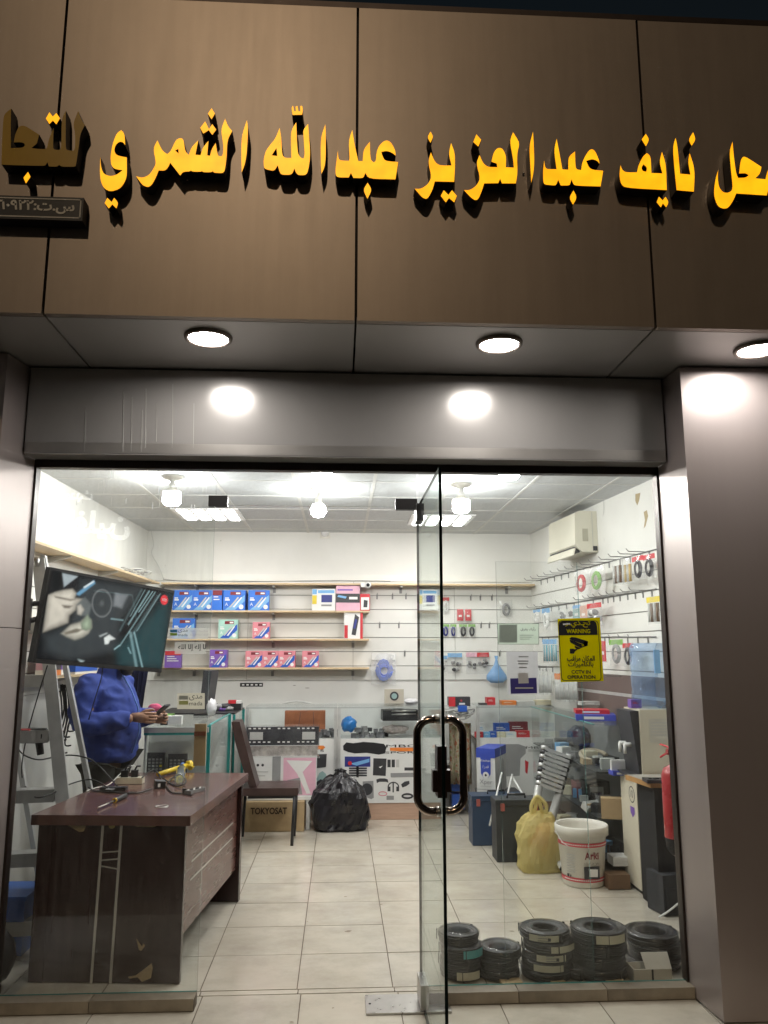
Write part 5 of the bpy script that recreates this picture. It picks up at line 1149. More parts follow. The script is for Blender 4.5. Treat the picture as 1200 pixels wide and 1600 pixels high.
for k in range(3): 
    t = clut(968,1275,3,(.16,.13,.018),PAPER,'white flat carton in the short stack on the bottom shelf',X=1.98,deco=False,nm='flat_carton'); t.location.z += .02*k; t['group'] = 'flat cartons on the bottom shelf'
for k in range(5):
    c = P(960+k*5, 1335, Z=.05); m = ALU if k % 2 else LGREY
    t = thing('metal_pipe', ['short grey pipe at the left of the pipe bundle by the bucket','open grey tube end pointing to the bucket','second open tube in the bundle on the floor','pale tube on top of the floor bundle','rightmost tube of the floor bundle'][k], 'pipe', c)
    A = Vector((1.60+.05*k, 1.92+.02*k, .06+.03*(k%3))); B = A+Vector((.12,1.0,.06)); mb = MB().tube([A, B], .024, 12, False); mb.tube([B, A], .020, 12, False); mb.build('tube', m, t)
    MB().lathe(A+Vector((0,.03,0)), [(0,0),(.0195,0)], 12, (0,1,0)).build('hollow', BLACKM, t)
t = clut(962,1352,3,(.15,.12,.09),col('dark_card',(.20,.12,.07)),'brown carton on the floor behind the white bucket',X=1.90,deco=False); t.location.z -= .12
rnd = random.Random(4)
for k in range(22):
    lv = 1+k % 3; y = RY0+.15+rnd.random()*1.5; x = XR+.05+rnd.random()*.22; s = rnd.uniform(.05,.12); sz = (s, s*rnd.uniform(.6,1.4), s*rnd.uniform(.4,.9))
    tag(MB().obox((x, y, zR[lv]+.003+sz[2]/2), sz, (0,0,rnd.uniform(-.7,.7))).bevel(.004,1).build('stored_part', [CHAR, GREYP, BLACK, mat('part_grey', (.16,.16,.17), .3, 0, .4, 30)][k % 4]), 'dark part among the clutter inside the right counter', 'part', 'dark parts inside the right counter')

for k in range(16):
    lv = 1+k % 3; y = RY0+.10+rnd.random()*1.1; x = XR+.03+rnd.random()*.12; s_ = rnd.uniform(.06,.11); sz = (s_, s_*rnd.uniform(.6,1.2), s_*rnd.uniform(.5,1.))
    tag(MB().obox((x, y, zR[lv]+.003+sz[2]/2), sz, (0,0,rnd.uniform(-.7,.7))).bevel(.003,1).build('pale_carton', [PAPER, CARD, LGREY, CREAM, LBLUE][k % 5]), 'small pale carton in the clutter behind the right counter glass', 'box', 'pale cartons inside the right counter')
# ---------------------------------------------------------------- water dispenser and bottle
IV = mat('ivory_enamel', (.68,.63,.50), .35, 0, .05, 3)
wx, wy, ww, wd = 2.0, 1.47, .33, .31
t = thing('water_dispenser', 'ivory water dispenser with dark front at the right wall', 'water dispenser', (wx+ww/2, wy+wd/2, 0))
zt_, zk = P(975,1107,Y=1.6).z, P(985,1215,Y=1.5).z
MB().box(wx, wx+ww, wy, wy+wd, .03, zk).bevel(.012,2).build('lower_cabinet', IV, t)
MB().box(wx+.05, wx+ww, wy+.004, wy+wd-.004, zk+.001, zt_).bevel(.02,3).build('upper_housing', IV, t)
fc = MB().hexa([(wx+.035,wy+.02,zk+.02),(wx+.049,wy+.02,zk+.02),(wx+.049,wy+wd-.02,zk+.02),(wx+.035,wy+wd-.02,zk+.02)], [(wx-.012,wy+.02,zt_-.01),(wx+.049,wy+.02,zt_-.01),(wx+.049,wy+wd-.02,zt_-.01),(wx-.012,wy+wd-.02,zt_-.01)]).bevel(.006,2).build('front_fascia', CHAR, t)
for k, m in ((0, BLUE), (1, RED)):
    y = wy+.10+.10*k; tp = MB().tube([(wx+.03,y,zt_-.24),(wx-.035,y,zt_-.24)], .014, 10).build('tap', PAPER, t); MB().tube([(wx-.03,y,zt_-.24),(wx-.03,y,zt_-.30)], .011, 10).build('spout', PAPER, tp)
MB().box(wx-.03, wx+.05, wy+.03, wy+wd-.03, zk+.003, zk+.02).build('drip_tray', CHAR, t)
MB().box(wx+.02, wx+ww-.02, wy+.02, wy+wd-.02, .002, .031).build('base', BLACK, t)
f = Frame((wx, wy+wd/2, 0), (0,-1,0), (0,0,1)); bd = f.disc('round_badge', CHAR, t, .06, zk-.12, .055, .0015); f.disc('badge_centre', IV, bd, .06, zk-.12, .047, .002); f.text('badge_text', '10', CHAR, bd, .06, zk-.115, .05, .0028); f.poly('shield_badge', PURP, t, [(.02,zk-.2),(.10,zk-.2),(.10,zk-.24),(.06,zk-.27),(.02,zk-.24)], .0015)
f = Frame((wx+.05+(ww-.05)/2, wy+.004, 0), (1,0,0), (0,0,1)); f.rect('spec_sheet', mat('spec_sheet_paper',(.62,.59,.50),.6), t, -.08, zt_-.22, .08, zt_-.06)
for k in range(5): f.rect('sheet_line', LGREY, t, -.07, zt_-.09-.02*k, .05, zt_-.085-.02*k, .0026)
bc = Vector((wx+.20, wy+wd/2, zt_+.004))
t = thing('water_bottle_jug', 'blue tinted water jug upside down on the dispenser', 'water jug', bc)
JUG = glassmat('blue_polycarbonate', (.83,.91,.985), .26, 1.2, (.34,.54,.88), .03)
MB().lathe(bc, [(.10,0),(.12,.02),(.135,.05),(.137,.075),(.135,.115),(.128,.13),(.135,.145),(.135,.22),(.127,.235),(.135,.25),(.135,.33),(.127,.345),(.135,.36),(.135,.42),(.12,.445),(0,.45)], 32).build('jug_shell', JUG, t)
MB().lathe(bc, [(.0,.01),(.105,.02),(.128,.06),(.128,.20),(0,.201)], 28).build('water', glassmat('water_blue', (.93,.965,.99), 0, .5), t)
MB().box(bc.x-.02, bc.x+.02, bc.y-.139, bc.y-.126, .24+bc.z, .40+bc.z).bevel(.004,1).build('handle_recess', mat('jug_blue', (.22,.45,.75), .3), t)
pbox(986,1093,1003,1107,1.60,.07,PURP,'little purple printed box on top of the dispenser','box','small_box',deco_lines(RED,2),zbase=zt_+.003)
# small table beside it
tx0 = P(1012,1420,Z=0).x+.05; ty0, ty1 = 1.12, 1.44; tzt = .77
t = thing('side_table', 'small dark table with wood-edged grey top at the right glass edge', 'table', (tx0+.2, 1.28, 0))
MB().hexa([(tx0-.03,ty0-.02,tzt-.03),(2.32,ty0-.02,tzt-.03),(2.28,ty1,tzt-.03),(tx0-.07,ty1,tzt-.03)], [(tx0-.03,ty0-.02,tzt),(2.32,ty0-.02,tzt),(2.28,ty1,tzt),(tx0-.07,ty1,tzt)]).bevel(.008,2).build('edge_band', mat('oak_edge', (.45,.25,.09), .4, 0, .2, 6), t)
MB().hexa([(tx0-.025,ty0-.015,tzt+.0005),(2.31,ty0-.015,tzt+.0005),(2.27,ty1-.005,tzt+.0005),(tx0-.06,ty1-.005,tzt+.0005)], [(tx0-.025,ty0-.015,tzt+.003),(2.31,ty0-.015,tzt+.003),(2.27,ty1-.005,tzt+.003),(tx0-.06,ty1-.005,tzt+.003)]).build('top_sheet', mat('grey_laminate', (.42,.40,.36), .35), t)
MB().box(tx0, tx0+.02, ty0+.01, ty1-.02, .003, tzt-.031).build('side_panel', BLACKM, t); MB().box(2.26, 2.28, ty0+.01, ty1-.02, .003, tzt-.031).build('side_panel', BLACKM, t); MB().box(tx0+.021, 2.258, ty0+.012, ty0+.03, .05, tzt-.032).build('front_panel', BLACKM, t)
t = thing('keyboard', 'black keyboard stub lying on the small table', 'keyboard', (2.1, 1.3, tzt+.003)); c = P(1028,1220,Z=tzt+.012)
MB().obox((c.x+.06,c.y,tzt+.014), (.28,.12,.020), (0,0,-.1)).bevel(.004,1).build('case', CHAR, t)
for k in range(10): MB().obox((c.x-.05+k*.024, c.y-.01*(k%2), tzt+.027), (.018,.018,.006), (0,0,-.1)).build('key', BLACK, t)
c = P(1064,1330,Y=.62)
t = thing('fire_extinguisher', 'red fire extinguisher standing at the right jamb', 'fire extinguisher', (c.x, .62, P(1050,1337,Y=.62).z))
zb_, zt2 = P(1050,1335,Y=.62).z, P(1050,1195,Y=.62).z
MB().lathe((c.x,.62,0), [(0,zb_),(.055,zb_),(.075,zb_+.03),(.082,zb_+.10)], 28).build('foot_skirt', BLACKM, t)
MB().lathe((c.x,.62,0), [(.083,zb_+.09),(.083,zt2-.06),(.07,zt2-.02),(.035,zt2),(.02,zt2+.03),(0,zt2+.03)], 28).build('cylinder', mat('extinguisher_red', (.42,.025,.03), .28, 0, .08, 5, 0, coat=.4), t)
MB().obox((c.x+.01,.62,zt2+.06), (.12,.03,.03), (0,.2,0)).build('valve_handle', mat('extinguisher_red', (.42,.025,.03), .28), t)
for k in range(2): cable([Vector((c.x-.02,.62,zt2+.05)), P(1044,1168+k*8,Y=.75), P(1032,1163+k*20,Y=.85)], .006, 'hose', RED, t)
MB().box(c.x-.02, c.x+.6, .66, .70, zb_-.02, zb_-.005).build('bracket', STEEL, t)
c = P(1045,1432,Z=0)
t = thing('charcoal_bag', 'charcoal carry bag on the floor behind the right jamb', 'bag', (c.x+.08, c.y+.1, 0))
MB().obox((c.x+.08,c.y+.10,.12), (.26,.18,.23), (0,0,.2)).bevel(.05,3).build('bag_body', mat('charcoal_canvas', (.035,.037,.042), .7, 0, .3, 20, .3), t)
MB().obox((c.x+.06,c.y+.02,.10), (.16,.05,.12), (0,0,.2)).bevel(.02,2).build('front_pocket', mat('charcoal_canvas', (.035,.037,.042), .7), t)
cable([Vector((c.x-.08,c.y-.05,.012)), Vector((c.x-.02,c.y-.06,.05)), Vector((c.x+.06,c.y-.05,.10))], .006, 'white_strap', PAPER, t)
# ---------------------------------------------------------------- air conditioner
f1 = Frame(FR.at(0,0,.22), FR.u, FR.v)
an = f1.pxpt(897, 858); 
a_far = f1.pxpt(856, 858)[0]; a_near = an[0]; zlo = f1.pxpt(896,862)[1]; zhi = f1.pxpt(896,797)[1]
t = thing('air_conditioner', 'cream split air conditioner high on the right wall', 'air conditioner', FR.at((a_far+a_near)/2, zlo, .11))
q = lambda a: [FR.at(a,zlo+.0,.002), FR.at(a,zlo-.0,.15), FR.at(a,zlo+.06,.21), FR.at(a,zhi-.02,.20), FR.at(a,zhi,.16), FR.at(a,zhi,.002)]
mb = MB(); A = [mb.bm.verts.new(p) for p in q(a_far)]; B = [mb.bm.verts.new(p) for p in q(a_near)]
for k in range(6): mb.bm.faces.new((A[k], A[(k+1)%6], B[(k+1)%6], B[k]))
mb.bm.faces.new(A[::-1]); mb.bm.faces.new(B); mb.bevel(.008,2,25); mb.build('casing', mat('aged_cream_plastic', (.70,.675,.56), .4, 0, .05, 4), t)
MB().hexa([FR.at(a_far+.03,zlo+.006,.154), FR.at(a_near-.03,zlo+.006,.154), FR.at(a_near-.03,zlo+.045,.206), FR.at(a_far+.03,zlo+.045,.206)], [FR.at(a_far+.03,zlo-.004,.160), FR.at(a_near-.03,zlo-.004,.160), FR.at(a_near-.03,zlo+.035,.213), FR.at(a_far+.03,zlo+.035,.213)]).build('outlet_louvre', CHAR, t)
MB().hexa([FR.at(a_far,zlo-.03,.23), FR.at(a_near,zlo-.03,.23), FR.at(a_near,zlo+.03,.215), FR.at(a_far,zlo+.03,.215)], [FR.at(a_far,zlo-.035,.222), FR.at(a_near,zlo-.035,.222), FR.at(a_near,zlo+.03,.205), FR.at(a_far,zlo+.03,.205)]).build('flap', mat('aged_cream_plastic', (.68,.64,.46), .4), t)
fe_ = Frame(FR.at(a_near+.001,0,0), -FR.n, FR.v)
fe_.rect('side_label', mat('side_grey',(.45,.43,.34),.5), t, -.14, zlo+.09, -.09, zlo+.20, .003); fe_.rect('side_panel_line', LGREY, t, -.05, zlo+.02, -.046, zhi-.01, .003); fe_.rect('pipe_knockout', CHAR, t, -.05, zlo+.01, -.01, zlo+.05, .004)
tag(cable([P(943,770,X=2.24), P(944,800,X=2.24), P(938,825,X=2.24), P(945,845,X=2.24), P(932,855,X=2.24)], .006, 'conditioner_cable', LGREY), 'grey cable hanging beside the air conditioner', 'cable')
# ---------------------------------------------------------------- floor goods at the right
# white bucket
c = P(924, 1392, Z=0); c = Vector((P(924,1392,Z=0).x, P(924,1380,Z=0).y, .002))
t = thing('white_bucket', 'open white plastic bucket with red bands and printed label', 'bucket', c)
MB().lathe(c, [(0,0),(.135,0),(.14,.006),(.168,.36),(.176,.362),(.178,.33),(.184,.33),(.184,.388),(.178,.394),(.168,.388),(.163,.365),(.132,.02),(0,.02)], 40).build('pail', mat('white_pail', (.76,.74,.68), .42, 0, .06, 5), t)
for z in (.415-.135, .052):
    r = .140+(z)*.0778
    MB().lathe(c, [(r+.001,z-.014),(r+.0026,z+.014)], 40).build('red_band', col('band_red',(.60,.08,.10)), t)
    for k in range(26):
        a = rad(200+k*5.6); MB().obox(c+Vector(((r+.003)*math.cos(a),(r+.003)*math.sin(a),z)), (.003,.010,.006), (0,0,a)).build('band_dot', PAPER, t)
def cyl_text(body, ang, z, h, m, nm, w=None, r0=.14):
    r = r0+z*.0778+.0015; n = Vector((math.cos(ang), math.sin(ang), 0)); u = Vector((-math.sin(ang), math.cos(ang), 0))
    f = Frame(c+n*r+Vector((0,0,z)), u, (0,0,1)); return f
az = rad(-84)
f = cyl_text('', az, .215, 0, None, ''); f.text('bucket_name', 'Arki', DKRED, t, 0, .0, .046, .004, width=.10, bold=.025)
f = cyl_text('', az, .165, 0, None, ''); f.text('bucket_caption', 'رغوة عزل الحرارة', INK, t, 0, 0, .018, .004, width=.10)
f = cyl_text('', az, .105, 0, None, ''); f.rect('pictured_box', CHAR, t, -.055, -.04, .055, .04, .005); f.poly('pictured_bag', PAPER, t, [(-.02,-.025),(.04,-.028),(.043,.02),(-.018,.025)], .0065)
f = cyl_text('', rad(-136), .16, 0, None, '')
for k in range(7): f.rect('fine_print', LGREY, t, -.03, .05-k*.018, .03, .056-k*.018, .004)
f.rect('fine_print', CHAR, t, -.03, -.09, -.015, -.07, .004); f.rect('fine_print', CHAR, t, -.008, -.09, .0, -.075, .004)
hp = [c+Vector((.184*math.cos(a), .184*math.sin(a)-.02*abs(math.sin(a)), .345-.05*math.sin(rad(180)*(k/8)))) for k, a in enumerate([rad(180+22.5*i) for i in range(9)])]
cable([p for p in [c+Vector((-.186,0,.35)), c+Vector((-.17,-.10,.30)), c+Vector((-.13,-.15,.27))]], .0025, 'wire_handle', ALU, t)
# yellow carrier bag
c = P(850, 1366, Z=0); c.y += .12
YB = transl('yellow_carrier_film', (.86,.76,.36), .5, .22)
t = thing('yellow_carrier_bag', 'full translucent yellow carrier bag standing on the floor', 'bag', (c.x, c.y, 0))
sack((c.x, c.y, .003), .33, .40, .26, YB, '', '', '', 8, False).build('bag_body', YB, t)
for k_, (dx_, dz_, r_, m_) in enumerate(((-.05,.10,.085,CREAM),(.06,.12,.08,CARD),(.0,.22,.08,PINK),(-.06,.26,.05,CREAM),(.05,.28,.06,ORANGE))): MB().ball((c.x+dx_, c.y, dz_), r_, 2, (1,.9,.9), .12).build('bag_content', m_, t)
for s in (-1, 1):
    cable([Vector((c.x+s*.05,c.y-.02,.38)), Vector((c.x+s*.055,c.y-.03,.46)), Vector((c.x-.01,c.y-.03,.52)), Vector((c.x-s*.02,c.y-.01,.44)), Vector((c.x-s*.04,c.y,.38))], [.016]*1 and .014, 'handle_loop', YB, t, 8, 5)
# blue tool case and dark case
a, b = P(737,1252,Y=2.75), P(772,1322,Y=2.75)
def case(x0, x1, y0, y1, z0, z1, m, nm, label, lid=True):
    t = thing(nm, label, 'tool case', ((x0+x1)/2, (y0+y1)/2, z0))
    MB().box(x0, x1, y0, y1, z0, z1-.05).bevel(.012,2).build('body', m, t); MB().box(x0-.004, x1+.004, y0-.004, y1+.004, z1-.048, z1-.006).bevel(.01,2).build('lid', m, t)
    for x in (x0+.05, x1-.05): MB().box(x-.015, x+.015, y0-.014, y0-.005, z1-.085, z1-.03).bevel(.002,1).build('latch', col('latch_red',(.40,.10,.08)), t)
    xm, ym = (x0+x1)/2, (y0+y1)/2
    MB().tube([(xm-.07,ym,z1-.008),(xm-.07,ym,z1+.02),(xm+.07,ym,z1+.02),(xm+.07,ym,z1-.008)], .009, 8).build('carry_handle', BLACK, t); return t
bx = P(739,1322,Z=0); by = P(820,1350,Z=0)
case(bx.x, bx.x+.44, bx.y, bx.y+.2, .003, .40, mat('dark_blue_plastic', (.025,.05,.10), .45), 'blue_tool_case', 'dark blue plastic tool case standing on the floor by the door')
dx = P(777,1348,Z=0)
case(dx.x, dx.x+.36, dx.y, dx.y+.2, .003, .46, mat('charcoal_case', (.035,.04,.045), .5), 'charcoal_tool_case', 'charcoal tool case on the floor behind the yellow bag')
# white and blue carton on a dark crate
Yw = 3.15; a, b = P(748,1182,Y=Yw), P(779,1241,Y=Yw)
ta = thing('dark_crate', 'dark crate under the white and blue carton', 'crate', ((a.x+b.x)/2, Yw+.2, 0)); MB().box(a.x+.02, b.x+.22, Yw+.02, Yw+.36, .003, b.z-.002).bevel(.006,1).build('crate_body', CHAR, ta); MB().box(a.x+.015, b.x+.225, Yw+.015, Yw+.03, b.z-.05, b.z-.025).build('crate_rib', BLACK, ta)
def deco_jug(fr, w, h, t):
    fr.rect('blue_top', col('carton_blue',(.035,.07,.42)), t, -.5*w, .30*h, .5*w, .5*h); fr.poly('blue_shield', col('carton_blue',(.035,.07,.42)), t, [(-.28*w,.31*h),(-.26*w,-.05*h),(-.12*w,-.14*h),(.12*w,-.14*h),(.26*w,-.05*h),(.28*w,.31*h)], .0018)
    fr.text('carton_text', 'Kitchen', PAPER, t, 0, .24*h, .018, .003, width=.09); fr.text('carton_text', 'قدرة', PAPER, t, 0, .10*h, .03, .003); fr.disc('lens_mark', PAPER, t, 0, -.08*h, .028, .003); fr.disc('lens_pupil', INK, t, 0, -.08*h, .010, .0038)
    fr.text('carton_name', 'Xper', GREYP, t, 0, -.24*h, .05, .003); fr.rect('line_print', LGREY, t, -.3*w, -.33*h, .3*w, -.32*h); fr.rect('line_print', GREYP, t, -.5*w, -.40*h, .5*w, -.39*h)
t = thing('blue_white_carton', 'white carton with blue top standing on the dark crate', 'carton', ((a.x+b.x)/2, Yw, b.z)); w, h = b.x-a.x, P(750,1170,Y=Yw).z-b.z
R0 = Matrix.Rotation(rad(-26),3,'Z'); cc = Vector(((a.x+b.x)/2+.06, Yw+.17, b.z+h/2))
MB().obox(cc, (w,.38,h), R0).bevel(.003,1).build('carton_body', WHT, t); MB().obox(cc+Vector((0,0,h*.405)), (w+.004,.384,h*.20), R0).build('blue_band', col('carton_blue',(.035,.07,.42)), t)
deco_jug(Frame(cc-R0@Vector((0,.193,0)), R0@Vector((1,0,0)), (0,0,1)), w, h, t)
fs_ = Frame(cc+R0@Vector((w/2+.001,0,0)), R0@Vector((0,1,0)), (0,0,1)); fs_.disc('side_picture', LGREY, t, .06, 0, .05, .002, 18, .09)
# telescopic ladder leaning
t = thing('telescopic_ladder', 'folded telescopic aluminium ladder leaning behind the yellow bag', 'ladder', (P(860,1290,Y=2.35).x, 2.3, 0))
TL, TR = P(851,1166,Y=2.55), P(890,1180,Y=2.55); BL_, BR_ = P(842,1228,Y=2.45), P(873,1240,Y=2.45)
dv = (BL_-TL); k = (TL.z-.005)/(TL.z-BL_.z)
for k_, (A, B) in enumerate(((TL, BL_), (TR, BR_))):
    E = A+(B-A)*((A.z-.005)/(A.z-B.z)); MB().tube([B, E], .032, 14).build('lower_tube', ALU, t)
    for j in range(9):
        p0, p1 = A+(B-A)*(j/9), A+(B-A)*((j+.8)/9); MB().tube([p0, p1],   .030, 12).build('collar', CHAR if j % 2 else mat('rung_alu', (.62,.62,.62), .35, .5), t)
for j in range(9):
    a_, b_ = TL+(BL_-TL)*((j+.1)/9), TR+(BR_-TR)*((j+.1)/9); e = (BL_-TL)*(.075)
    MB().hexa([a_+Vector((0,-.038,0)), b_+Vector((0,-.038,0)), b_+Vector((0,.034,0)), a_+Vector((0,.034,0))], [q_+e for q_ in (a_+Vector((0,-.038,0)), b_+Vector((0,-.038,0)), b_+Vector((0,.034,0)), a_+Vector((0,.034,0)))]).bevel(.004,1).build('rung', mat('rung_alu', (.62,.62,.62), .35, .5), t)
# white frame legs between cases
t = thing('folding_stand', 'thin white folding stand behind the charcoal case', 'stand', P(790,1270,Y=2.9))
for x0,y0,x1,y1 in ((795,1215,765,1290),(812,1218,780,1300),(812,1222,840,1280)): 
    A = P(x0,y0,Y=2.62); B = P(x1,y1,Y=2.62); A.y = 2.9; MB().tube([A, B], .008, 6).build('stand_leg', PAPER, t)
# ---------------------------------------------------------------- cable coils
CBL = mat('black_cable_coil', (.014,.014,.015), .42, 0, .2, 20); SHR = plasticfilm('shrink_film', (.975,.977,.98), .55, .006, (.6,.62,.65))
LBLc = mat('coil_label', (.62,.60,.48), .5, 0, .1); LBLt = mat('coil_label_teal', (.10,.40,.42), .5)
def coil(x, y, z, r, h, label, lab, hole=True, grp='cable coils behind the right pane', labm=None, ang=-90):
    t = thing('cable_coil', label, 'cable coil', (x, y, z), grp); ri = r*.52
    n = max(4, int(h/.0085)); mb = MB(); rn = random.Random(int(x*1000+z*7000))
    pr = [(ri,.004)]
    for k in range(n):
        z0, z1 = h*k/n, h*(k+1)/n; rj = r-rn.uniform(0,.007); pr += [(rj-.005,z0+.0005),(rj-.0008,z0+.25*(z1-z0)),(rj,(z0+z1)/2),(rj-.0008,z0+.75*(z1-z0)),(rj-.005,z1-.0005)]
    m_ = 5
    for k in range(m_):
        r1, r0 = r-.004-(r-ri-.006)*k/m_, r-.004-(r-ri-.006)*(k+1)/m_; hz = h-rn.uniform(0,.005); pr += [(r1-.001,hz-.004),((r1+r0)/2,hz),(r0+.001,hz-.004)]
    pr += [(ri,h-.012),(ri,.004)]
    jx_, jy_ = random.uniform(-.014,.014), random.uniform(-.010,.010)
    MB().lathe((x+jx_,y+jy_,z), pr, 32).build('windings', CBL, t)
    MB().lathe((x+jx_,y+jy_,z), [(r*.45,h+.004),(r*.8,h+.006),(r+.003,h-.006),(r+.004,h*.5),(r+.002,.006)] if hole else [(0,h+.003),(r*.6,h+.005),(r*.9,h+.005),(r+.003,h-.006),(r+.004,h*.5),(r+.002,.006)], 32).build('shrink_wrap', SHR, t)
    for a in (40, 160, 280): 
        aa = rad(a+random.uniform(-20,20)); MB().obox((x+jx_+(r+.004)*math.cos(aa), y+jy_+(r+.004)*math.sin(aa), z+h/2), (.004,.012,h*.95), (0,0,aa)).build('tie_strap', BLACK, t)
    if lab:
        aa = rad(ang); m = 6; mb = MB(); wA = rad(32)
        for k in range(m):
            a0, a1 = aa-wA+2*wA*k/m, aa-wA+2*wA*(k+1)/m; R = r+.0065
            vs = [mb.bm.verts.new((x+jx_+R*math.cos(q_), y+jy_+R*math.sin(q_), z+zz2)) for q_, zz2 in ((a0,h*.18),(a1,h*.18),(a1,h*.9),(a0,h*.9))]; mb.bm.faces.new(vs)
        lb_ = mb.build('paper_label', labm or LBLc, t)
        if lab == 2:
            fr_ = Frame(Vector((x+jx_,y+jy_,z+h*.55))+Vector((math.cos(aa),math.sin(aa),0))*(r+.0075), (-math.sin(aa),math.cos(aa),0), (0,0,1))
            for k in range(3): fr_.rect('label_print', GREYP, lb_, -.03, .012-k*.011, .01+.01*k, .0155-k*.011, .001)
            fr_.rect('label_code', CHAR, lb_, .02, -.008, .034, .006, .001)
cxs = lambda px: P(px, 1545, Z=0).x
Yc = .24; ordn = ['lowest','second lowest','middle','second highest','topmost']
def stack(px, ytop, n, r, who, labs, Y=Yc, z0=.004, hole=True, zadd=0):
    x = P(px, 1500, Y=Y).x; H = P(px, ytop, Y=Y).z - z0; h = H/n
    names = {2:['lower','upper'],3:['lowest','middle','topmost'],4:['lowest','second lowest','second highest','topmost'],5:ordn}[n]
    for k in range(n): coil(x, Y+random.uniform(-.008,.008), z0+k*h, r*(1-.0*k), h-.003, '%s black cable coil of the %s' % (names[k], who), labs[k], hole and k == n-1, labm=LBLt if labs[k] == 3 else None, ang=-90+random.uniform(-30,30))
stack(719, 1452, 4, .105, 'stack nearest the open door', [1,0,3,0], hole=False)
stack(781, 1476, 3, .107, 'short stack second from the door', [0,0,0], hole=False)
stack(854, 1447, 5, .128, 'middle stack with cream labels', [0,1,2,1,2])
stack(937, 1443, 4, .138, 'tall stack left of the white carton', [0,0,0,1])
stack(1022, 1452, 4, .140, 'stack in the right glass corner', [0,0,0,0], Y=.34, hole=False)
# extra loose coil leaning
coil(P(908,1530,Y=.13).x, .185, .004, .05, .05, 'small loose cable coil between the two tall stacks', 0, True)
# white carton in front of the right stack
a, b = P(987,1512,Y=.11), P(1066,1545,Y=.11)
t = thing('white_open_carton', 'small white open carton in the right glass corner', 'carton', ((a.x+b.x)/2, .13, .004))
CRD = mat('white_card', (.58,.56,.50), .6, 0, .08, 8)
x0, x1, zt3 = a.x, 1.62, a.z
for q_ in ((x0,x0+.005,.085,.185),(x1-.005,x1,.085,.185),(x0+.006,x1-.006,.085,.09),(x0+.006,x1-.006,.18,.185)): MB().box(*q_, .004, zt3).build('wall', CRD, t)
MB().box(x0+.006, x1-.006, .091, .179, .004, .008).build('bottom', CRD, t)
MB().hexa([(x0+.06,.083,zt3),(x1,.083,zt3),(x1,.086,zt3),(x0+.06,.086,zt3)], [(x0+.055,.13,zt3+.06),(x1,.13,zt3+.06),(x1,.134,zt3+.06),(x0+.055,.134,zt3+.06)]).build('flap', CRD, t)
MB().box((x0+x1)/2-.006, (x0+x1)/2+.003, .083, .0845, zt3-.07, zt3).build('slit', CHAR, t)
for i_, (px, w_) in enumerate(((800,.10),(872,.07),(960,.09))):
    tag(MB().obox((P(px,1540,Y=.10).x,.12,.012), (w_,.06,.016), (0,0,.1)).build('card_scrap', CARD), ['flat cardboard scrap between the short and middle stacks','cardboard scrap under the middle coil stack','cardboard scrap before the tall stack'][i_], 'cardboard')
# ---------------------------------------------------------------- boxes on the back shelves
BOXB = col('tool_box_blue', (.03,.16,.62)); TB = deco_tool(LBLUE); TBm = deco_tool(BLUE)
def shelfbox(*a):
    t = shelfbox_(*a); t.rotation_euler.z = random.uniform(-.07,.07); return t
def shelfbox_(x0,y0,x1,k,m,label,deco,dep=.10): return pbox(x0,y0,x1,954,4.30,dep,m,label,'box','product_box',deco,zbase=ZS[k]+.001) if k == 1 else pbox(x0,y0,x1,998 if k == 2 else 1043,4.30,dep,m,label,'box','product_box',deco,zbase=ZS[k]+.001)
for i, (x0, x1) in enumerate(((271,300),(301,331.5),(332.5,347),(349.5,383),(388,420))):
    shelfbox(x0,922,x1,1,BOXB,['leftmost blue tool box on the second back shelf, half behind the television','second blue tool box from the left on the second back shelf','narrow blue box squeezed between two blue tool boxes','fourth blue tool box, just left of a shelf gap','last blue tool box standing alone on the second back shelf'][i],TB if i != 2 else deco_lines(PAPER,2,DKRED))
def deco_dvr(fr,w,h,t): fr.rect('side_print', YELL, t, -.49*w,-.2*h,-.30*w,.2*h); fr.rect('blue_header', LBLUE, t, -.25*w,.30*h,.45*w,.44*h); fr.rect('screen_print', NAVY, t, -.10*w,-.12*h,.36*w,.22*h); fr.rect('caption', GREYP, t, -.1*w,-.3*h,.34*w,-.22*h); fr.rect('left_band', LBLUE, t, -.49*w, .25*h, -.30*w, .48*h)
shelfbox(488,920,524,1,PAPER,'white and blue device box beside the pink box, second back shelf',deco_dvr)
def deco_pink(fr,w,h,t):
    fr.rect('black_band', CHAR, t, -.5*w,-.18*h,.5*w,.18*h); fr.poly('blue_flash', LBLUE, t, [(-.45*w,.05*h),(-.1*w,-.02*h),(-.05*w,.06*h),(-.40*w,.12*h)], .0026); fr.rect('name_print', PAPER, t, .05*w,-.05*h,.4*w,.05*h,.0026); fr.rect('small_print', PURP, t, -.44*w,.30*h,.2*w,.36*h)
shelfbox(525,915,562,1,ROSE,'big pink box with black band on the second back shelf',deco_pink)
def deco_red(fr,w,h,t): fr.rect('white_face', PAPER, t, -.4*w,-.45*h,.45*w,.3*h); fr.poly('pictured_block', CHAR, t, [(-.15*w,-.3*h),(.25*w,-.3*h),(.3*w,.1*h),(-.1*w,.15*h)], .0026)
shelfbox(563,928,578,1,RED,'small red box at the right end of the second back shelf',deco_red)
shelfbox(270,966,303,2,BOXB,'blue tool box behind the payment sticker, third back shelf',TB)
shelfbox(342,968,371,2,MINT,'mint green tool box on the third back shelf',TBm); shelfbox(395,972,421,2,PINK,'single pink tool box on the third back shelf',TBm)
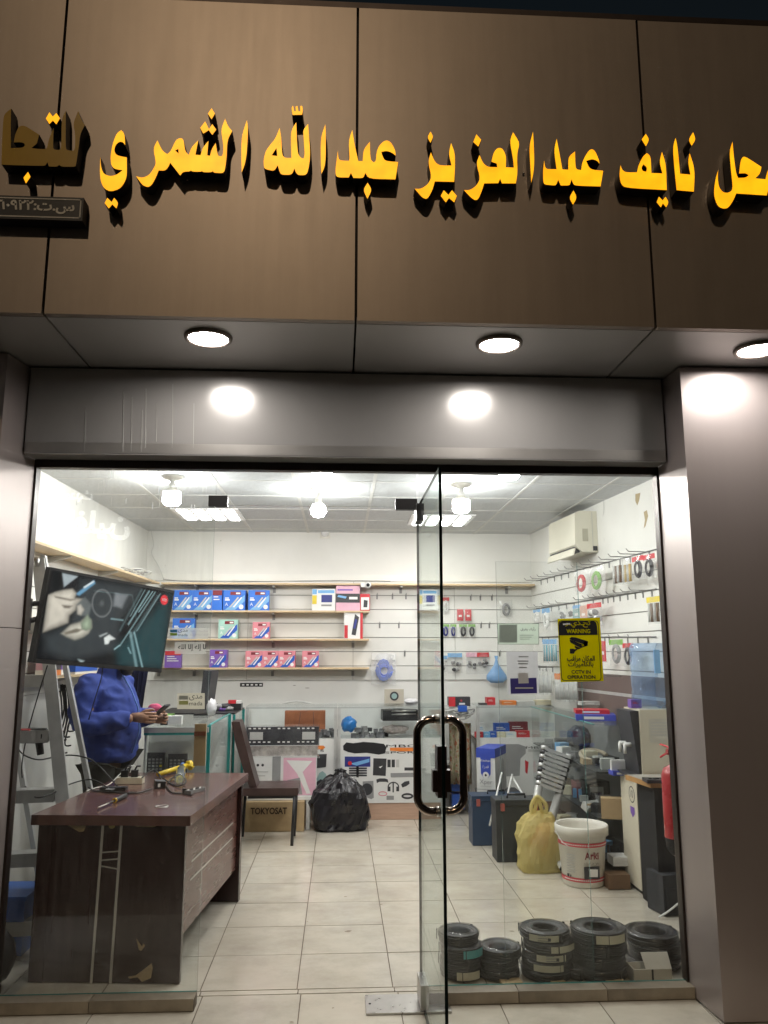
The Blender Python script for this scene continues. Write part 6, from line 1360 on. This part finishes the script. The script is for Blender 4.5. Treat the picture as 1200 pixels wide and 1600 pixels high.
def deco_iron(fr,w,h,t): fr.rect('red_spine', RED, t, .36*w,-.5*h,.5*w,.5*h); fr.poly('pictured_device', CHAR, t, [(-.1*w,-.35*h),(.12*w,-.38*h),(.3*w,.3*h),(.08*w,.42*h)], .0022); fr.poly('pictured_gloss', NAVY, t, [(-.02*w,-.1*h),(.1*w,-.14*h),(.2*w,.2*h),(.1*w,.24*h)], .003); fr.rect('red_mark', RED, t, -.48*w,-.48*h,-.3*w,0)
shelfbox(538,956,567,2,PAPER,'tall white and red box with black device picture at the shelf end',deco_iron)
shelfbox(328,1015,354,3,PURP,'purple tool box on the lowest back shelf behind the pane edge',TBm)
for i, (x0, x1) in enumerate(((384,410),(411,435),(436,461),(472,498))): shelfbox(x0,1017,x1,3,PINK,['left of three pink tool boxes side by side on the lowest shelf','middle of three pink tool boxes side by side','right of three pink tool boxes side by side','lone pink tool box at the right of the lowest back shelf'][i],TBm)
# security camera on the top shelf edge
c = P(575,914,Y=4.25); t = thing('dome_camera', 'small white security camera under the top back shelf', 'camera', c)
MB().lathe(c+Vector((0,.03,0)), [(0,-.02),(.03,-.02),(.035,0),(.03,.03),(0,.034)], 18, (0,-1,0)).build('camera_body', PAPER, t); MB().lathe(c+Vector((0,-.005,0)), [(.018,0),(.016,.008),(0,.01)], 14, (0,-1,0)).build('camera_lens', INK, t); MB().obox(c+Vector((-.05,.03,.0)), (.05,.03,.04)).build('camera_mount', PAPER, t)
MB().box(c.x-.012, c.x+.012, c.y+.03, 4.28, c.z+.0, ZS[0]-.019).build('stalk', PAPER, t)
t = thing('label_strip', 'small black and white number strip stuck on the back wall', 'sticker', P(393,1070,Y=4.49)); a, b = FB.pxpt(375,1073), FB.pxpt(411,1067)
FB.rect('strip', INK, t, *a, *b, .002)
for k in range(5): FB.rect('digit', PAPER, t, a[0]+.02+k*.045, a[1]+.012, a[0]+.045+k*.045, b[1]-.012, .003)
# hooks on the back wall and right wall
HK = mat('hook_chrome', (.26,.26,.255), .35, .4)
def hook(fr, px, py, ln, label, grp):
    a, b = fr.pxpt(px, py); t = thing('display_hook', label, 'hook', fr.at(a, b, .02), grp)
    fr2 = fr; MB().hexa([fr.at(a-.008,b-.045,.0165), fr.at(a+.008,b-.045,.0165), fr.at(a+.008,b-.045,.021), fr.at(a-.008,b-.045,.021)], [fr.at(a-.008,b+.005,.0165), fr.at(a+.008,b+.005,.0165), fr.at(a+.008,b+.005,.021), fr.at(a-.008,b+.005,.021)]).build('hook_plate', HK, t)
    MB().tube([fr.at(a,b,.02), fr.at(a,b,ln*.9), fr.at(a,b+.022,ln)], .0036, 6).build('hook_arm', HK, t)
for px, py in ((589,930),(613,930),(634,930),(593,975),(623,975),(632,1019),(735,932),(750,932),(768,932),(751,975),(764,975),(780,1019)): hook(FB, px, py, .06, 'short empty chrome hook on the back slat wall', 'empty hooks on the back wall')
for px in (848,858,869,880,891,903,915,926,940,955,972,988,1004,1018): hook(FR, px, 909-(px-840)*.262, .20, 'long chrome hook on the upper row of the right wall', 'hooks in the upper right-wall row')
for px in (852,864,876,888,900,930,945,953,962,972,984,996,1008,1022): hook(FR, px, 952-(px-840)*.162, .20, 'long chrome hook on the second row of the right wall', 'hooks in the second right-wall row')
for px in (850,860,948,955,984,1000,1016): hook(FR, px, 996, .18, 'long chrome hook on the third row of the right wall', 'hooks in the third right-wall row')
for px in (846,856,866,940,960,976): hook(FR, px, 1040+(px-840)*.12, .18, 'long chrome hook on the lowest row of the right wall', 'hooks in the lowest right-wall row')
for z_ in (0,):
    for k, (y0, sl) in enumerate(((909,-.262),(952,-.162),(996,0.))):
        a0 = FR.pxpt(842, y0+sl*2); a1 = FR.pxpt(1030, y0+sl*190)
        tag(MB().tube([FR.at(a0[0],a0[1]+.004,.024), FR.at(a1[0],a1[1]+.004,.024)], .005, 6).build('hook_rail', HK), ['upper','second','third'][k]+' chrome hook rail running along the right wall', 'rail')
# hanging packs
CLEARP = plasticfilm('blister_film', (.97,.975,.975), .7, .13, (.92,.92,.92))
def pack(fr, off, x0, y0, x1, y1, label, core, head=None, kind='loop', cat='packet', dep=.03, film=None, nm='hanging_pack'):
    f = Frame(fr.at(0,0,off), fr.u, fr.v); p, q = f.pxpt(x0, y1), f.pxpt(x1, y0); w, h = q[0]-p[0], q[1]-p[1]; cx_, cz_ = (p[0]+q[0])/2, (p[1]+q[1])/2
    t = thing(nm, label, cat, f.at(cx_, p[1], 0))
    rr = [(p[0],p[1]),(q[0],p[1]),(q[0],q[1]),(p[0],q[1])]
    mb = MB(); G = [[mb.bm.verts.new(f.at(p[0]+w*i/4, p[1]+h*j/5, dep*(.35+.65*math.sin(math.pi*i/4)*math.sin(math.pi*(j+.6)/6.2))+.004*math.sin(3.1*i+2.3*j+x0))) for i in range(5)] for j in range(6)]
    for j in range(5):
        for i in range(4): mb.bm.faces.new((G[j][i], G[j][i+1], G[j+1][i+1], G[j+1][i])).smooth = True
    mb.build('clear_sleeve', film or CLEARP, t)
    if head:
        f.rect('header_card', head, t, p[0]+.004, q[1]-.22*h, q[0]-.004, q[1]-.004, dep*.5, .002)
    def E(a, b, c): return f.at(cx_+a*w, cz_+b*h, c)
    if kind == 'loop':
        for k in range(3): MB().tube([E(.28*math.cos(i*.5236)*(1-.15*k), -.05+.34*math.sin(i*.5236)*(1-.12*k), dep*.5+.003*k) for i in range(13)], min(.008,w*.075), 6).build('coiled_lead', core, t)
    elif kind == 'box':
        f.rect('inner_card', core, t, p[0]+.008, p[1]+.008, q[0]-.008, q[1]-.24*h if head else q[1]-.008, dep*.5, .004)
        f.rect('card_print', PAPER if core is not PAPER else LGREY, t, p[0]+.3*w, p[1]+.35*h, p[0]+.7*w, p[1]+.5*h, dep*.5+.003, .001)
    elif kind == 'bits':
        for k in range(5): MB().ball(E(random.uniform(-.3,.3), random.uniform(-.35,.15), dep*.5), min(w,h)*.13, 2, (1.2,.5,1), .15).build('small_part', core if k % 2 else GREYP, t)
    elif kind == 'long':
        for k in range(4): MB().tube([E(-.3+.2*k, .25, dep*.5), E(-.3+.2*k, -.42, dep*.5)], w*.06, 6).build('long_part', core if k % 2 else LGREY, t)
    return t
pk = lambda *a, **k: pack(FB, .03, *a, **k)
pk(580,1020,618,1069,'clear bag of bright blue cable hanging on the back wall',BLUE,PAPER,'loop',dep=.06,film=plasticfilm('printed_bag_film', (.96,.965,.97), .8, .28, (.92,.92,.94)))
a = FB.pxpt(600,1048); t = thing('blue_cable_roll', 'coiled bright blue network cable inside the clear bag', 'cable', FB.at(a[0],a[1]-.1,.06))
for k in range(5): MB().tube([FB.at(a[0]+(.085-.01*k)*math.cos(i*.45), a[1]+(.085-.01*k)*math.sin(i*.45), .05+.006*(k%3)) for i in range(15)], .009, 7).build('cable_turn', mat('network_cable_blue', (.02,.12,.70), .35), t)
pbox(654,921,684,953,4.38,.08,PAPER,'white and blue box on the back wall seen through the door glass','box','product_box',deco_dvr)
pk(691,933,702,960,'pink and white blister card left of two red cards',PAPER,RED,'loop')
pk(713,951,724.5,971,'left of two small red cards on the back wall',RED,None,'box'); pk(725.5,951,737,971,'right of two small red cards on the back wall',RED,None,'box')
for i, (x0, x1) in enumerate(((690,702),(703,713),(717,730),(731,743))): pk(x0,975,x1,996,['leftmost of four green-topped blister packs by the door edge','second of four green-topped blister packs','third green-topped blister pack, paler card','rightmost of four green-topped blister packs'][i],NAVY if i < 2 else CHAR,GREEN,'loop')
pk(781,937,800,965,'clear pack with one grey cable loop near the right corner',GREYP,None,'loop')
pk(690,1024,699,1050,'dark hanging pack half hidden by the door edge',CHAR,LBLUE,'bits'); pk(699,1020,722,1052,'zip bag with blue strip and black parts on the back wall',CHAR,LBLUE,'bits')
pk(728,1019,745,1053,'left of two pink-topped bags of black parts',CHAR,ROSE,'bits'); pk(745,1019,764,1053,'right of two pink-topped bags of black parts',CHAR,RED,'bits')
c = P(776,1052,Y=4.40); BLF = mat('pale_blue_film', (.22,.42,.72), .35, 0, .2, 9, .5, alpha=.8)
t = thing('pale_blue_bag', 'pale blue knotted plastic bag hanging near the right corner', 'bag', c)
MB().lathe(c+Vector((0,0,-.10)), [(0,.0),(.07,.005),(.11,.04),(.105,.08),(.06,.14),(.025,.19),(.012,.24),(.02,.28)], 16, None, True, 0, 1., .5).build('bag_body', BLF, t)
# right wall packs (hang clear of the wall on hooks)
rk = lambda *a, **k: pack(FR, .12, *a, **k)
rk(903,888,924,930,'red cable pack in clear box, upper row of the right wall',RED,PAPER,'loop',dep=.06,film=CLEARP); rk(926,882,949,927,'green cable pack in clear box, upper row of the right wall',GREEN,PAPER,'loop',dep=.06)
rk(960,872,975,916,'clear pack of brown leads, left of the upper right group',col('lead_brown',(.16,.10,.06)),None,'long'); rk(975,870,990,914,'clear pack of gold plugs in the upper right group',col('gold_plug',(.5,.36,.14)),None,'long')
rk(992,866,1008,908,'black lead pack with red header, second from the right glass edge',CHAR,RED,'loop'); rk(1009,863,1026,906,'black lead pack with red header, nearest the right glass edge',CHAR,RED,'loop')
rk(1015,930,1034,976,'gold and brown lead pack beside the jamb, second row',col('lead_brown',(.16,.10,.06)),YELL,'long')
rk(836,951,846,975,'small blue-topped pack in the wall corner',PAPER,LBLUE,'loop'); rk(850,949,861,986,'white lead pack with blue header near the wall corner',PAPER,LBLUE,'loop')
rk(876,948,887,970,'grey blister just above the warning sign, left',GREYP,None,'bits'); rk(888,947,897,970,'pale blister above the warning sign, middle',LGREY,None,'bits'); rk(898,944,909,972,'teal blister above the warning sign',mat('print_teal',(.3,.44,.42),.5),LBLUE,'box'); rk(909,944,920,972,'peach blister above the warning sign',col('peach_card',(.62,.38,.30)),None,'box'); rk(921,940,942,980,'white card with red and blue stripe right of the warning sign top',PAPER,RED,'bits')
for i, (x0, x1) in enumerate(((851,858),(858.5,866),(866.5,872))): rk(x0,998,x1,1036,['left of three teal packs beside the warning sign','middle of three teal packs beside the warning sign','right of three teal packs touching the warning sign'][i],mat('print_teal_deep',(.10,.34,.42),.5),LBLUE,'long')
rk(941,1000,949,1035,'red card edge behind the warning sign',RED,None,'box'); rk(956,998,976,1040,'grey lead pack with green header, third row',GREYP,GREEN,'loop'); rk(977,1004,992,1042,'black lead pack with red header above the dispenser',CHAR,RED,'loop')
for i, (x0, x1) in enumerate(((842,850),(850.5,857),(857.5,864))): rk(x0,1045,x1,1085,['first clear tube pack in the lowest right-wall row','second clear tube pack in the lowest right-wall row','third clear tube pack in the lowest right-wall row'][i],LGREY,None,'long')
for i, x0 in enumerate((870,877,884,891,898)): rk(x0,1052,x0+6.5,1096,['first','second','third','fourth','fifth'][i]+' orange-topped clear pack under the warning sign',LGREY,ORANGE,'long')
# brown panel low on the right wall
a, b = FR.pxpt(905,1057), FR.pxpt(1005,1057)
t = thing('brown_board', 'brown board fixed low on the right wall behind the dispenser', 'board', FR.at((a[0]+b[0])/2, 1.0, .02)); BRB = mat('brown_board_lam', (.14,.10,.09), .5, 0, .15, 6)
FR.rect('board_upper', BRB, t, a[0], 1.26, b[0]+.4, 1.40, .026, .014); FR.rect('board_lower', BRB, t, a[0], 1.0, b[0]+.4, 1.235, .026, .014); FR.rect('rail_strip', ALU, t, a[0], 1.236, b[0]+.4, 1.259, .028, .012)

# ---------------------------------------------------------------- stickers on the glass
FG = Frame((0,-.0055,0), (1,0,0), (0,0,1)); FI = Frame((0,.0065,0), (1,0,0), (0,0,1))
SGY = transl('sign_yellow', (.72,.66,.004), .42)
t = thing('cctv_sign', 'yellow and black CCTV warning sign on the right pane', 'sign', P(907,1066,Y=-.007))
cr = [(871,967),(937,965),(943,1064),(876,1066)]
def onsign(nm, m, pts, lift, par=None): return FG.poly(nm, m, par or t, [FG.pxpt(*q) for q in pts], lift)
p = [FG.pxpt(*q) for q in cr[::-1]]
pl_ = MB().hexa([FG.at(*q,.0005) for q in p], [FG.at(*q,.0025) for q in p]).build('sign_plate', SGY, t)
def sgn(x, y): return 740+x/5, 860+y/5                                # from a close look at the sign
def roundrect(x0,y0,x1,y1,r,skew=.034):
    o = []
    for cx_,cy_,a0 in ((x1-r,y0+r,-90),(x1-r,y1-r,0),(x0+r,y1-r,90),(x0+r,y0+r,180)):
        for k in range(5): a = rad(a0+22.5*k); X_, Y_ = cx_+r*math.cos(a), cy_+r*math.sin(a); o.append(sgn(X_+(Y_-780)*.055, Y_-(X_-820)*.0))
    return o
out = [FG.pxpt(*q) for q in roundrect(672,548,985,1020,26)]; inn = [FG.pxpt(*q) for q in roundrect(677,553,980,1015,24)]
FG.poly('border_line', INK, t, out, .0032, [inn])
onsign('black_header', INK, [sgn(x,y) for x,y in ((664,664),(968,660),(963,590),(955,562),(935,550),(690,552),(670,565),(664,590))], .0034)
YT = SGY
FG.text('header_arabic', 'تحـذيـر', YT, t, *FG.pxpt(*sgn(812,577)), .034, .0046, width=.13, bold=.02); FG.text('header_text', 'WARNING', YT, t, *FG.pxpt(*sgn(816,631)), .021, .0046, width=.122, ext=.0004, bold=.03)
for nm, pts in (('camera_body',[(746,690),(762,677),(795,680),(893,710),(888,745),(862,750),(850,730),(770,705)]),('camera_body',[(748,697),(790,712),(850,735),(838,762),(805,748),(755,720)]),('camera_hood',[(862,712),(893,712),(880,748),(838,762)]),('camera_arm',[(788,745),(812,755),(838,764),(820,772),(800,768),(788,758)]),('camera_bracket',[(782,772),(816,768),(790,790),(782,806),(750,806),(750,768),(780,768)])):
    onsign(nm, INK, [sgn(*q) for q in pts][::-1], .0036)
onsign('camera_lens', SGY, [sgn(*q) for q in ((842,735),(858,732),(862,745),(845,752))][::-1], .0046)
for body, x, y, h, w in (('المكان مراقب',836,848,.034,.142),('بالكاميرات',836,892,.032,.128),('CCTV IN',838,949,.018,.098),('OPERATION',840,989,.018,.142)):
    FG.text('sign_text', body, INK, t, *FG.pxpt(*sgn(x,y)), h, .0042, width=w, ext=.0004, bold=.025)
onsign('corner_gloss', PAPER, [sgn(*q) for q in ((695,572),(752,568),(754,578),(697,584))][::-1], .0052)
# pale review card (code left blank) and grey notice
t = thing('review_card', 'pale green card with Arabic text on the right pane', 'sticker', P(810,1007,Y=0)); FG.poly('card', transl('pale_green_card', (.60,.70,.60)), t, [FG.pxpt(*q) for q in ((778,1007),(842,1007),(842,974),(777,974))], .001)
FG.text('card_text', 'رأيك يفرق', INK, t, *FG.pxpt(825,983), .020, .0016, width=.075); 
for k in range(3): a = FG.pxpt(812,993+k*3); FG.rect('small_print', mat('print_greygreen',(.30,.38,.32),.5), t, a[0], a[1], a[0]+.07-.01*k, a[1]+.003, .0016)
FG.poly('card_edge', mat('print_greygreen',(.30,.38,.32),.5), t, [FG.pxpt(*q) for q in ((778,1007),(842,1007),(842,974),(777,974))], .0014, [[FG.pxpt(*q) for q in ((779,1006.2),(841.2,1006.2),(841.2,974.8),(778,974.8))]])
FG.poly('blank_square', mat('pale_square', (.36,.44,.40), .5), t, [FG.pxpt(*q) for q in ((780,1004),(808,1004),(808,976),(780,976))], .0016)
t = thing('payment_notice', 'grey notice with purple block on the right pane below the pale card', 'sticker', P(815,1086,Y=0)); FG.poly('sheet', transl('grey_sheet', (.56,.56,.58)), t, [FG.pxpt(*q) for q in ((793,1086),(842,1085),(840,1018),(791,1018))], .001)
FG.poly('purple_block', col('notice_purple',(.06,.05,.24)), t, [FG.pxpt(*q) for q in ((798,1084),(839,1083),(838,1059),(797,1060))], .0016); FG.poly('blank_square', mat('pale_square2', (.55,.55,.55), .5), t, [FG.pxpt(*q) for q in ((810,1068),(826,1067.5),(825,1051),(809,1051.5))], .0022)
for k, (x, y, w) in enumerate(((818,1026,.05),(817,1033,.055),(817,1037,.05),(817,1043,.04))): a = FG.pxpt(x,y); FG.rect('notice_line', GREYP, t, a[0]-w/2, a[1]-.003, a[0]+w/2, a[1]+.003, .0016)
FG.rect('notice_line', LGREY, t, FG.pxpt(805,1075)[0], FG.pxpt(805,1076)[1], FG.pxpt(833,1075)[0], FG.pxpt(833,1074)[1], .0022)
# payment stickers on the sidelite
def madasticker(px0,py0,px1,py1,label,m,tag2):
    t = thing('payment_sticker', label, 'sticker', P((px0+px1)/2,py1,Y=0)); q = [(px0,py1),(px1,py1),(px1,py0),(px0,py0)]
    FG.poly('sheet', m, t, [FG.pxpt(*k) for k in q], .001); return t
t = madasticker(263,981,325,998,'clear payment strip sticker on the left pane, upper one',transl('clear_vinyl', (.72,.72,.68), .6, .45),0)
FG.poly('blue_bar', col('bar_blue',(.05,.22,.45)), t, [FG.pxpt(*k) for k in ((266,988),(277,988),(277,984),(266,984))], .0018); FG.poly('green_bar', col('bar_green',(.26,.42,.06)), t, [FG.pxpt(*k) for k in ((266,993),(277,993),(277,989),(266,989))], .0018)
FG.text('sticker_arabic', 'مدى', INK, t, *FG.pxpt(286,986), .018, .0018, width=.045); FG.text('sticker_text', 'mada', INK, t, *FG.pxpt(286,992), .013, .0018, width=.045); FG.text('sticker_note', 'ACCEPTED HERE', GREYP, t, *FG.pxpt(311,992), .009, .0018, width=.09); FG.text('sticker_note', 'مقبولة هنا', GREYP, t, *FG.pxpt(311,986), .012, .0018, width=.085)
t = madasticker(277,1083,320,1108,'cream payment sticker low on the left pane',transl('cream_vinyl', (.66,.63,.52)),0)
FG.poly('blue_bar', col('bar_faded',(.42,.45,.42)), t, [FG.pxpt(*k) for k in ((280,1093),(294,1093),(294,1087),(280,1087))], .0018); FG.poly('green_bar', col('bar_olive',(.46,.50,.20)), t, [FG.pxpt(*k) for k in ((280,1101),(294,1101),(294,1095),(280,1095))], .0018)
FG.text('sticker_arabic', 'مدى', INK, t, *FG.pxpt(306,1090), .026, .0018, width=.062); FG.text('sticker_text', 'mada', INK, t, *FG.pxpt(306,1099), .019, .0018, width=.064)
t = madasticker(273,1003,321,1022,'clear sticker with black Arabic lettering on the left pane',transl('clear_vinyl', (.72,.72,.68), .6, .45),0); FG.text('sticker_text', 'لا إله إلا الله', INK, t, *FG.pxpt(300,1012), .034, .0018, width=.135, bold=.02)
# lit sign across the street: seen only as a mirror image in the left pane
YS = -16.
opp = thing('opposite_building', 'dark shop building across the street, seen mirrored in the glass', 'building', (-3, -18, -.13))
MB().box(-16, 9, -20, YS-.12, -.13, 6.2).build('wall', mat('opposite_render', (.22,.20,.17), .8, 0, .2, 2), opp)
MB().box(-16.1, 9.1, -20, YS-.06, 6.2, 6.5).build('parapet', mat('opposite_trim', (.16,.14,.12), .8), opp)
for k in range(5): MB().box(-13+k*4.4, -10.2+k*4.4, YS-.13, YS-.08, -.12, 2.6).build('roller_shutter', mat('shutter_grey', (.20,.20,.20), .5, .4), opp)
FS_ = Frame((0, YS-.1, 0), (-1,0,0), (0,0,1))
ls = thing('opposite_sign', 'lit white Arabic sign across the street, faintly mirrored in the left pane', 'sign', (P(147,822,Y=-YS).x, YS-.1, P(147,842,Y=-YS).z)); LW = emis('sign_white_glow', (1., 1., .98), 3.4)
def refl(px, py): p = P(px, py, Y=-YS); return (-p.x, p.z)
FS_.text('sign_line', 'حديث', LW, ls, *refl(121,775), .30, .06, width=.72, ext=.03, bold=.02); FS_.text('sign_line', 'إفلين', LW, ls, *refl(147,822), .80, .06, width=1.75, ext=.03, bold=.035)
# dried drips at the top of the sidelite
t = thing('water_marks', 'dried white water drips at the top of the left pane', 'water marks', P(220,780,Y=0)); rnd = random.Random(3); DRG = transl('drip_white', (.95,.95,.95), .7, .35)
for k in range(34):
    x = rnd.uniform(110,330); y = rnd.uniform(732,790); a = FG.pxpt(x, y); l_ = rnd.uniform(.01,.05); FG.rect('drip', DRG, t, a[0], a[1]-l_, a[0]+rnd.uniform(.001,.0025), a[1], .0012)

# ---------------------------------------------------------------- person
def skin(nodes, edges, root=0, sub=2):
    me = bpy.data.meshes.new('s'); me.from_pydata([n[0] for n in nodes], edges, []); o = bpy.data.objects.new('s', me); COL.objects.link(o)
    o.modifiers.new('skin', 'SKIN'); s = o.modifiers.new('sub', 'SUBSURF'); s.levels = sub; s.render_levels = sub
    for i, n in enumerate(nodes): sv = me.skin_vertices[0].data[i]; r = n[1]; sv.radius = r if isinstance(r, tuple) else (r, r); sv.use_root = (i == root)
    o.modifiers['skin'].branch_smoothing = .6
    m2 = bpy.data.meshes.new_from_object(o.evaluated_get(bpy.context.evaluated_depsgraph_get())); bpy.data.objects.remove(o); return m2
PC_ = Vector((-1.61, 1.80, 0)); fa = rad(-16); fV = Vector((math.cos(fa), math.sin(fa), 0)); rV = Vector((math.sin(fa), -math.cos(fa), 0))
def B(f, r, z):
    z = z if z < 1.25 else 1.25+(z-1.25)*.80
    return PC_ + fV*f + rV*r + Vector((0,0,z))
def finish(me, nm, m, parent):
    org = WL[parent.name]
    for v in me.vertices: v.co -= org
    me.materials.clear(); me.materials.append(m); me.name = nm
    for p_ in me.polygons: p_.use_smooth = True
    return link(nm, me, org, parent)
SKINM = mat('skin', (.36,.20,.13), .5, 0, .1, 12); JK = mat('blue_jacket_fabric', (.022,.050,.27), .78, 0, .15, 40, .15); TR_ = mat('dark_olive_trousers', (.028,.026,.020), .85, 0, .2, 10, .3); HAIR = mat('black_hair', (.012,.010,.009), .6)
person = thing('person', 'person in a blue zip jacket and dark trousers holding a phone, face behind the television', 'person', PC_)
hR, hL = B(.40, .10, 1.155), B(.40, -.06, 1.135)
nodes = [(B(0,0,.93),(.09,.10)),(B(.01,0,1.10),(.10,.11)),(B(.0,0,1.30),(.09,.11)),(B(-.01,0,1.43),(.06,.08)),(B(0,0,1.52),.055),(B(.07,0,1.57),(.075,.075)),(B(.07,0,1.69),(.085,.09)),(B(.04,0,1.77),.06),
  (B(-.01,.17,1.41),.045),(B(-.01,.26,1.13),.045),(B(.28,.14,1.14),.032), (B(-.01,-.17,1.41),.045),(B(.02,-.25,1.13),.045),(B(.28,-.10,1.12),.032),
  (B(0,.09,.82),.07),(B(.01,.11,.48),.06),(B(-.01,.12,.09),.045),(B(.14,.13,.04),.035), (B(0,-.09,.82),.07),(B(.01,-.11,.48),.06),(B(-.01,-.12,.09),.045),(B(.14,-.13,.04),.035)]
edg = [(0,1),(1,2),(2,3),(3,4),(4,5),(5,6),(6,7),(3,8),(8,9),(9,10),(3,11),(11,12),(12,13),(0,14),(14,15),(15,16),(16,17),(0,18),(18,19),(19,20),(20,21)]
body = skin(nodes, edg)
bm = bmesh.new(); bm.from_mesh(body); hb = MB(); hb.bm.free(); hb.bm = bm
def hand(w, side):                                   # palm, four fingers curled round the phone, thumb on top
    fd = fV; up = Vector((0,0,1)); s = rV*side
    hb.tube([w-fd*.05, w, w+fd*.05, w+fd*.085], [.028,.034,.038,.026], 10)
    hb.ball(w+fd*.045, .036, 2, (1.15,1.0,1.0))
    for k in range(4):
        b0 = w+fd*(.075-.004*abs(k-1.5))+up*(.028-.019*k)+s*.016; l_ = (.036,.042,.040,.032)[k]
        hb.tube([w+fd*.02+up*(.02-.013*k)+s*.01, b0, b0+fd*l_*.8-s*.012, b0+fd*l_*1.1-s*.040, b0+fd*l_*.75-s*.058], [.012,.0105,.0095,.0085,.006], 8)
    hb.tube([w+fd*.01+up*.02, w+fd*.045+up*.042-s*.012, w+fd*.08+up*.05-s*.022, w+fd*.10+up*.046-s*.026], [.014,.0125,.011,.007], 8)
hand(B(.305,.12,1.145), 1); hand(B(.305,-.075,1.125), -1)
hb.ball(B(.165,0,1.64), .016, 2, (1.2,.8,1.1))       # nose
for s in (-1, 1): hb.ball(B(.06,s*.098,1.65), .022, 2, (.8,.4,1.2))
bm.to_mesh(body); bm.free(); finish(body, 'body', SKINM, person)
for s in (-1, 1):
    MB().ball(B(.148,s*.034,1.68), .011, 2).build('eye', PAPER, person)
def loft(mb, secs, n=28):
    rings = []
    for f0, r0, z, df, dr in secs: rings.append([mb.bm.verts.new(B(f0+df*math.cos(2*math.pi*k/n), r0+dr*math.sin(2*math.pi*k/n), z)) for k in range(n)])
    for A, C in zip(rings, rings[1:]):
        for k in range(n): mb.bm.faces.new((A[k], A[(k+1)%n], C[(k+1)%n], C[k]))
    mb.bm.faces.new(rings[0][::-1]); mb.bm.faces.new(rings[-1])
jb = MB()
loft(jb, [(.015,0,.845,.150,.185),(.02,0,.87,.165,.20),(.03,0,.95,.180,.205),(.04,0,1.05,.185,.205),(.035,0,1.15,.175,.205),(.02,0,1.25,.16,.205),(.0,0,1.34,.145,.205),(-.015,0,1.40,.12,.19),(-.02,0,1.445,.09,.14),(-.01,0,1.475,.075,.085),(.0,0,1.515,.072,.076)])
for s in (1, -1):
    jb.tube([B(-.02,s*.13,1.405), B(-.03,s*.20,1.38), B(-.045,s*.24,1.29), B(-.045,s*.262,1.19), B(-.02,s*.262,1.125), B(.03,s*.252,1.10), B(.10,s*.235,1.108), B(.17,s*.205,1.122), B(.235,s*.168,1.134), B(.262,s*.152,1.138)], [.070,.084,.080,.076,.078,.076,.066,.060,.052,.043], 18)
jm = bpy.data.meshes.new('j'); bmesh.ops.recalc_face_normals(jb.bm, faces=jb.bm.faces[:]); jb.bm.to_mesh(jm); jb.bm.free()
jo = bpy.data.objects.new('j', jm); COL.objects.link(jo); rm = jo.modifiers.new('r', 'REMESH'); rm.mode = 'VOXEL'; rm.voxel_size = .011; rm.use_smooth_shade = True
sm_ = jo.modifiers.new('s', 'SMOOTH'); sm_.factor = .5; sm_.iterations = 5
jm = bpy.data.meshes.new_from_object(jo.evaluated_get(bpy.context.evaluated_depsgraph_get())); bpy.data.objects.remove(jo)
for v in jm.vertices:
    q = v.co; n1 = noise.noise(Vector((q.x*7+3*q.z, q.y*7, q.z*13))); n2 = noise.noise(Vector((q.x*16, q.y*16, q.z*26+4*q.x)))
    v.co += v.normal*(.016*(1-abs(n1)*2.2)*.8+.006*n2)
jk = finish(jm, 'jacket', JK, person)
MB().tube([B(.215,.03,.90), B(.265,.03,1.05), B(.245,.03,1.2), B(.185,.03,1.34), B(.115,.03,1.46)], .006, 6).build('zip', mat('zip_light_blue', (.10,.20,.55), .5), jk)
MB().lathe(B(0,0,1.475), [(.088,-.02),(.085,.03),(.074,.045),(.070,.03),(.072,-.02)], 20).build('collar', JK, jk)
tn = [(B(0,0,.92),(.15,.165)),(B(.01,.095,.80),.115),(B(.02,.11,.48),.082),(B(-.01,.12,.10),.068),(B(.01,-.095,.80),.115),(B(.02,-.11,.48),.082),(B(-.01,-.12,.10),.068)]
finish(skin(tn, [(0,1),(1,2),(2,3),(0,4),(4,5),(5,6)]), 'trousers', TR_, person)
for s in (-1, 1): MB().box(0,0.27,-.05,.05,0,.07).bevel(.025,2).build('x', BLACKM, None) if False else MB().obox(B(.06,s*.125,.035), (.27,.10,.066), (0,0,fa)).bevel(.025,2).build('shoe', BLACKM, person)
MB().ball(B(.05,0,1.72), .102, 3, (1.0,.95,.85), .02).build('hair', HAIR, person)
MB().ball(B(.125,0,1.525), .060, 3, (.8,1.05,.9), .03).build('beard', HAIR, person)
t = thing('mobile_phone', 'dark mobile phone held in both hands by the person', 'phone', B(.40,.02,1.16))
ph = Matrix.Rotation(fa,3,'Z')@Matrix.Rotation(rad(-38),3,'Y')
pc = B(.40,.02,1.175); MB().obox(pc, (.155,.075,.010), ph).bevel(.004,2).build('shell', CHAR, t); MB().obox(pc+ph@Vector((0,0,.006)), (.14,.068,.001), ph).build('display', emis('phone_display', (.25,.28,.30), .6), t)
